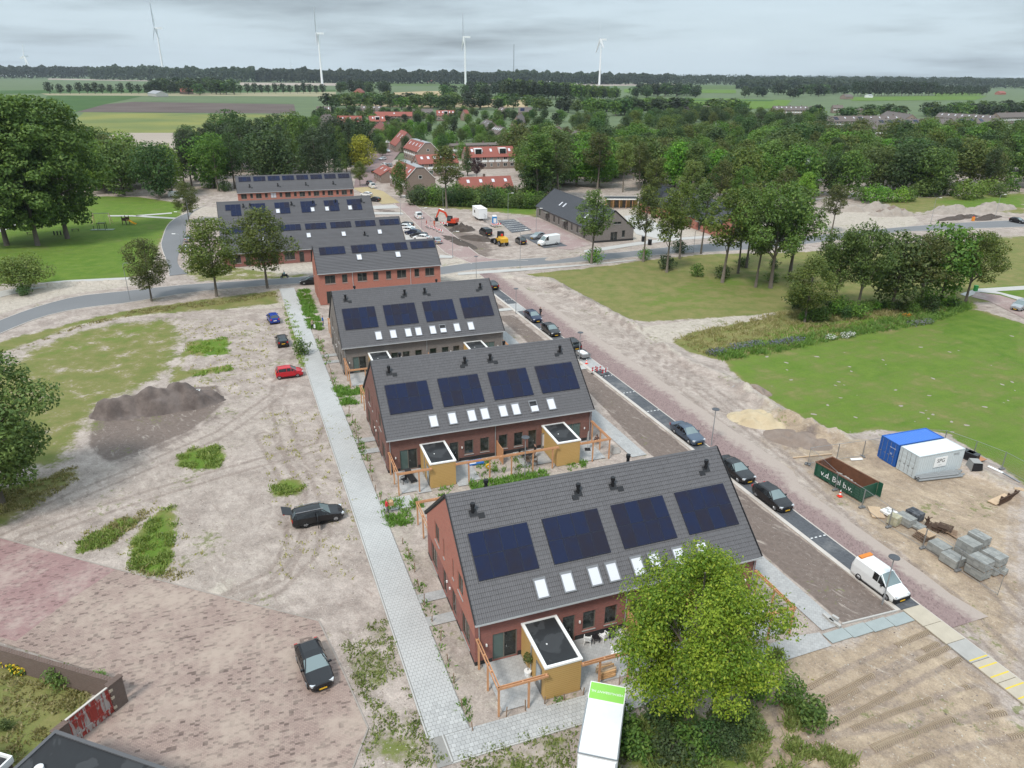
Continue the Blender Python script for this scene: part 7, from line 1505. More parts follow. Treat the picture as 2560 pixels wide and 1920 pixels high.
MB().box((0, .5, .1), (3.9, .8, .08)).build('base_board', M_['timber_pale'], bw_)
pallet('pale pallet at the right edge above the timber rack', tuple(at(*R8(2140, 650)))[:2], UPS+.2, .1, .1, 'timber_pale'); pallet('pale pallet lying half on the first one at the right edge', tuple(at(*R8(2180, 655)))[:2], UPS+.5, .2, .25, 'timber_pale')
for i, (a, b, w, mt, lb) in enumerate((((10, 325), (380, 288), .12, 'timber_pale', 'long pale plank on the sand left of the skip'), ((560, 342), (668, 335), .35, 'white', 'white plastic strip on the ground left of the containers'), ((1870, 405), (2010, 470), .3, 'white', 'white plastic strip along the lawn edge at the right'), ((2010, 470), (2170, 560), .18, 'steel', 'grey tube along the lawn edge at the right'))):
 p, q = at(*R8(*a)), at(*R8(*b)); t = thing('loose_plank' if i == 0 else 'ground_strip', lb, 'plank' if i == 0 else 'strip', (p.x, p.y, .05), 0); MB().bar((0, 0, 0), (q.x-p.x, q.y-p.y, 0), w, .08).build('board', M_[mt], t)
def cone(label, p):
 t = thing('traffic_cone', label, 'cone', (p[0], p[1], 0), .3, 'traffic cones'); rd = pm('cone_red', (.72, .045, .02), .55); MB().box((0, 0, .03), (.42, .42, .06)).build('base', rd, t)
 for i in range(4): z0, z1 = .06+.17*i, .06+.17*(i+1); r0, r1 = .16*(1-z0/.82), .16*(1-z1/.82); MB().tube([(0, 0, z0), (0, 0, z1)], [r0+.01, r1+.01], 12).build('band', rd if i % 2 == 0 else M_['white'], t)
cone('red and white traffic cone in front of the green skip', at(*R8(455, 690)))
Z9 = lambda x, y: (1480+x*.13264, 880+y*.13264)
cone('red and white traffic cone behind the trailer at the parking strip', E(32.9, 43.0))
for i, px in enumerate(((45, 400), (130, 400), (235, 440))):
 p = at(*Z9(*px)); t = thing('barrier_board', ['red and white barrier board, left of three on the parking strip', 'red and white barrier board, middle of three on the parking strip', 'red and white barrier board, right of three on the parking strip'][i], 'barrier', (p.x, p.y, 0), UPS-pi/2+.35, 'barrier boards on the parking strip')
 for s in (-.42, .42): MB().box((s, 0, .5), (.05, .05, 1.0)).build('leg', M_['steel'], t); MB().box((s, 0, .04), (.12, .5, .06)).build('foot', M_['black'], t)
 for z in (.55, .9):
  for k in range(4): MB().box((-.45+.3*k, -.035, z), (.295, .03, .2)).build('board', pm('barrier_red', (.6, .02, .03), .5) if k % 2 == 0 else M_['white'], t)
# street lamps
def lamp(label, p, h=4.4, disc=True, group='street lamps'):
 t = thing('street_lamp', label, 'street lamp', (p[0], p[1], 0), 0, group); MB().tube([(0, 0, 0), (0, 0, 1.0), (0, 0, h)], [.065, .055, .04], 8).build('pole', M_['lamp_grey'], t)
 if disc: MB().tube([(0, 0, h), (0, 0, h+.05), (0, 0, h+.1), (0, 0, h+.16)], [.1, .42, .40, .05], 16).build('lamp_head', pm('dark_lamp_disc', (.07, .075, .085), .4), t)
 else: MB().tube([(0, 0, h-.02), (.25, 0, h+.25), (.95, 0, h+.3)], [.04, .035, .035], 6).build('arm', M_['lamp_grey'], t); MB().box((1.2, 0, h+.3), (.7, .26, .1)).build('lamp_head', M_['offwhite'], t)
 return t
for (s, t_, lb) in ((31.75, -11.2, 'disc topped street lamp beside the white delivery van'), (33.9 if False else 34.9, 15.9, 'disc topped street lamp beside the grey blue saloon'), (32.2, 44.0, 'disc topped street lamp beside the trailer'), (31.9, 68.2, 'disc topped street lamp by the side footpath before the blue hatchback'), (33.0, 93, 'disc topped street lamp by the asphalt road')): lamp(lb, E(s, t_))
lamp('disc topped street lamp in the garden between the two nearest houses', at(1312, 1190)); lamp('disc topped street lamp behind the box truck, under the leafy tree', at(1623, 1805), 4.2)
for px, lb, hh in (((1300, 672), 'tall thin lamp post on the lawn edge of the asphalt road', 8), ((1132, 643), 'thin lamp post at the end of the pink street', 5.5), ((1270, 548), 'thin lamp post by the white cabin', 7), ((1108, 519), 'lamp post at the hedge before the village', 6), ((1340, 582), 'thin lamp post beside the silver hatchback', 6), ((1733, 632), 'lamp post beside the thin trees on the lawn', 5), ((325, 750), 'lamp post with a white globe left of the road junction', 6.5), ((2326, 560), 'lamp post by the asphalt road before the sand heaps', 7), ((2487, 545), 'lamp post by the road at the dark soil heaps', 6.5), ((1055, 575), 'lamp post between the pink street and the parked cars', 5.5), ((1002, 540), 'thin lamp post at the top of the pink street', 5.5)): lamp(lb, at(*px), hh, False)
for px, lb in (((463, 600), 'curved white headed lamp at the bend of the park road'), ((462, 665), 'second curved white headed lamp along the park road'), ((475, 560), 'farthest curved white headed lamp along the park road')):
 l = lamp(lb, at(*px), 6.5, False); l.rotation_euler = (0, 0, pi)
# white globe mast over the wood
gm = thing('siren_mast', 'tall mast with a white globe head rising out of the trees', 'mast', tuple(at(2004, 500)), 0); MB().tube([(0, 0, 0), (0, 0, 11.6)], [.16, .12], 8).build('pole', M_['steel'], gm); MB().tube([(0, 0, 11.2), (0, 0, 11.7), (0, 0, 11.9), (0, 0, 12.8), (0, 0, 13.1)], [.3, .9, 1.0, .95, .3], 14).build('globe', M_['white'], gm); MB().tube([(0, 0, 13.1), (0, 0, 13.3), (0, 0, 13.9), (0, 0, 14.0)], [.5, 1.0, .9, .2], 14).build('cap', M_['white'], gm); MB().bar((0, 0, 8), (1.6, 0, 6.4), .12).build('stay', M_['steel'], gm)
# ---------------------------------------------------------------- heaps
def heap(name, label, cat, c, rx, ry, h, rz, mat, seed, peaks=((0, 0, 1, .6),), z=-.12):
 rs = np.random.RandomState(seed); n = 60; g = np.linspace(-1, 1, n); X, Y = np.meshgrid(g, g); r = np.sqrt(X**2+Y**2); Z = np.zeros_like(X)
 for px, py, k, w in peaks: Z = np.maximum(Z, k*np.clip(1-np.sqrt((X-px)**2+(Y-py)**2)/w, 0, 1)**.85)
 P = np.stack([X.ravel()*rx, Y.ravel()*ry], 1)+50; nz = (smooth_noise(P, max(rx, ry)*.2, seed)-.5).reshape(n, n)*.8+(smooth_noise(P, .7, seed+5)-.5).reshape(n, n)*.38
 Z = h*np.clip(Z+nz*np.clip(Z*2.4, 0, .7), 0, None)*np.clip((1.02-r)*6, 0, 1); V = np.stack([X*rx, Y*ry, Z], -1).reshape(-1, 3); i = np.arange(n-1)[None, :]+np.arange(n-1)[:, None]*n; F = np.stack([i, i+1, i+1+n, i+n], -1).reshape(-1, 4)
 keep = (Z.ravel()[F].max(1) > .012); o = link(name, np_mesh(name, V, F[keep], mat, None, True)); o.location = (c[0], c[1], z); o.rotation_euler = (0, 0, rz); return setp(o, label, cat)
def earthmat(name, c1, c2):
 t = NT(name); p = t.pos(); n = t.noise(p, .5, 6, .65); n2 = t.noise(p, 5, 4, .7); c = t.mix(t._ss(n, .3, .7), c1, c2); c = t.mix(t.math('MULTIPLY', n2, .4), c, tuple(k*.62 for k in c1[:3])+(1,)); t.bump(t.math('ADD', n, t.math('MULTIPLY', n2, .6)), .7, .15); return t.done(c, .95, 0, .15)
EM = {'dark': earthmat('dark_topsoil', (.11, .088, .08, 1), (.215, .178, .162, 1)), 'black': earthmat('black_soil', (.075, .06, .052, 1), (.115, .095, .083, 1)), 'sand': earthmat('yellow_sand', (.50, .40, .26, 1), (.56, .47, .33, 1)), 'pale': earthmat('pale_spoil', (.31, .27, .235, 1), (.38, .335, .295, 1)), 'brown': earthmat('brown_earth', (.22, .17, .14, 1), (.29, .235, .20, 1))}
heap('soil_heap', 'long heap of dark soil on the left field with a white frame on it', 'heap', D(348, 880), 8.0, 4.2, 3.0, .28, EM['dark'], 3, ((-.45, -.05, .75, .6), (-.1, .05, 1, .62), (.3, .15, .95, .6), (.6, .25, .6, .4)))
heap('sand_heap', 'pale yellow sand heap beside the brick street', 'heap', D(1632, 908), 3.9, 2.6, 1.35, -.5, EM['sand'], 5, ((0, 0, 1, .85), (.35, -.1, .6, .6)), -.05)
heap('soil_heap', 'low flat brown soil heap between the sand heap and the green skip', 'heap', D(1726, 948), 4.2, 2.6, .8, -.4, EM['brown'], 6, ((0, 0, .8, .95), (.3, .3, .8, .6)), -.05)
heap('soil_heap', 'grey soil mound at the lawn corner', 'heap', D(1628, 846), 2.6, 1.6, 1.0, -.5, EM['brown'], 8, ((0, 0, 1, .9),), -.05)
heap('soil_heap', 'dark brown heap between the excavator and the black van', 'heap', RP and at(*RP(905, 490)), 4.6, 3.4, 1.9, .2, EM['black'], 9, ((0, 0, 1, .8), (-.4, -.1, .4, .5)), -.1)
heap('soil_heap', 'low dark heap right of the trench by the pink street', 'heap', at(*RP(1090, 600)), 6.0, 3.0, 1.2, -.6, EM['black'], 10, ((0, 0, .8, .9), (.4, .2, .8, .5)), -.1)
heap('soil_heap', 'long dark strip of dug soil along the pink street', 'heap', at(*RP(850, 640)), 9.5, 2.4, .7, -1.05, EM['black'], 11, ((-.4, 0, .6, .8), (.3, 0, .6, .8)), -.06)
for i, (x, y, rx, ry, h, m) in enumerate(((2170, 526, 11, 5, 2.6, 'pale'), (2230, 538, 8, 4, 2.2, 'pale'), (2228, 535, 6, 4, 2.6, 'brown'), (2372, 530, 9, 4.5, 2.4, 'pale'), (2470, 525, 13, 5, 2.4, 'pale'), (2400, 545, 11, 3.0, 1.0, 'black'), (2470, 545, 8, 3, 1.1, 'black'), (2090, 510, 7, 4, 1.8, 'pale'))):
 heap('spoil_heap', ['big pale spoil heap behind the lawn trees', 'pale spoil heap with a brown face', 'brown cone leaning on the big pale heap', 'pale heap right of the rubble pile', 'long pale heap at the right edge behind the road', 'low black soil strip behind the asphalt road', 'short black soil strip nearest the driving car', 'pale heap half hidden by the roadside trees'][i], 'heap', at(x, y), rx, ry, h, .1*i, EM[m], 20+i, ((-.3, 0, .8, .7), (.2, .1, 1, .7), (.55, -.1, .6, .4)))
wf = thing('rack_grid', 'white barred frame lying on the dark soil heap', 'frame', tuple(D(420, 845, 1.2)), .2)
for k in range(4): MB().box((-.6+.4*k, 0, .05), (.06, .9, .05)).build('bar', M_['white'], wf)
for k in (-.42, 0, .42): MB().box((0, k, .05), (1.3, .06, .05)).build('rail', M_['white'], wf)
# ---------------------------------------------------------------- old yard: wall, red gate, flat roofed shed
w0, w1 = Vector((-60, 46.0, 0)), Vector((-25.55, 35.62, 0)); d = w1-w0; hd = atan2(d.y, d.x); LW = d.length; ow = thing('garden_wall', 'weathered brown brick wall along the old paver yard', 'wall', (w0.x, w0.y, 0), hd)
MB().bx(0, LW, -.14, .14, -.1, 1.62).build('brickwork', M_['brick_old'], ow)
m0 = MB().box((0, 0, 0), (.22, .34, .07)).mesh('coping_brick', M_['brick_old'])
for i in range(int(LW/.235)):
 x = LW-.12-.235*i
 if i < 150: link('coping_brick', m0, ow, (x, 0, 1.655+.01*sin(i*5)))
gp, gq = Vector((-25.42, 34.72, 0)), Vector((-26.62, 32.15, 0)); d = gq-gp; hd = atan2(d.y, d.x); LG = d.length
pi_ = thing('gate_pier', 'brick pier with pale stone blocks beside the red gate', 'pier', (gp.x+.15, gp.y+.42, 0), hd); m = MB().box((0, 0, 1.05), (.95, .34, 2.1)); m.build('brickwork', M_['brick_old'], pi_); 
for z in (.35, 1.15, 1.75): MB().box((.40, .03, z), (.2, .34, .2)).build('stone', pm('pale_sandstone', (.46, .40, .31), .9, .2, 3), pi_)
MB().box((0, 0, 2.14), (1.05, .42, .1)).build('coping', M_['brick_old'], pi_)
t = NT('flaking_red_paint'); p = t.pos('object'); n = t.noise(t.vscale(p, (5, 5, .55)), 1.0, 5, .6, .3); n2 = t.noise(p, 1.1, 3); c = t.mix(t._ss(t.math('ADD', t.math('MULTIPLY', n, .7), t.math('MULTIPLY', n2, .4)), .53, .6), (.33, .055, .045, 1), (.40, .36, .34, 1)); REDG = t.done(c, .8, 0, .2)
gt = thing('red_gate', 'old plank gate with flaking red paint in the yard wall', 'gate', (gp.x, gp.y, 0), hd); n = 17
for i in range(n): MB().box((LG*(i+.5)/n, .02*sin(i*4), 1.02), (LG/n-.012, .05, 2.0)).build('plank', REDG, gt)
MB().box((LG/2, 0, 2.06), (LG+.1, .14, .06)).build('top_rail', pm('pale_gate_rail', (.52, .48, .44), .8), gt); MB().box((LG/2, .06, .5), (LG, .06, .14)).build('rail', REDG, gt); MB().box((LG/2, .06, 1.6), (LG, .06, .14)).build('rail', REDG, gt)
e0 = gq+(gq-gp).normalized()*.45; gs = thing('gate_pier', 'low brick pier between the red gate and the flat roof', 'pier', (e0.x, e0.y, 0), hd); MB().box((0, 0, .95), (.9, .34, 1.9)).build('brickwork', M_['brick_old'], gs); MB().box((0, 0, 1.94), (.95, .42, .08)).build('coping', M_['brick_old'], gs)
r0, r1, r2 = Vector((-26.1, 30.55, 0)), Vector((-18.7, 28.15, 0)), Vector((-27.35, 26.8, 0)); hd = atan2(r1.y-r0.y, r1.x-r0.x)
fb = thing('flat_roof_shed', 'brick shed with a patched black felt roof in the bottom left corner', 'shed', (r0.x, r0.y, 0), hd); MB().bx(0, 16, -11, 0, 0, 2.86).build('wall', M_['brick_old'], fb)
MB().bx(.15, 15.85, -10.85, -.15, 2.86, 2.93).build('roof_felt', M_['felt'], fb); m = MB(); m.bx(-.06, 16.06, -.15, .06, 2.86, 3.02); m.bx(-.06, .15, -11, -.15, 2.86, 3.02); m.bx(15.85, 16.06, -11, -.15, 2.86, 3.02); m.build('roof_edge', pm('grey_roof_edge', (.10, .10, .105), .6), fb)
MB().tube([(1.3, -2.2, 2.93), (1.3, -2.2, 3.12), (1.3, -2.2, 3.18)], [.24, .24, .12], 14).build('roof_vent', M_['white'], fb); MB().tube([(6.2, -1.1, 2.93), (6.2, -1.1, 3.05)], [.1, .1], 10).build('roof_drain', M_['white'], fb)
c0 = at(24, 1892, 2.9); f2 = thing('flat_roof_shed', 'small flat roof with a white edge at the left bottom corner', 'shed', (c0.x, c0.y, 0), hd+.05); MB().bx(-6, 0, -6, 0, 0, 2.6).build('wall', M_['brick_old'], f2); MB().bx(-6, 0, -6, 0, 2.6, 2.66).build('roof_felt', M_['felt'], f2); m = MB(); m.bx(-6, .08, 0, .1, 2.45, 2.9); m.bx(0, .1, -6, 0, 2.45, 2.9); m.build('roof_edge', M_['offwhite'], f2)
# ---------------------------------------------------------------- wind turbines and masts
def turbine(label, base, hub, blade, yaw, rot, group='wind turbines on the horizon', k2=1.0):
 """base pixel, hub pixel"""
 d = ray(*base); P = at(base[0], base[1]); k = hypot(P.x, P.y); dh = ray(*hub); hz = H + dh.z/hypot(dh.x, dh.y)*k
 t = thing('wind_turbine', label, 'wind turbine', (P.x, P.y, 0), yaw, group); wm = pm('turbine_white', (.82, .84, .86), .5, .03, .01)
 MB().tube([(0, 0, -1), (0, 0, hz*.5), (0, 0, hz)], [hz*.026*k2, hz*.019*k2, hz*.012*k2], 14).build('tower', wm, t); MB().box((hz*.045, 0, hz+hz*.012), (hz*.15*k2, hz*.034*k2, hz*.034*k2)).build('nacelle', wm, t)
 hb = MB().tube([(-hz*.03, 0, hz+hz*.012), (-hz*.05, 0, hz+hz*.012)], [hz*.02, hz*.008], 10).build('hub', wm, t)
 for i in range(3):
  a = rot+i*2*pi/3; m = MB(); c = Vector((-hz*.04, 0, hz*1.012)); u = Vector((0, sin(a), cos(a))); v = Vector((0, cos(a), -sin(a))); L = blade*hz; pts = []
  for r_, w in ((.02, .024), (.12, .045), (.2, .05), (.6, .03), (.97, .012), (1, .004)):
   for s in (-.35, .65): pts.append(c+u*(L*r_)+v*(s*w*hz*1.6*k2)+Vector((w*hz*.35*s, 0, 0)))
  fs = [(2*j, 2*j+1, 2*j+3, 2*j+2) for j in range(5)]; back = [p+Vector((hz*.006, 0, 0)) for p in pts]; m.add(pts, fs); m.add(back, [f[::-1] for f in fs]); m.build('blade', wm, t)
turbine('small leaning looking turbine at the far left', (73, 192), (58, 141), .62, .9, -.35, k2=1.7)
turbine('tallest wind turbine, left of the middle', (412, 200), (392, 72), .50, .25, -.08)
turbine('wind turbine over the avenue of trees', (806, 213), (792, 85), .50, .2, -.05)
turbine('wind turbine right behind the village copse', (1164, 215), (1162, 94), .50, .15, .05)
turbine('rightmost wind turbine beside the brown farm', (1498, 212), (1503, 100), .50, .12, .1)
turbine('tiny distant turbine behind the wood', (731, 196), (730, 165), .6, .3, .4)
def lattice(label, base, top):
 P = at(*base); k = hypot(P.x, P.y); dh = ray(*top); hz = H+dh.z/hypot(dh.x, dh.y)*k; t = thing('radio_mast', label, 'mast', (P.x, P.y, 0), .3); w = hz*.012
 for i in range(3): a = i*2.094; MB().bar((w*cos(a), w*sin(a), 0), (w*.5*cos(a), w*.5*sin(a), hz), hz*.004).build('leg', M_['steel'], t)
 m = MB()
 for j in range(24):
  z = hz*j/24; q = [(w*(1-.5*j/24)*cos(i*2.094), w*(1-.5*j/24)*sin(i*2.094), z) for i in range(3)]
  for i in range(3): m.bar(q[i], (q[(i+1) % 3][0], q[(i+1) % 3][1], z+hz/24), hz*.0025)
 m.build('bracing', M_['steel'], t)
lattice('thin lattice radio mast between two turbines', (1284, 208), (1284, 110)); lattice('small distant mast at the far right', (2385, 204), (2388, 180))
# ---------------------------------------------------------------- site cabin, toilet, fences by the excavator
cb0, cb1 = at(*RP(1115, 372)), at(*RP(1035, 320)); d = cb1-cb0; hd = atan2(d.y, d.x)
cab = thing('site_cabin', 'white site cabin on wheels behind the excavator', 'cabin', (cb0.x, cb0.y, .0), hd); LC = max(d.length, 6.0)
MB().bx(0, LC, -2.5, 0, .55, 3.15).build('wall', M_['white'], cab); MB().bx(-.05, LC+.05, -2.55, .05, 3.15, 3.25).build('roof', M_['offwhite'], cab); w = MB().bx(LC*.55, LC*.72, .003, .03, 1.6, 2.4).build('window', M_['frame'], cab); MB().bx(LC*.57, LC*.70, .031, .036, 1.65, 2.35).build('pane', M_['glass'], w)
for x in (LC*.35, LC*.6):
 for y in (-.15, -2.35): wt_ = link('wheel', WHEEL[0], cab, (x, y, .32)); link('rim', WHEEL[1], wt_)
MB().bar((0, -1.25, .5), (-1.4, -1.25, .4), .1).build('drawbar', M_['steel'], cab)
tb = thing('portable_toilet', 'blue and white portable toilet beside the site cabin', 'toilet', tuple(at(*RP(1318, 405))), hd); bl = pm('toilet_blue', (.03, .22, .55), .5); MB().bx(-.55, .55, -.55, .55, .1, 2.0).build('wall', bl, tb); MB().box((0, 0, 2.12), (1.15, 1.15, .28), 0, .8).build('roof', M_['white'], tb); dr = MB().bx(-.4, .4, -.575, -.555, .15, 1.9).build('door', bl, tb); MB().bx(-.585, -.555, -.35, .45, .3, 1.5).build('panel', M_['white'], tb)
def plastic_barrier(label, p, hd, L=1.6, red=True, z=0.0):
 t = thing('plastic_barrier', label, 'barrier', (p[0], p[1], z), hd, 'red and white plastic barriers'); 
 for k in range(4): MB().bx(-L/2+L/4*k, -L/2+L/4*(k+1)-.01, -.04, .04, .55, .85).build('board', pm('barrier_red', (.6, .02, .03), .5) if k % 2 == 0 else M_['white'], t)
 for s in (-1, 1): MB().box((s*L*.42, 0, .4), (.06, .06, .8)).build('leg', M_['white'], t); MB().box((s*L*.42, 0, .05), (.14, .5, .1)).build('foot', M_['black'], t)
for i, (x, y) in enumerate(((1280, 440), (1310, 450), (1345, 445), (1375, 440))): plastic_barrier('red and white plastic barrier in the pile before the blue toilet', at(*RP(x, y)), hd+.2*i, 1.4)
for i, (x, y) in enumerate(((445, 455), (475, 470), (520, 480), (560, 495), (600, 515), (630, 525), (690, 440), (655, 430))): plastic_barrier('red and white barrier along the trench by the excavator', at(*RP(x, y)), UH+pi+.1*i)
for i, (a, b, lb) in enumerate((((495, 375), (550, 385), 'site fence panel beside the hedge left of the excavator'), ((550, 385), (600, 340), 'site fence panel behind the excavator arm'), ((1200, 385), (1270, 430), 'site fence panel between the cabin and the toilet'), ((1160, 350), (1200, 385), 'site fence panel at the cabin drawbar'))): fence_panel(at(*RP(*a)), at(*RP(*b)), lb)
# ---------------------------------------------------------------- playground in the park
K2 = lambda x, y: (x*.19439, 440+y*.19439)
sw = thing('swing', 'wooden swing frame on the park lawn', 'swing', tuple(at(*K2(1320, 610))), .1); 
for s in (-1, 1):
 for k in (-.8, .8): MB().bar((s*2.0+s*.3, k, 0), (s*2.0, 0, 2.7), .12).build('leg', M_['timber_pale'], sw)
MB().bar((-2.2, 0, 2.7), (2.2, 0, 2.7), .12).build('beam', M_['steel'], sw)
for s in (-.7, .7): MB().box((s, 0, .6), (.45, .2, .04)).build('seat', M_['black'], sw); m = MB(); m.bar((s-.2, 0, .6), (s-.2, 0, 2.65), .02); m.bar((s+.2, 0, .6), (s+.2, 0, 2.65), .02); m.build('chain', M_['steel'], sw)
sd = thing('slide', 'yellow slide with a small play tower on the park lawn', 'slide', tuple(at(*K2(1625, 620))), -.25); MB().box((0, 0, 1.0), (1.3, 1.3, .1)).build('platform', M_['timber_old'], sd)
for x in (-.6, .6):
 for y in (-.6, .6): MB().box((x, y, 1.1), (.13, .13, 2.2)).build('post', M_['timber_dark'], sd)
for s in (-.6, .6): MB().box((0, s, 1.45), (1.2, .06, .7)).build('side_panel', M_['timber_dark'], sd)
m = MB(); ys = .32; pts = [(.65, 1.05), (1.2, .95), (2.4, .3), (3.1, .2)]
for (x0, z0), (x1, z1) in zip(pts, pts[1:]): m.quad((x0, -ys, z0), (x1, -ys, z1), (x1, ys, z1), (x0, ys, z0)); m.quad((x0, -ys, z0+.2), (x1, -ys, z1+.2), (x1, -ys, z1), (x0, -ys, z0)); m.quad((x0, ys, z0), (x1, ys, z1), (x1, ys, z1+.2), (x0, ys, z0+.2))
m.build('chute', pm('slide_yellow', (.72, .38, .02), .4), sd)
pf = thing('play_frame', 'dark climbing frame on a pale mat before the swing', 'play frame', tuple(at(*K2(1320, 690))), .1); MB().box((0, 0, .03), (5.6, 1.7, .06)).build('mat', pm('pale_play_mat', (.24, .29, .22), .9), pf)
for x in (-.9, .9):
 for y in (-.5, .5): MB().box((x, y, .9), (.1, .1, 1.8)).build('post', M_['black'], pf)
MB().box((0, 0, 1.7), (1.9, 1.1, .1)).build('deck', M_['black'], pf); MB().box((-2.1, 0, .5), (.1, .1, 1.0)).build('marker', M_['black'], pf)
bf = thing('bollard_fence', 'row of dark upright posts beside the right hand poplar', 'fence', tuple(at(*K2(785, 760))), .05)
for k in range(5): MB().box((-1.6+.8*k, 0, .5), (.22, .2, 1.0)).build('post', M_['black'], bf)
for px, lb in (((395, 745), 'dark seat frame left of the pale trunk in the park'), ((970, 705), 'small dark bench right of the poplar in the park')):
 b = thing('park_bench', lb, 'bench', tuple(at(*K2(*px))), .3, 'benches in the park'); MB().box((0, 0, .45), (1.7, .45, .06)).build('seat', M_['timber_dark'], b)
 for s in (-.7, .7): MB().box((s, 0, .21), (.08, .4, .42)).build('leg', M_['black'], b)
# underground bin heads and small kerb things
for px, lb in (((1624, 612), 'left black waste bin head on the pale pavement'), ((1608, 604), 'black waste bin head behind the first one')): 
 b = thing('waste_bin', lb, 'bin', tuple(at(*px)), .2, 'black waste bin heads'); MB().box((0, 0, .65), (.75, .7, 1.3)).build('body', M_['black'], b); MB().box((0, 0, 1.36), (.8, .75, .12)).build('lid', pm('grey_bin_lid', (.2, .2, .21), .5), b)
bb = thing('waste_bin', 'orange beacon block on the kerb of the asphalt road', 'beacon', tuple(at(2432, 552)), 0); MB().box((0, 0, .55), (.7, .5, 1.1)).build('body', pm('orange_block', (.7, .25, .03), .6), bb); MB().box((0, 0, 1.2), (.3, .3, .2)).build('lamp', pm('barrier_red', (.6, .02, .03), .5), bb)
gb = thing('waste_bin', 'green waste bin beside the curved path at the right edge', 'bin', tuple(at(2438, 727)), .2); MB().box((0, 0, .5), (.6, .55, 1.0)).build('body', pm('green_bin', (.03, .28, .06), .5), gb); MB().box((0, 0, 1.03), (.65, .6, .08)).build('lid', pm('green_bin', (.03, .28, .06), .5), gb)
# ---------------------------------------------------------------- terrace furniture
def chair(label, p, rz, col, group='white plastic garden chairs', kind='plastic'):
 t = thing('garden_chair', label, 'chair', (p[0], p[1], .04), rz, group); mt = col
 MB().box((0, 0, .43), (.48, .46, .04)).build('seat', mt, t); m = MB()
 for k in range(5): a = -.8+.4*k; m.bar((.24*sin(a)*1.0, .23, .45), (.26*sin(a), .32-.06*abs(sin(a)), .85-.08*abs(sin(a))), .06, .03)
 m.bar((-.24, .26, .80), (0, .33, .87), .05); m.bar((0, .33, .87), (.24, .26, .80), .05); m.build('backrest', mt, t)
 for sx in (-.21, .21):
  for sy in (-.2, .2): MB().bar((sx, sy, .42), (sx*1.15, sy*1.15, 0), .045).build('leg', mt, t)
  m = MB(); m.bar((sx*1.2, .24, .66), (sx*1.2, -.2, .64), .05, .035); m.bar((sx*1.2, -.2, .64), (sx*1.1, -.2, .42), .04); m.build('armrest', mt, t)
 return t
PWH = pm('white_plastic', (.78, .78, .77), .4, .03); T1 = lambda x, y: (850+x*.38879, 1280+y*.38879); V8 = lambda x, y: (920+x*.25769, 1060+y*.25769)
for px, rz, lb in (((1590, 850), 2.6, 'white plastic chair left of the small black table'), ((1695, 828), 3.4, 'white plastic chair right of the small black table'), ((1768, 940), .6, 'white plastic chair near the pergola beam and the leafy tree')): chair(lb, at(*T1(*px)), rz+TH, PWH)
tb_ = thing('garden_table', 'small black side table between the white chairs', 'table', tuple(at(*T1(1642, 835))), TH); MB().box((0, 0, .48), (.5, .5, .04)).build('tabletop', M_['black'], tb_)
for sx in (-.2, .2):
 for sy in (-.2, .2): MB().box((sx, sy, .24), (.04, .04, .46)).build('leg', M_['black'], tb_)
for px, lb, cl in (((1745, 790), 'dark full rubbish bag against the house wall', (.05, .05, .055)), ((1800, 795), 'pale torn bag beside the dark rubbish bag', (.5, .5, .5))):
 q = at(*T1(*px)); o = heap('rubbish_bag', lb, 'bag', (q.x, q.y), .55, .4, .5, .4, pm('bag_%d' % int(cl[0]*100), cl, .5, .3, 4), int(px[0]), ((0, 0, 1, 1.0),), .03)
wp = thing('wood_pile', 'stack of split logs between the pergola posts at the nearest house', 'wood pile', tuple(at(*T1(1710, 1040))), TH)
lm = [MB().tube([(-.55, 0, 0), (.55, 0, 0)], [.09, .075], 7).mesh('log', pm('split_log_%d' % i, c, .8, .2, 4)) for i, c in enumerate(((.55, .33, .16), (.48, .36, .24), (.34, .25, .18)))]
for i in range(22): link('log', lm[i % 3], wp, ((i % 2)*.12-.06+.03*sin(i*3), -.42+.17*(i % 6), .14+.15*(i//6)), (.3*i, 0, .08*sin(i*7)))
pt = thing('potted_tree', 'small clipped tree in a white pot beside the ochre shed', 'potted plant', tuple(at(*T1(1207, 1050))), 0); MB().tube([(0, 0, .03), (0, 0, .42), (0, 0, .45)], [.2, .27, .25], 12).build('pot', M_['white'], pt); MB().tube([(0, 0, .36), (0, 0, .38)], [.24, .24], 12).build('soil', M_['timber_dark'], pt); MB().tube([(0, 0, .35), (.02, .02, 1.3)], [.03, .02], 6).build('stem', M_['bark'], pt)
V, F, A = leaf_cloud([((0, 0, 1.55), (.36, .36, .38))], 500, .11, 4); link('crown', np_mesh('crown', V, F, LM['olive'], A), pt)
# second terrace
for px, rz, lb, cl in (((1430, 245), 1.4, 'white plastic chair at the wall of the dark red house', PWH), ((1550, 230), 2.9, 'pale green plastic chair at the wall of the dark red house', pm('pale_green_plastic', (.40, .48, .45), .4))): chair(lb, at(*V8(*px)), rz, cl)
BRN = pm('brown_wicker', (.10, .07, .05), .7, .2, 4); BLKC = pm('black_wicker', (.018, .018, .02), .6, .2, 4)
for px, rz, lb, cl, gr in (((1555, 395), .3, 'brown garden chair seen from behind at the black table', BRN, 'brown garden chairs'), ((1620, 400), -.2, 'second brown garden chair at the black table', BRN, 'brown garden chairs'), ((350, 575), -.9, 'black garden chair on the corner terrace of the dark red house', BLKC, 'black garden furniture'), ((1490, 320), 1.2, 'black garden chair left of the black table', BLKC, 'black garden furniture')): chair(lb, at(*V8(*px)), rz, cl, gr)
ln = thing('sun_lounger', 'black lounger on the corner terrace of the dark red house', 'lounger', tuple(at(*V8(418, 540))), TH+.15); MB().box((0, -.2, .32), (.65, 1.3, .1)).build('seat', BLKC, ln); o = MB().box((0, .35, 0), (.65, .75, .1)).build('backrest', BLKC, ln, (0, .4, .38), (.6, 0, 0))
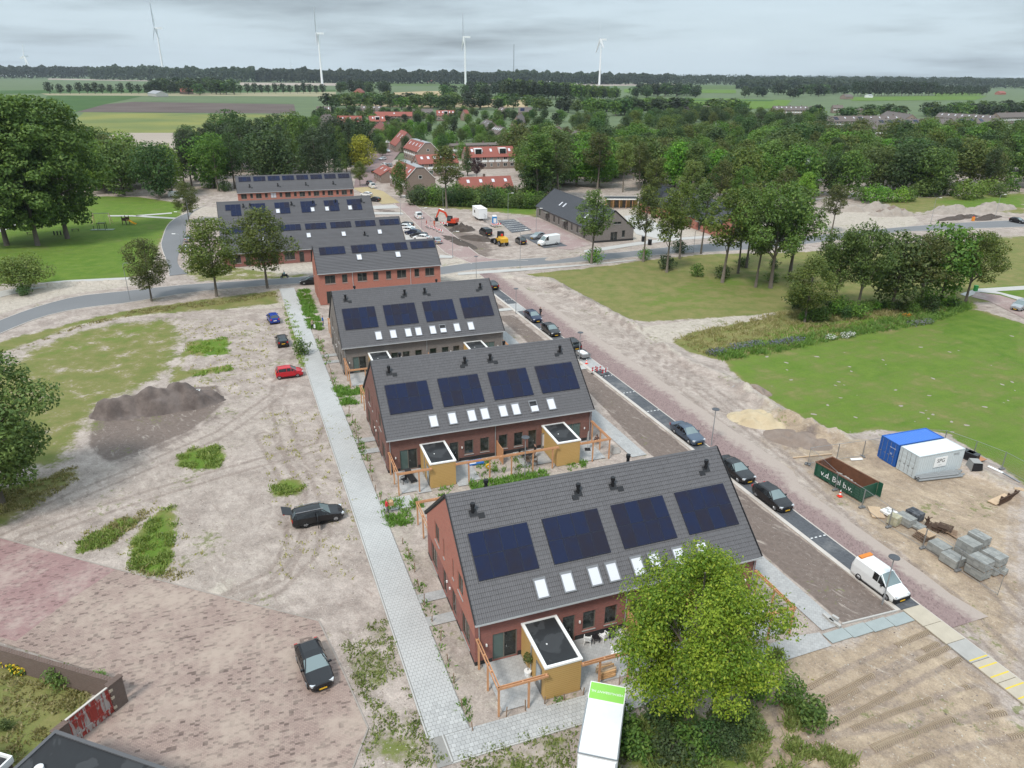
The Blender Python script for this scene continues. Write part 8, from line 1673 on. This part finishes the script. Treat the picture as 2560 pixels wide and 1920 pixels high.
for sx in (-.28, .28):
 for sy in (-.75, .7): MB().box((sx, sy, .14), (.06, .06, .28)).build('leg', BLKC, ln)
dt = thing('garden_table', 'round black garden table on the terrace of the dark red house', 'table', tuple(at(*V8(1540, 345))), 0); MB().tube([(0, 0, .72), (0, 0, .76)], [.6, .6], 18).build('tabletop', BLKC, dt); MB().tube([(0, 0, .02), (0, 0, .72)], [.06, .06], 8).build('leg', BLKC, dt); MB().tube([(0, 0, .02), (0, 0, .06)], [.3, .3], 12).build('foot', BLKC, dt)
op = MB().box((0, .55, 1.1), (.95, .05, 2.1)).build('open_door', pm('grey_open_door', (.20, .20, .2), .5), HB, (17.2, -8.0, 0), (0, 0, .1)); MB().box((0, .522, 1.3), (.7, .01, 1.4)).build('pane', M_['skyglass'], op)
pp_ = thing('paddling_pool', 'blue and white folded paddling pool on the terrace', 'pool', tuple(at(*V8(1040, 380))), TH); MB().box((0, 0, .12), (1.7, .9, .16)).build('sheet', pm('pool_blue', (.03, .16, .50), .4), pp_); MB().box((-.35, -.15, .22), (.7, .5, .06)).build('fold', M_['white'], pp_)
ps = thing('parasol', 'closed grey parasol on a stand beside the right hand shed', 'parasol', tuple(at(*V8(2130, 250))), 0); MB().tube([(0, 0, .1), (0, 0, 2.2)], .025, 6).build('pole', M_['steel'], ps); MB().tube([(0, 0, .9), (0, 0, 1.2), (0, 0, 2.15), (0, 0, 2.3)], [.12, .16, .07, .02], 9).build('canopy', pm('grey_canvas', (.30, .30, .30), .9), ps); MB().box((0, 0, .06), (.6, .6, .08)).build('base', M_['black'], ps)
yb = thing('watering_can', 'round yellow reel hanging on the pergola post of the dark red house', 'hose reel', tuple(at(*V8(1165, 490))), TH); MB().tube([(0, -.12, 1.0), (0, .05, 1.0)], [.27, .27], 14).build('reel', pm('reel_yellow', (.75, .42, .02), .5), yb); MB().tube([(0, -.13, 1.0), (0, -.11, 1.0)], [.1, .1], 10).build('hub', M_['white'], yb)
bg_ = thing('builders_bag', 'grey white bulk bag at the street end garden of the dark red house', 'bag', tuple(at(1537, 1130)), .3); MB().box((0, 0, .35), (.85, .85, .7), 0, .82).build('sack', M_['concrete'], bg_); MB().box((0, 0, .72), (.6, .6, .06)).build('fill', EM['pale'], bg_)
# stacked kerb stones by the soil bed
for i, (dx, dy, dz, lb) in enumerate(((0, 0, 0, 'long concrete kerb stone lying beside the soil bed'), (.3, -.5, 0, 'second concrete kerb stone beside the soil bed'), (.45, -.15, .2, 'short kerb stone resting on the others'))):
 q = at(*Q2(985, 690)); t = thing('kerb_stone', lb, 'kerb stone', (q.x+dx-.4, q.y+dy, .1+dz), UPS+.15*i, 'loose kerb stones'); MB().box((0, 0, 0), (1.0 if i < 2 else .5, .22, .2)).build('stone', M_['concrete'], t)
# bare hedge twigs with stakes along the gable gardens
def stake(p, h, lab, tilt=0.0):
 t = thing('garden_stake', lab, 'stake', (p[0], p[1], -.05), rnd.uniform(0, 6), 'wooden stakes along the young hedges'); t.rotation_euler = (tilt, 0, t.rotation_euler[2]); MB().bar((0, 0, 0), (0, 0, h), .06).build('post', M_['timber_old'], t)
for s0, t0, lb in ((0, 0, 'wooden stake in the young hedge along the nearest gable'), (-.61, 28.35, 'wooden stake in the young hedge along the dark red gable'), (-1.2, 56.7, 'wooden stake in the young hedge along the grey gable')):
 for k in range(11): stake(EB(s0-1.75+.12*sin(k*5), t0-12.0+2.1*k), rnd.uniform(.6, 1.1), lb, rnd.uniform(-.12, .12))
for k in range(8): stake(EB(.6+1.35*k, -11.62+.1*sin(k)), rnd.uniform(.5, 1.0), 'wooden stake along the pavers behind the box truck', rnd.uniform(-.1, .1))
# ---------------------------------------------------------------- people
def person(label, p, hd, top, trousers, hair, pose='walk', holds=None, scale=1.0, sit=False):
 hp = .95 if not sit else .5
 st = {'walk': (.18, -.16), 'stand': (.02, -.02), 'sit': (0, 0)}[pose]
 V = [(0, 0, hp), (0, 0, hp+.28), (.01, 0, hp+.48), (.03, 0, hp+.58), (.04, 0, hp+.72), (.045, 0, hp+.8)]; E_ = [(0, 1), (1, 2), (2, 3), (3, 4), (4, 5)]; Rr = [(.15, .13), (.14, .12), (.17, .12), (.06, .06), (.10, .095), (.07, .07)]
 def chain(frm, pts, rs):
  i = frm
  for q, r_ in zip(pts, rs): V.append(q); Rr.append((r_, r_)); E_.append((i, len(V)-1)); i = len(V)-1
  return i
 for s, fx in ((1, st[0]), (-1, st[1])):
  if sit: chain(0, [(.02, s*.1, hp), (.42, s*.11, hp+.02), (.44, s*.11, .1), (.56, s*.12, .05)], [.1, .075, .05, .045])
  else: chain(0, [(.0, s*.10, hp-.06), (fx*.6+.05, s*.10, .50), (fx*1.1-.03, s*.10, .10), (fx*1.1+.12, s*.11, .05)], [.105, .075, .052, .045])
  if holds: w = [(.02, s*.2, hp+.46), (.08, s*.25, hp+.2), (.32, s*.20, hp+.22), (.40, s*.18, hp+.23)]
  else: w = [(.02, s*.2, hp+.46), (-.02+s*fx*.4, s*.25, hp+.18), (.08+s*fx*.6, s*.26, hp-.05), (.1+s*fx*.6, s*.26, hp-.13)]
  e = chain(2, w, [.062, .046, .034, .034])
  for k, (dy, ln) in enumerate(((-.03, .085), (-.01, .10), (.012, .095), (.033, .075))):
   b = Vector(w[-1]); dr = (Vector(w[-1])-Vector(w[-2])).normalized(); chain(e, [tuple(b+Vector((0, dy*s, 0))+dr*ln*.55), tuple(b+Vector((0, dy*s, -.01))+dr*ln)], [.011, .009])
  b = Vector(w[-1]); chain(e, [tuple(b+Vector((.03, -s*.045, .01)))], [.012])
 me = bpy.data.meshes.new('body'); me.from_pydata(V, E_, []); o = bpy.data.objects.new('person', me); COL.objects.link(o)
 sm = o.modifiers.new('skin', 'SKIN'); ss = o.modifiers.new('sub', 'SUBSURF'); ss.levels = ss.render_levels = 1
 for i, (a, b) in enumerate(Rr): me.skin_vertices[0].data[i].radius = (a, b)
 me.skin_vertices[0].data[0].use_root = True; dg = bpy.context.evaluated_depsgraph_get(); nm = bpy.data.meshes.new_from_object(o.evaluated_get(dg)); o.modifiers.clear(); o.data = nm; nm.name = 'body'; bpy.data.meshes.remove(me)
 for mt in (top, trousers, M_['skin'], hair): nm.materials.append(mt)
 for f in nm.polygons:
  c = f.center; f.use_smooth = True
  if c.z > hp+.60: k = 3 if (c.z > hp+.74 or c.x < .0) else 2
  elif c.z > hp+.54: k = 2
  elif abs(c.y) > .16 and ((holds and c.x > .25) or (not holds and c.z < hp-.02)): k = 2
  elif c.z < hp+.03 and abs(c.y) < .2: k = 1
  else: k = 0
  if sit and c.z < hp+.06 and abs(c.y) < .2: k = 1
  if c.z < .1: k = 3
  f.material_index = k
 o.location = (p[0], p[1], p[2] if len(p) > 2 else .03); o.rotation_euler = (0, 0, hd); o.scale = (scale,)*3; setp(o, label, 'person')
 fm = MB(); fm.box((.135, .035, hp+.745), (.02, .022, .014)).box((.135, -.035, hp+.745), (.02, .022, .014)); fm.build('eyes', M_['black'], o); MB().box((.14, 0, hp+.715), (.035, .022, .03)).build('nose', M_['skin'], o)
 m = MB(); m.box((.04, .10, hp+.72), (.04, .02, .05)); m.box((.04, -.10, hp+.72), (.04, .02, .05)); m.build('ears', M_['skin'], o)
 return o
def cl(name, c): return pm('cloth_'+name, c, .9, .1, 5)
DKH, BLH = cl('dark_hair', (.02, .015, .012)), cl('fair_hair', (.30, .22, .13))
P1 = at(*V8(185, 880)); person('person in a red top and shorts carrying a cardboard box along the footpath', P1, TH+.1, cl('red', (.55, .04, .05)), cl('grey', (.22, .20, .20)), DKH, 'walk', True)
bx_ = thing('cardboard_box', 'brown cardboard box carried by the person in red', 'box', (P1.x+.42*cos(TH), P1.y+.42*sin(TH), 1.08), TH); MB().box((0, 0, .14), (.42, .5, .38)).build('carton', pm('cardboard', (.42, .26, .14), .8), bx_); MB().box((0, 0, .332), (.06, .5, .004)).build('tape', M_['timber_pale'], bx_)
N8 = lambda x, y: (700+x*.19439, 600+y*.19439)
person('fair haired person in beige walking on the long footpath', at(*N8(422, 1158)), UPS-pi+.5, cl('beige', (.36, .31, .24)), cl('black', (.02, .02, .022)), BLH, 'walk', True); 
pb = at(*N8(465, 1150)); bxw = thing('white_bag', 'white bag held by the fair haired person', 'bag', (pb.x-.2, pb.y-.15, .5), .4); MB().box((0, 0, .1), (.3, .5, .45), 0, .8).build('bag', M_['white'], bxw)
person('person in a blue shirt standing by the pergola of the grey house', at(*N8(555, 1105)), TH-.4, cl('blue', (.02, .14, .45)), cl('denim', (.12, .16, .22)), DKH, 'stand')
person('person in black standing beside the dark blue hatchback', at(*Q3(1289, 392)), UPS+2.2, cl('black', (.02, .02, .022)), cl('black', (.02, .02, .022)), DKH, 'stand')
person('person in black standing at the round table on the terrace', at(*V8(1620, 330)), TH+2.9, cl('black', (.02, .02, .022)), cl('black', (.02, .02, .022)), DKH, 'stand')
person('person crouching in dark clothes at the street end terrace', at(*Q3(1650, 1215)), TH+1.2, cl('brown', (.10, .06, .05)), cl('black', (.02, .02, .022)), DKH, 'sit', None, 1.0, True)
person('worker in a red jacket at the left end of the trench', at(*RP(445, 440)), .3, cl('worker_red', (.40, .05, .04)), cl('navy', (.04, .04, .06)), DKH, 'stand'); person('worker in orange red clothes beside the excavator bucket', at(*RP(545, 445)), 2.0, cl('worker_orange', (.55, .10, .03)), cl('worker_orange', (.55, .10, .03)), DKH, 'stand')
sc0 = at(712, 695); scr = thing('scooter', 'dark scooter on the asphalt road before the low dark roofed row', 'scooter', tuple(sc0), px_head((712, 695), (690, 697)))
for x in (-.6, .6): w = link('wheel', WHEEL[0], scr, (x, 0, .24), None, (.75, .6, .75)); link('rim', WHEEL[1], w)
MB().box((-.1, 0, .5), (1.1, .3, .25), 0, .8).build('body', M_['black'], scr); MB().bar((.55, 0, .3), (.4, 0, 1.0), .08).build('fork', M_['black'], scr); MB().box((-.3, 0, .72), (.6, .28, .1)).build('seat', M_['black'], scr)
person('scooter rider in a teal jacket on the asphalt road', (sc0.x, sc0.y, .28), px_head((712, 695), (690, 697)), cl('teal', (.03, .22, .26)), cl('black', (.02, .02, .022)), cl('helmet', (.05, .05, .06)), 'sit', True, 1.0, True)
# ---------------------------------------------------------------- hedges, bushes and weeds
def bush(name, label, p, s, mat, group=None, sz=1.0):
 tm, cm, h = T('bush', rnd.randrange(3)); t = thing(name, label, 'bush', (p[0], p[1], -.05), rnd.uniform(0, 6.28), group); t.scale = (s, s, s*sz); link('stem', tm, t); c = link('foliage', cm, t); c.material_slots[0].link = 'OBJECT'; c.material_slots[0].material = LM[mat]; return t
for i in range(46):
 u = i/45; x, y = 1035+u*330, 512+10*u-(i % 3)*9; bush('hedge_bush', 'bush in the overgrown hedge before the low red roofed row', at(x, y), rnd.uniform(1.5, 2.3), rnd.choice(['fresh', 'mid', 'dark', 'mid']), 'bushes of the overgrown hedge')
for px, s, m, lb in (((1743, 690), 1.1, 'mid', 'round bush at the foot of the leaning lawn tree'), ((1808, 694), 1.2, 'mid', 'round bush at the foot of the leaning lawn tree, with bare ground round it'), ((1855, 665), .9, 'dark', 'small bush under the slender lawn tree'), ((1665, 672), 1.4, 'dark', 'ivy bush round the thin tree on the lawn'), ((1610, 648), 1.1, 'fresh', 'bush at the foot of the roadside tree by the bungalow'), ((1482, 655), 1.4, 'fresh', 'leafy bush at the foot of the fresh green roadside tree'), ((1700, 632), 1.3, 'dark', 'bush under the roadside trees by the asphalt road'), ((1935, 670), .9, 'dark', 'low bush in the bare patch on the lawn'), ((1930, 705), .9, 'mid', 'low bush under the wide lawn tree'), ((1995, 770), 1.5, 'dark', 'dark bush at the left end of the flower strip'), ((62, 738), .9, 'dark', 'dark bush under the spreading tree at the left'), ((527, 470), 1.9, 'fresh', 'round green bush before the pines'), ((560, 478), 1.6, 'dark', 'dark low shrub before the pines'), ((110, 500), 1.0, 'olive', 'orange tinged shrub by the park path'), ((1880, 1745), 1.0, 'mid', 'green bush right of the leafy tree trunk'), ((1975, 1750), .8, 'mid', 'bush on the sand right of the leafy tree'), ((1545, 1855), 1.1, 'mid', 'bush beside the front wheel of the box truck'), ((755, 885), 1.0, 'mid', 'bush on the verge beside the long footpath'), ((2030, 1810), .9, 'mid', 'low bush at the right of the leafy tree')): bush('bush', lb, at(*px), s, m)
for i in range(20): bush('undergrowth_bush', 'dark green bush under the large leafy tree', at(1590+rnd.uniform(0, 260), 1800+rnd.uniform(-20, 100)), rnd.uniform(.45, .85), rnd.choice(['mid', 'dark', 'dark']), 'bushes under the large leafy tree')
for i in range(26): bush('undergrowth_bush', 'shrub in the undergrowth below the clump over the flower strip', at(2010+i*15+rnd.uniform(-6, 6), 795-1.1*i+rnd.uniform(-9, 9)), rnd.uniform(.6, 1.3), rnd.choice(['mid', 'dark', 'fresh']), 'shrubs behind the flower strip')
for i in range(14): bush('verge_bush', 'rough green shrub on the bank at the right behind the road', at(2160+i*28, 505-1.6*i+rnd.uniform(-8, 8)), rnd.uniform(1.4, 2.8), rnd.choice(['fresh', 'mid', 'lime']), 'shrubs on the bank behind the heaps')
def tufts(name, pts, n, h, mats, seed, blades=9, spread=.16, thin=.34, cell=1.1):
 """grass and weed tufts as one mass: n tufts dropped into polygons of world points"""
 rs = np.random.RandomState(seed); polys = [np.array([tuple(p)[:2] for p in q]) for q in pts]; ar = np.array([abs(sum(a[0]*b[1]-b[0]*a[1] for a, b in zip(q, np.roll(q, -1, 0))))/2 for q in polys]); C = []
 for q, k in zip(polys, (ar/ar.sum()*n).astype(int)+1):
  lo, hi = q.min(0), q.max(0); P = lo+(hi-lo)*rs.rand(k*6+20, 2); s = sdf(P, q, 50.0); C.append(P[s > 0][:k])
 C = np.concatenate(C); C = C[smooth_noise(C, cell, seed) > thin]; k = len(C); B = np.repeat(C, blades, 0)+rs.normal(size=(k*blades, 2))*spread; m = len(B); sc = np.repeat(.5+.9*rs.rand(k), blades)*(.6+.6*rs.rand(m))*h
 a = rs.rand(m)*6.283; w = .028+.05*rs.rand(m); L = np.stack([np.cos(a), np.sin(a)], 1); tip = B+rs.normal(size=(m, 2))*sc[:, None]*.62; z0 = np.full(m, -.06)
 V = np.stack([np.c_[B-L*w[:, None], z0], np.c_[B+L*w[:, None], z0], np.c_[tip+L*w[:, None]*.5, sc], np.c_[tip-L*w[:, None]*.5, sc*.9]], 1).reshape(-1, 3)
 o = link(name, np_mesh(name, V, np.arange(4*m).reshape(-1, 4), mats, {'tint': np.repeat(rs.rand(m), 4), 'clump': np.repeat(np.repeat(rs.rand(k), blades), 4)})); o['kind'] = 'stuff'; return o
GT = {'fresh': leafmat('weed_fresh', (.15, .24, .04, 1), (.26, .34, .07, 1), (.34, .38, .13, 1), .3), 'dry': leafmat('weed_dry', (.24, .23, .08, 1), (.36, .32, .14, 1), (.46, .40, .22, 1), .25), 'lush': leafmat('garden_weed', (.10, .25, .025, 1), (.17, .34, .04, 1), (.23, .38, .07, 1), .3)}
pD = lambda q: [D(*p) for p in q]
tufts('weeds', [pD(w) for w in WEEDS], 1300, .22, GT['fresh'], 1, 8, .18, .5, .9); tufts('weeds', [pD(q) for q in ([(420, 735), (490, 728), (500, 765), (440, 772), (400, 760)], [(360, 825), (500, 785), (505, 800)], [(640, 735), (668, 780), (655, 795), (640, 770)], [(618, 640), (640, 700), (655, 730), (636, 745), (615, 690)])], 600, .2, GT['fresh'], 2, 8, .18, .5, .9)
tufts('weeds', [pD(q) for q in ([(735, 1390), (830, 1330), (905, 1560), (945, 1600), (965, 1670), (770, 1680), (805, 1560)], [(960, 1640), (1240, 1560), (1250, 1700), (930, 1700)])], 900, .13, GT['fresh'], 3, 6)
tufts('weeds', [pD(q) for q in ([(1345, 1560), (1500, 1530), (1640, 1540), (1660, 1620), (1600, 1700), (1330, 1700)], [(1690, 1500), (1760, 1520), (1790, 1560), (1700, 1580)], [(1700, 1590), (1860, 1640), (1840, 1700), (1660, 1700)], [(1640, 1440), (1690, 1400), (1700, 1450)])], 1500, .32, GT['fresh'], 4)
tufts('dry_grass', [pD(q) for q in ([(0, 1060), (100, 1030), (165, 1005), (170, 1035), (80, 1090), (0, 1130)], [(270, 1222), (420, 1235), (400, 1255), (290, 1240)], [(130, 1175), (300, 1105), (330, 1100), (280, 1160), (170, 1195)], [(0, 1430), (60, 1440), (200, 1500), (180, 1560), (0, 1690)], [(10, 765), (180, 700), (300, 668), (600, 630), (600, 640), (300, 680), (180, 705)])], 1700, .16, GT['dry'], 5, 7)
tufts('dry_grass', [pD([(1450, 738), (1500, 715), (1720, 668), (2080, 655), (1985, 700), (1850, 720), (1700, 752), (1560, 775)])], 1700, .38, GT['dry'], 6, 8, .25); tufts('flower_strip', [pD([(1540, 765), (1700, 735), (1850, 705), (2090, 655), (2095, 668), (1985, 704), (1850, 724), (1700, 757), (1560, 780)])], 2000, .55, GT['lush'], 7, 8, .25)
def blooms(label, px, n, col, s, name):
 q = [at(*p) for p in px]; rs = random.Random(n); mt = pm(name, col, .8, .2, 5); 
 for a, b in zip(q, q[1:]): pass
 o = thing('flower_clump', label, 'flowers', tuple(q[0]), 0); V, F, A = leaf_cloud([(((a.lerp(b, k/3) - q[0]).x, (a.lerp(b, k/3)-q[0]).y, .35), (s, s, .42)) for a, b in zip(q, q[1:]) for k in range(3)], n, .17, n); m_ = np_mesh('blossoms', V, F, mt, A); link('blossoms', m_, o); V, F, A = leaf_cloud([(((a.lerp(b, k/3)-q[0]).x, (a.lerp(b, k/3)-q[0]).y, .3), (s*1.05, s*1.05, .42)) for a, b in zip(q, q[1:]) for k in range(3)], n, .2, n+1); link('leaves', np_mesh('leaves', V, F, LM['mid'], A), o)
LAV = (.17, .165, .26)
blooms('lavender blue flower clump at the left end of the flower strip', [(1780, 885), (1815, 880)], 500, LAV, 1.0, 'lavender_bloom'); blooms('long lavender blue flower clump, second from the left', [(1835, 872), (1880, 865), (1910, 860)], 900, LAV, 1.1, 'lavender_bloom'); blooms('lavender blue flower clump in the middle of the strip', [(1930, 863), (1960, 858)], 500, LAV, .9, 'lavender_bloom'); blooms('largest lavender blue flower clump of the strip', [(1970, 858), (2010, 850)], 700, LAV, 1.1, 'lavender_bloom')
blooms('white daisy clump right of the lavender', [(2072, 848), (2085, 846)], 300, (.7, .7, .66), .7, 'daisy_bloom'); blooms('larger white daisy clump in the flower strip', [(2110, 843), (2135, 838)], 420, (.7, .7, .66), .8, 'daisy_bloom'); blooms('orange flower clump at the back of the strip', [(2262, 794), (2272, 792)], 240, (.62, .24, .02), .7, 'orange_bloom'); blooms('pale violet flower clump at the right end of the strip', [(2280, 812), (2340, 805)], 500, (.22, .2, .26), 1.0, 'violet_bloom')
blooms('yellow ragwort clump before the old brick wall', [(30, 1660), (70, 1690)], 420, (.62, .45, .02), .55, 'ragwort_bloom'); bush('bush', 'round dark green bush before the old brick wall', at(152, 1712), .62, 'fresh'); bush('bush', 'small bush with yellow tips beside the gate pier', at(250, 1705), .4, 'fresh'); bush('bush', 'small grey green plant on the lawn by the old wall', at(16, 1820), .35, 'mid')
GARD = []
for s0, t0 in ((0, 0), (-.61, 28.35), (-1.2, 56.7)):
 GARD += [[EB(s0-1.9, t0-14.2 if t0 else t0-12), EB(s0+2.2, t0-14.2 if t0 else t0-12), EB(s0+1.2, t0-12), EB(s0-1.5, t0-11.8)], [EB(s0+3.6, t0-13.0), EB(s0+6, t0-13.0), EB(s0+6, t0-11.6), EB(s0+3.6, t0-11.6)]]
tufts('garden_weeds', GARD[2:]+[[EB(s+7.2, t-13.2), EB(s+16.6, t-13.4), EB(s+16.6, t-11.5), EB(s+7.2, t-11.5)] for s, t in ((-.61, 28.35), (-1.2, 56.7))]+[[EB(-2.4, 11.8), EB(-.2, 11.8), EB(-.2, 14.0), EB(-2.6, 14)], [EB(-3.1, 39.8), EB(-.8, 39.8), EB(-.9, 42), EB(-3.1, 42)], [EB(-3.3, 44.2), EB(-1.2, 44.2), EB(-1.2, 46), EB(-3.3, 46)], [EB(-4.0, 69.5), EB(-1.8, 69.5), EB(-1.8, 95), EB(-3.9, 95)], [EB(17.4, 16), EB(20.5, 16), EB(20.5, 17.3), EB(17.4, 17.3)]], 2200, .26, GT['lush'], 8, 9)
tufts('garden_weeds', [[EB(s-2.0, t-11.5), EB(s-1.3, t-11.5), EB(s-1.3, t+9), EB(s-2.2, t+9)] for s, t in ((0, 0), (-.61, 28.35), (-1.2, 56.7))]+[[EB(3.4, -11.7), EB(6, -11.7), EB(6, -11.4), EB(3.4, -11.4)], [EB(8.0, 17.8), EB(11, 18), EB(11, 21), EB(8.5, 21)], [EB(12, 17.5), EB(13.5, 17.5), EB(13.5, 21), EB(12, 21)]], 420, .2, GT['lush'], 9, 6)
# small worn patches in the big lawn: pale sand thrown up by moles
r = random.Random(5); mh = [np_mesh('mole_hill', np.array([(cos(a)*(.45+.1*sin(a*3+k)), sin(a)*(.3+.06*cos(a*2+k)), 0) for a in np.linspace(0, 6.283, 9)[:-1]]+[(0, 0, .07)]), np.array([(i, (i+1) % 8, 8) for i in range(8)]), EM['pale']) for k in range(3)]; n = 0; q = [tuple(D(*p))[:2] for p in LAWN_R]
while n < 44:
 p = D(r.uniform(1650, 2200), r.uniform(720, 950))
 if inside((p.x, p.y), q): o = link('mole_hill', mh[n % 3], None, (p.x, p.y, -.055), (0, 0, r.uniform(0, 3)), (r.uniform(.35, .9),)*3); setp(o, 'small pale sand patch thrown up in the big right hand lawn', 'mole hill', 'sand patches in the big lawn'); n += 1
# loose stones and sprigs on the bare ground
def stones(polys, n, seed):
 rs = np.random.RandomState(seed); P = []
 for q in polys:
  q = np.array([tuple(p)[:2] for p in q]); lo, hi = q.min(0), q.max(0); c = lo+(hi-lo)*rs.rand(n*3, 2); P.append(c[sdf(c, q, 50.0) > 0][:n])
 P = np.concatenate(P); k = len(P); o8 = np.array([(1, 0, 0), (0, 1, 0), (-1, 0, 0), (0, -1, 0), (.1, .1, .7)]); s = (.03+.08*rs.rand(k)**4)[:, None, None]; a = rs.rand(k)*6.28; R = np.zeros((k, 3, 3)); R[:, 0, 0] = np.cos(a); R[:, 0, 1] = -np.sin(a); R[:, 1, 0] = np.sin(a); R[:, 1, 1] = np.cos(a); R[:, 2, 2] = 1
 V = np.einsum('kij,vj->kvi', R, o8*np.array((1, .7, 1)))*s+np.c_[P, np.full(k, -.045)][:, None, :]; F = (np.array([(0, 1, 4), (1, 2, 4), (2, 3, 4), (3, 0, 4)])[None]+np.arange(k)[:, None, None]*5).reshape(-1, 3)
 t = NT('loose_stone'); r = t.N.new('ShaderNodeNewGeometry').outputs['Random Per Island']; mt = t.done(t.mix(r, (.16, .13, .115, 1), (.52, .48, .42, 1)), .9, 0, .2); o = link('gravel', np_mesh('gravel', V.reshape(-1, 3), F, mt)); o['kind'] = 'stuff'
stones([pD(q) for q in ([(0, 1150), (480, 930), (600, 690), (650, 800), (760, 1100), (820, 1320), (700, 1300), (300, 1230)], [(1300, 650), (1350, 690), (1640, 850), (1760, 950), (2212, 1300), (2212, 1500), (1980, 1280), (1500, 830)], [(1700, 1480), (1790, 1390), (1960, 1340), (2212, 1590), (2212, 1659), (1720, 1659)], [(730, 1380), (840, 1330), (910, 1560), (960, 1640), (780, 1659)])], 800, 3)
tufts('weeds', [pD(q) for q in ([(560, 880), (760, 900), (780, 1250), (600, 1250)], [(380, 700), (600, 690), (560, 860), (420, 840)], [(150, 1150), (330, 1080), (480, 1240), (280, 1230)], [(1690, 1440), (1790, 1480), (1800, 1600), (1660, 1560)], [(1440, 740), (1600, 840), (1760, 930), (1700, 890)])], 700, .11, GT['dry'], 12, 6)
def tyre_marks(lines, mat, seed):
 mb = MB(); r = random.Random(seed)
 for L in lines:
  ln = resamp(smooth_line([D(*p) for p in L]), 120); tot = sum((b-a).length for a, b in zip(ln, ln[1:])); n = int(tot/.17); pts = resamp(ln, n)
  for a, b in zip(pts, pts[1:]):
   d = (b-a).normalized(); nv = Vector((-d.y, d.x, 0)); ang = atan2(d.y, d.x)
   if smooth_noise(np.array([[a.x, a.y]]), 3.0, seed)[0] < .38: continue
   for s in (-.85, .85):
    for k in (-1, 1): c = a+nv*(s+k*.11); mb.box((c.x, c.y, -.02+r.uniform(-.008, .008)), (.05, .24, .05), ang+k*.55)
 o = mb.build('tyre_marks', mat); o['kind'] = 'stuff'
tyre_marks(TRACKS[4:8], earthmat('pressed_sand', (.37, .295, .21, 1), (.43, .345, .25, 1)), 2)
# ---------------------------------------------------------------- air
def haze():
 o = MB().bx(-9000, 9000, -400, 9000, -3, 260).build('haze', None); o['kind'] = 'stuff'
 m = bpy.data.materials.new('haze'); m.use_nodes = True; nt = m.node_tree; nt.nodes.clear(); out = nt.nodes.new('ShaderNodeOutputMaterial'); v = nt.nodes.new('ShaderNodeVolumePrincipled')
 v.inputs['Color'].default_value = (.78, .88, 1, 1); v.inputs['Density'].default_value = .000045; v.inputs['Anisotropy'].default_value = .2; nt.links.new(v.outputs[0], out.inputs['Volume'])
 o.data.materials.clear(); o.data.materials.append(m); o.visible_shadow = True
haze()
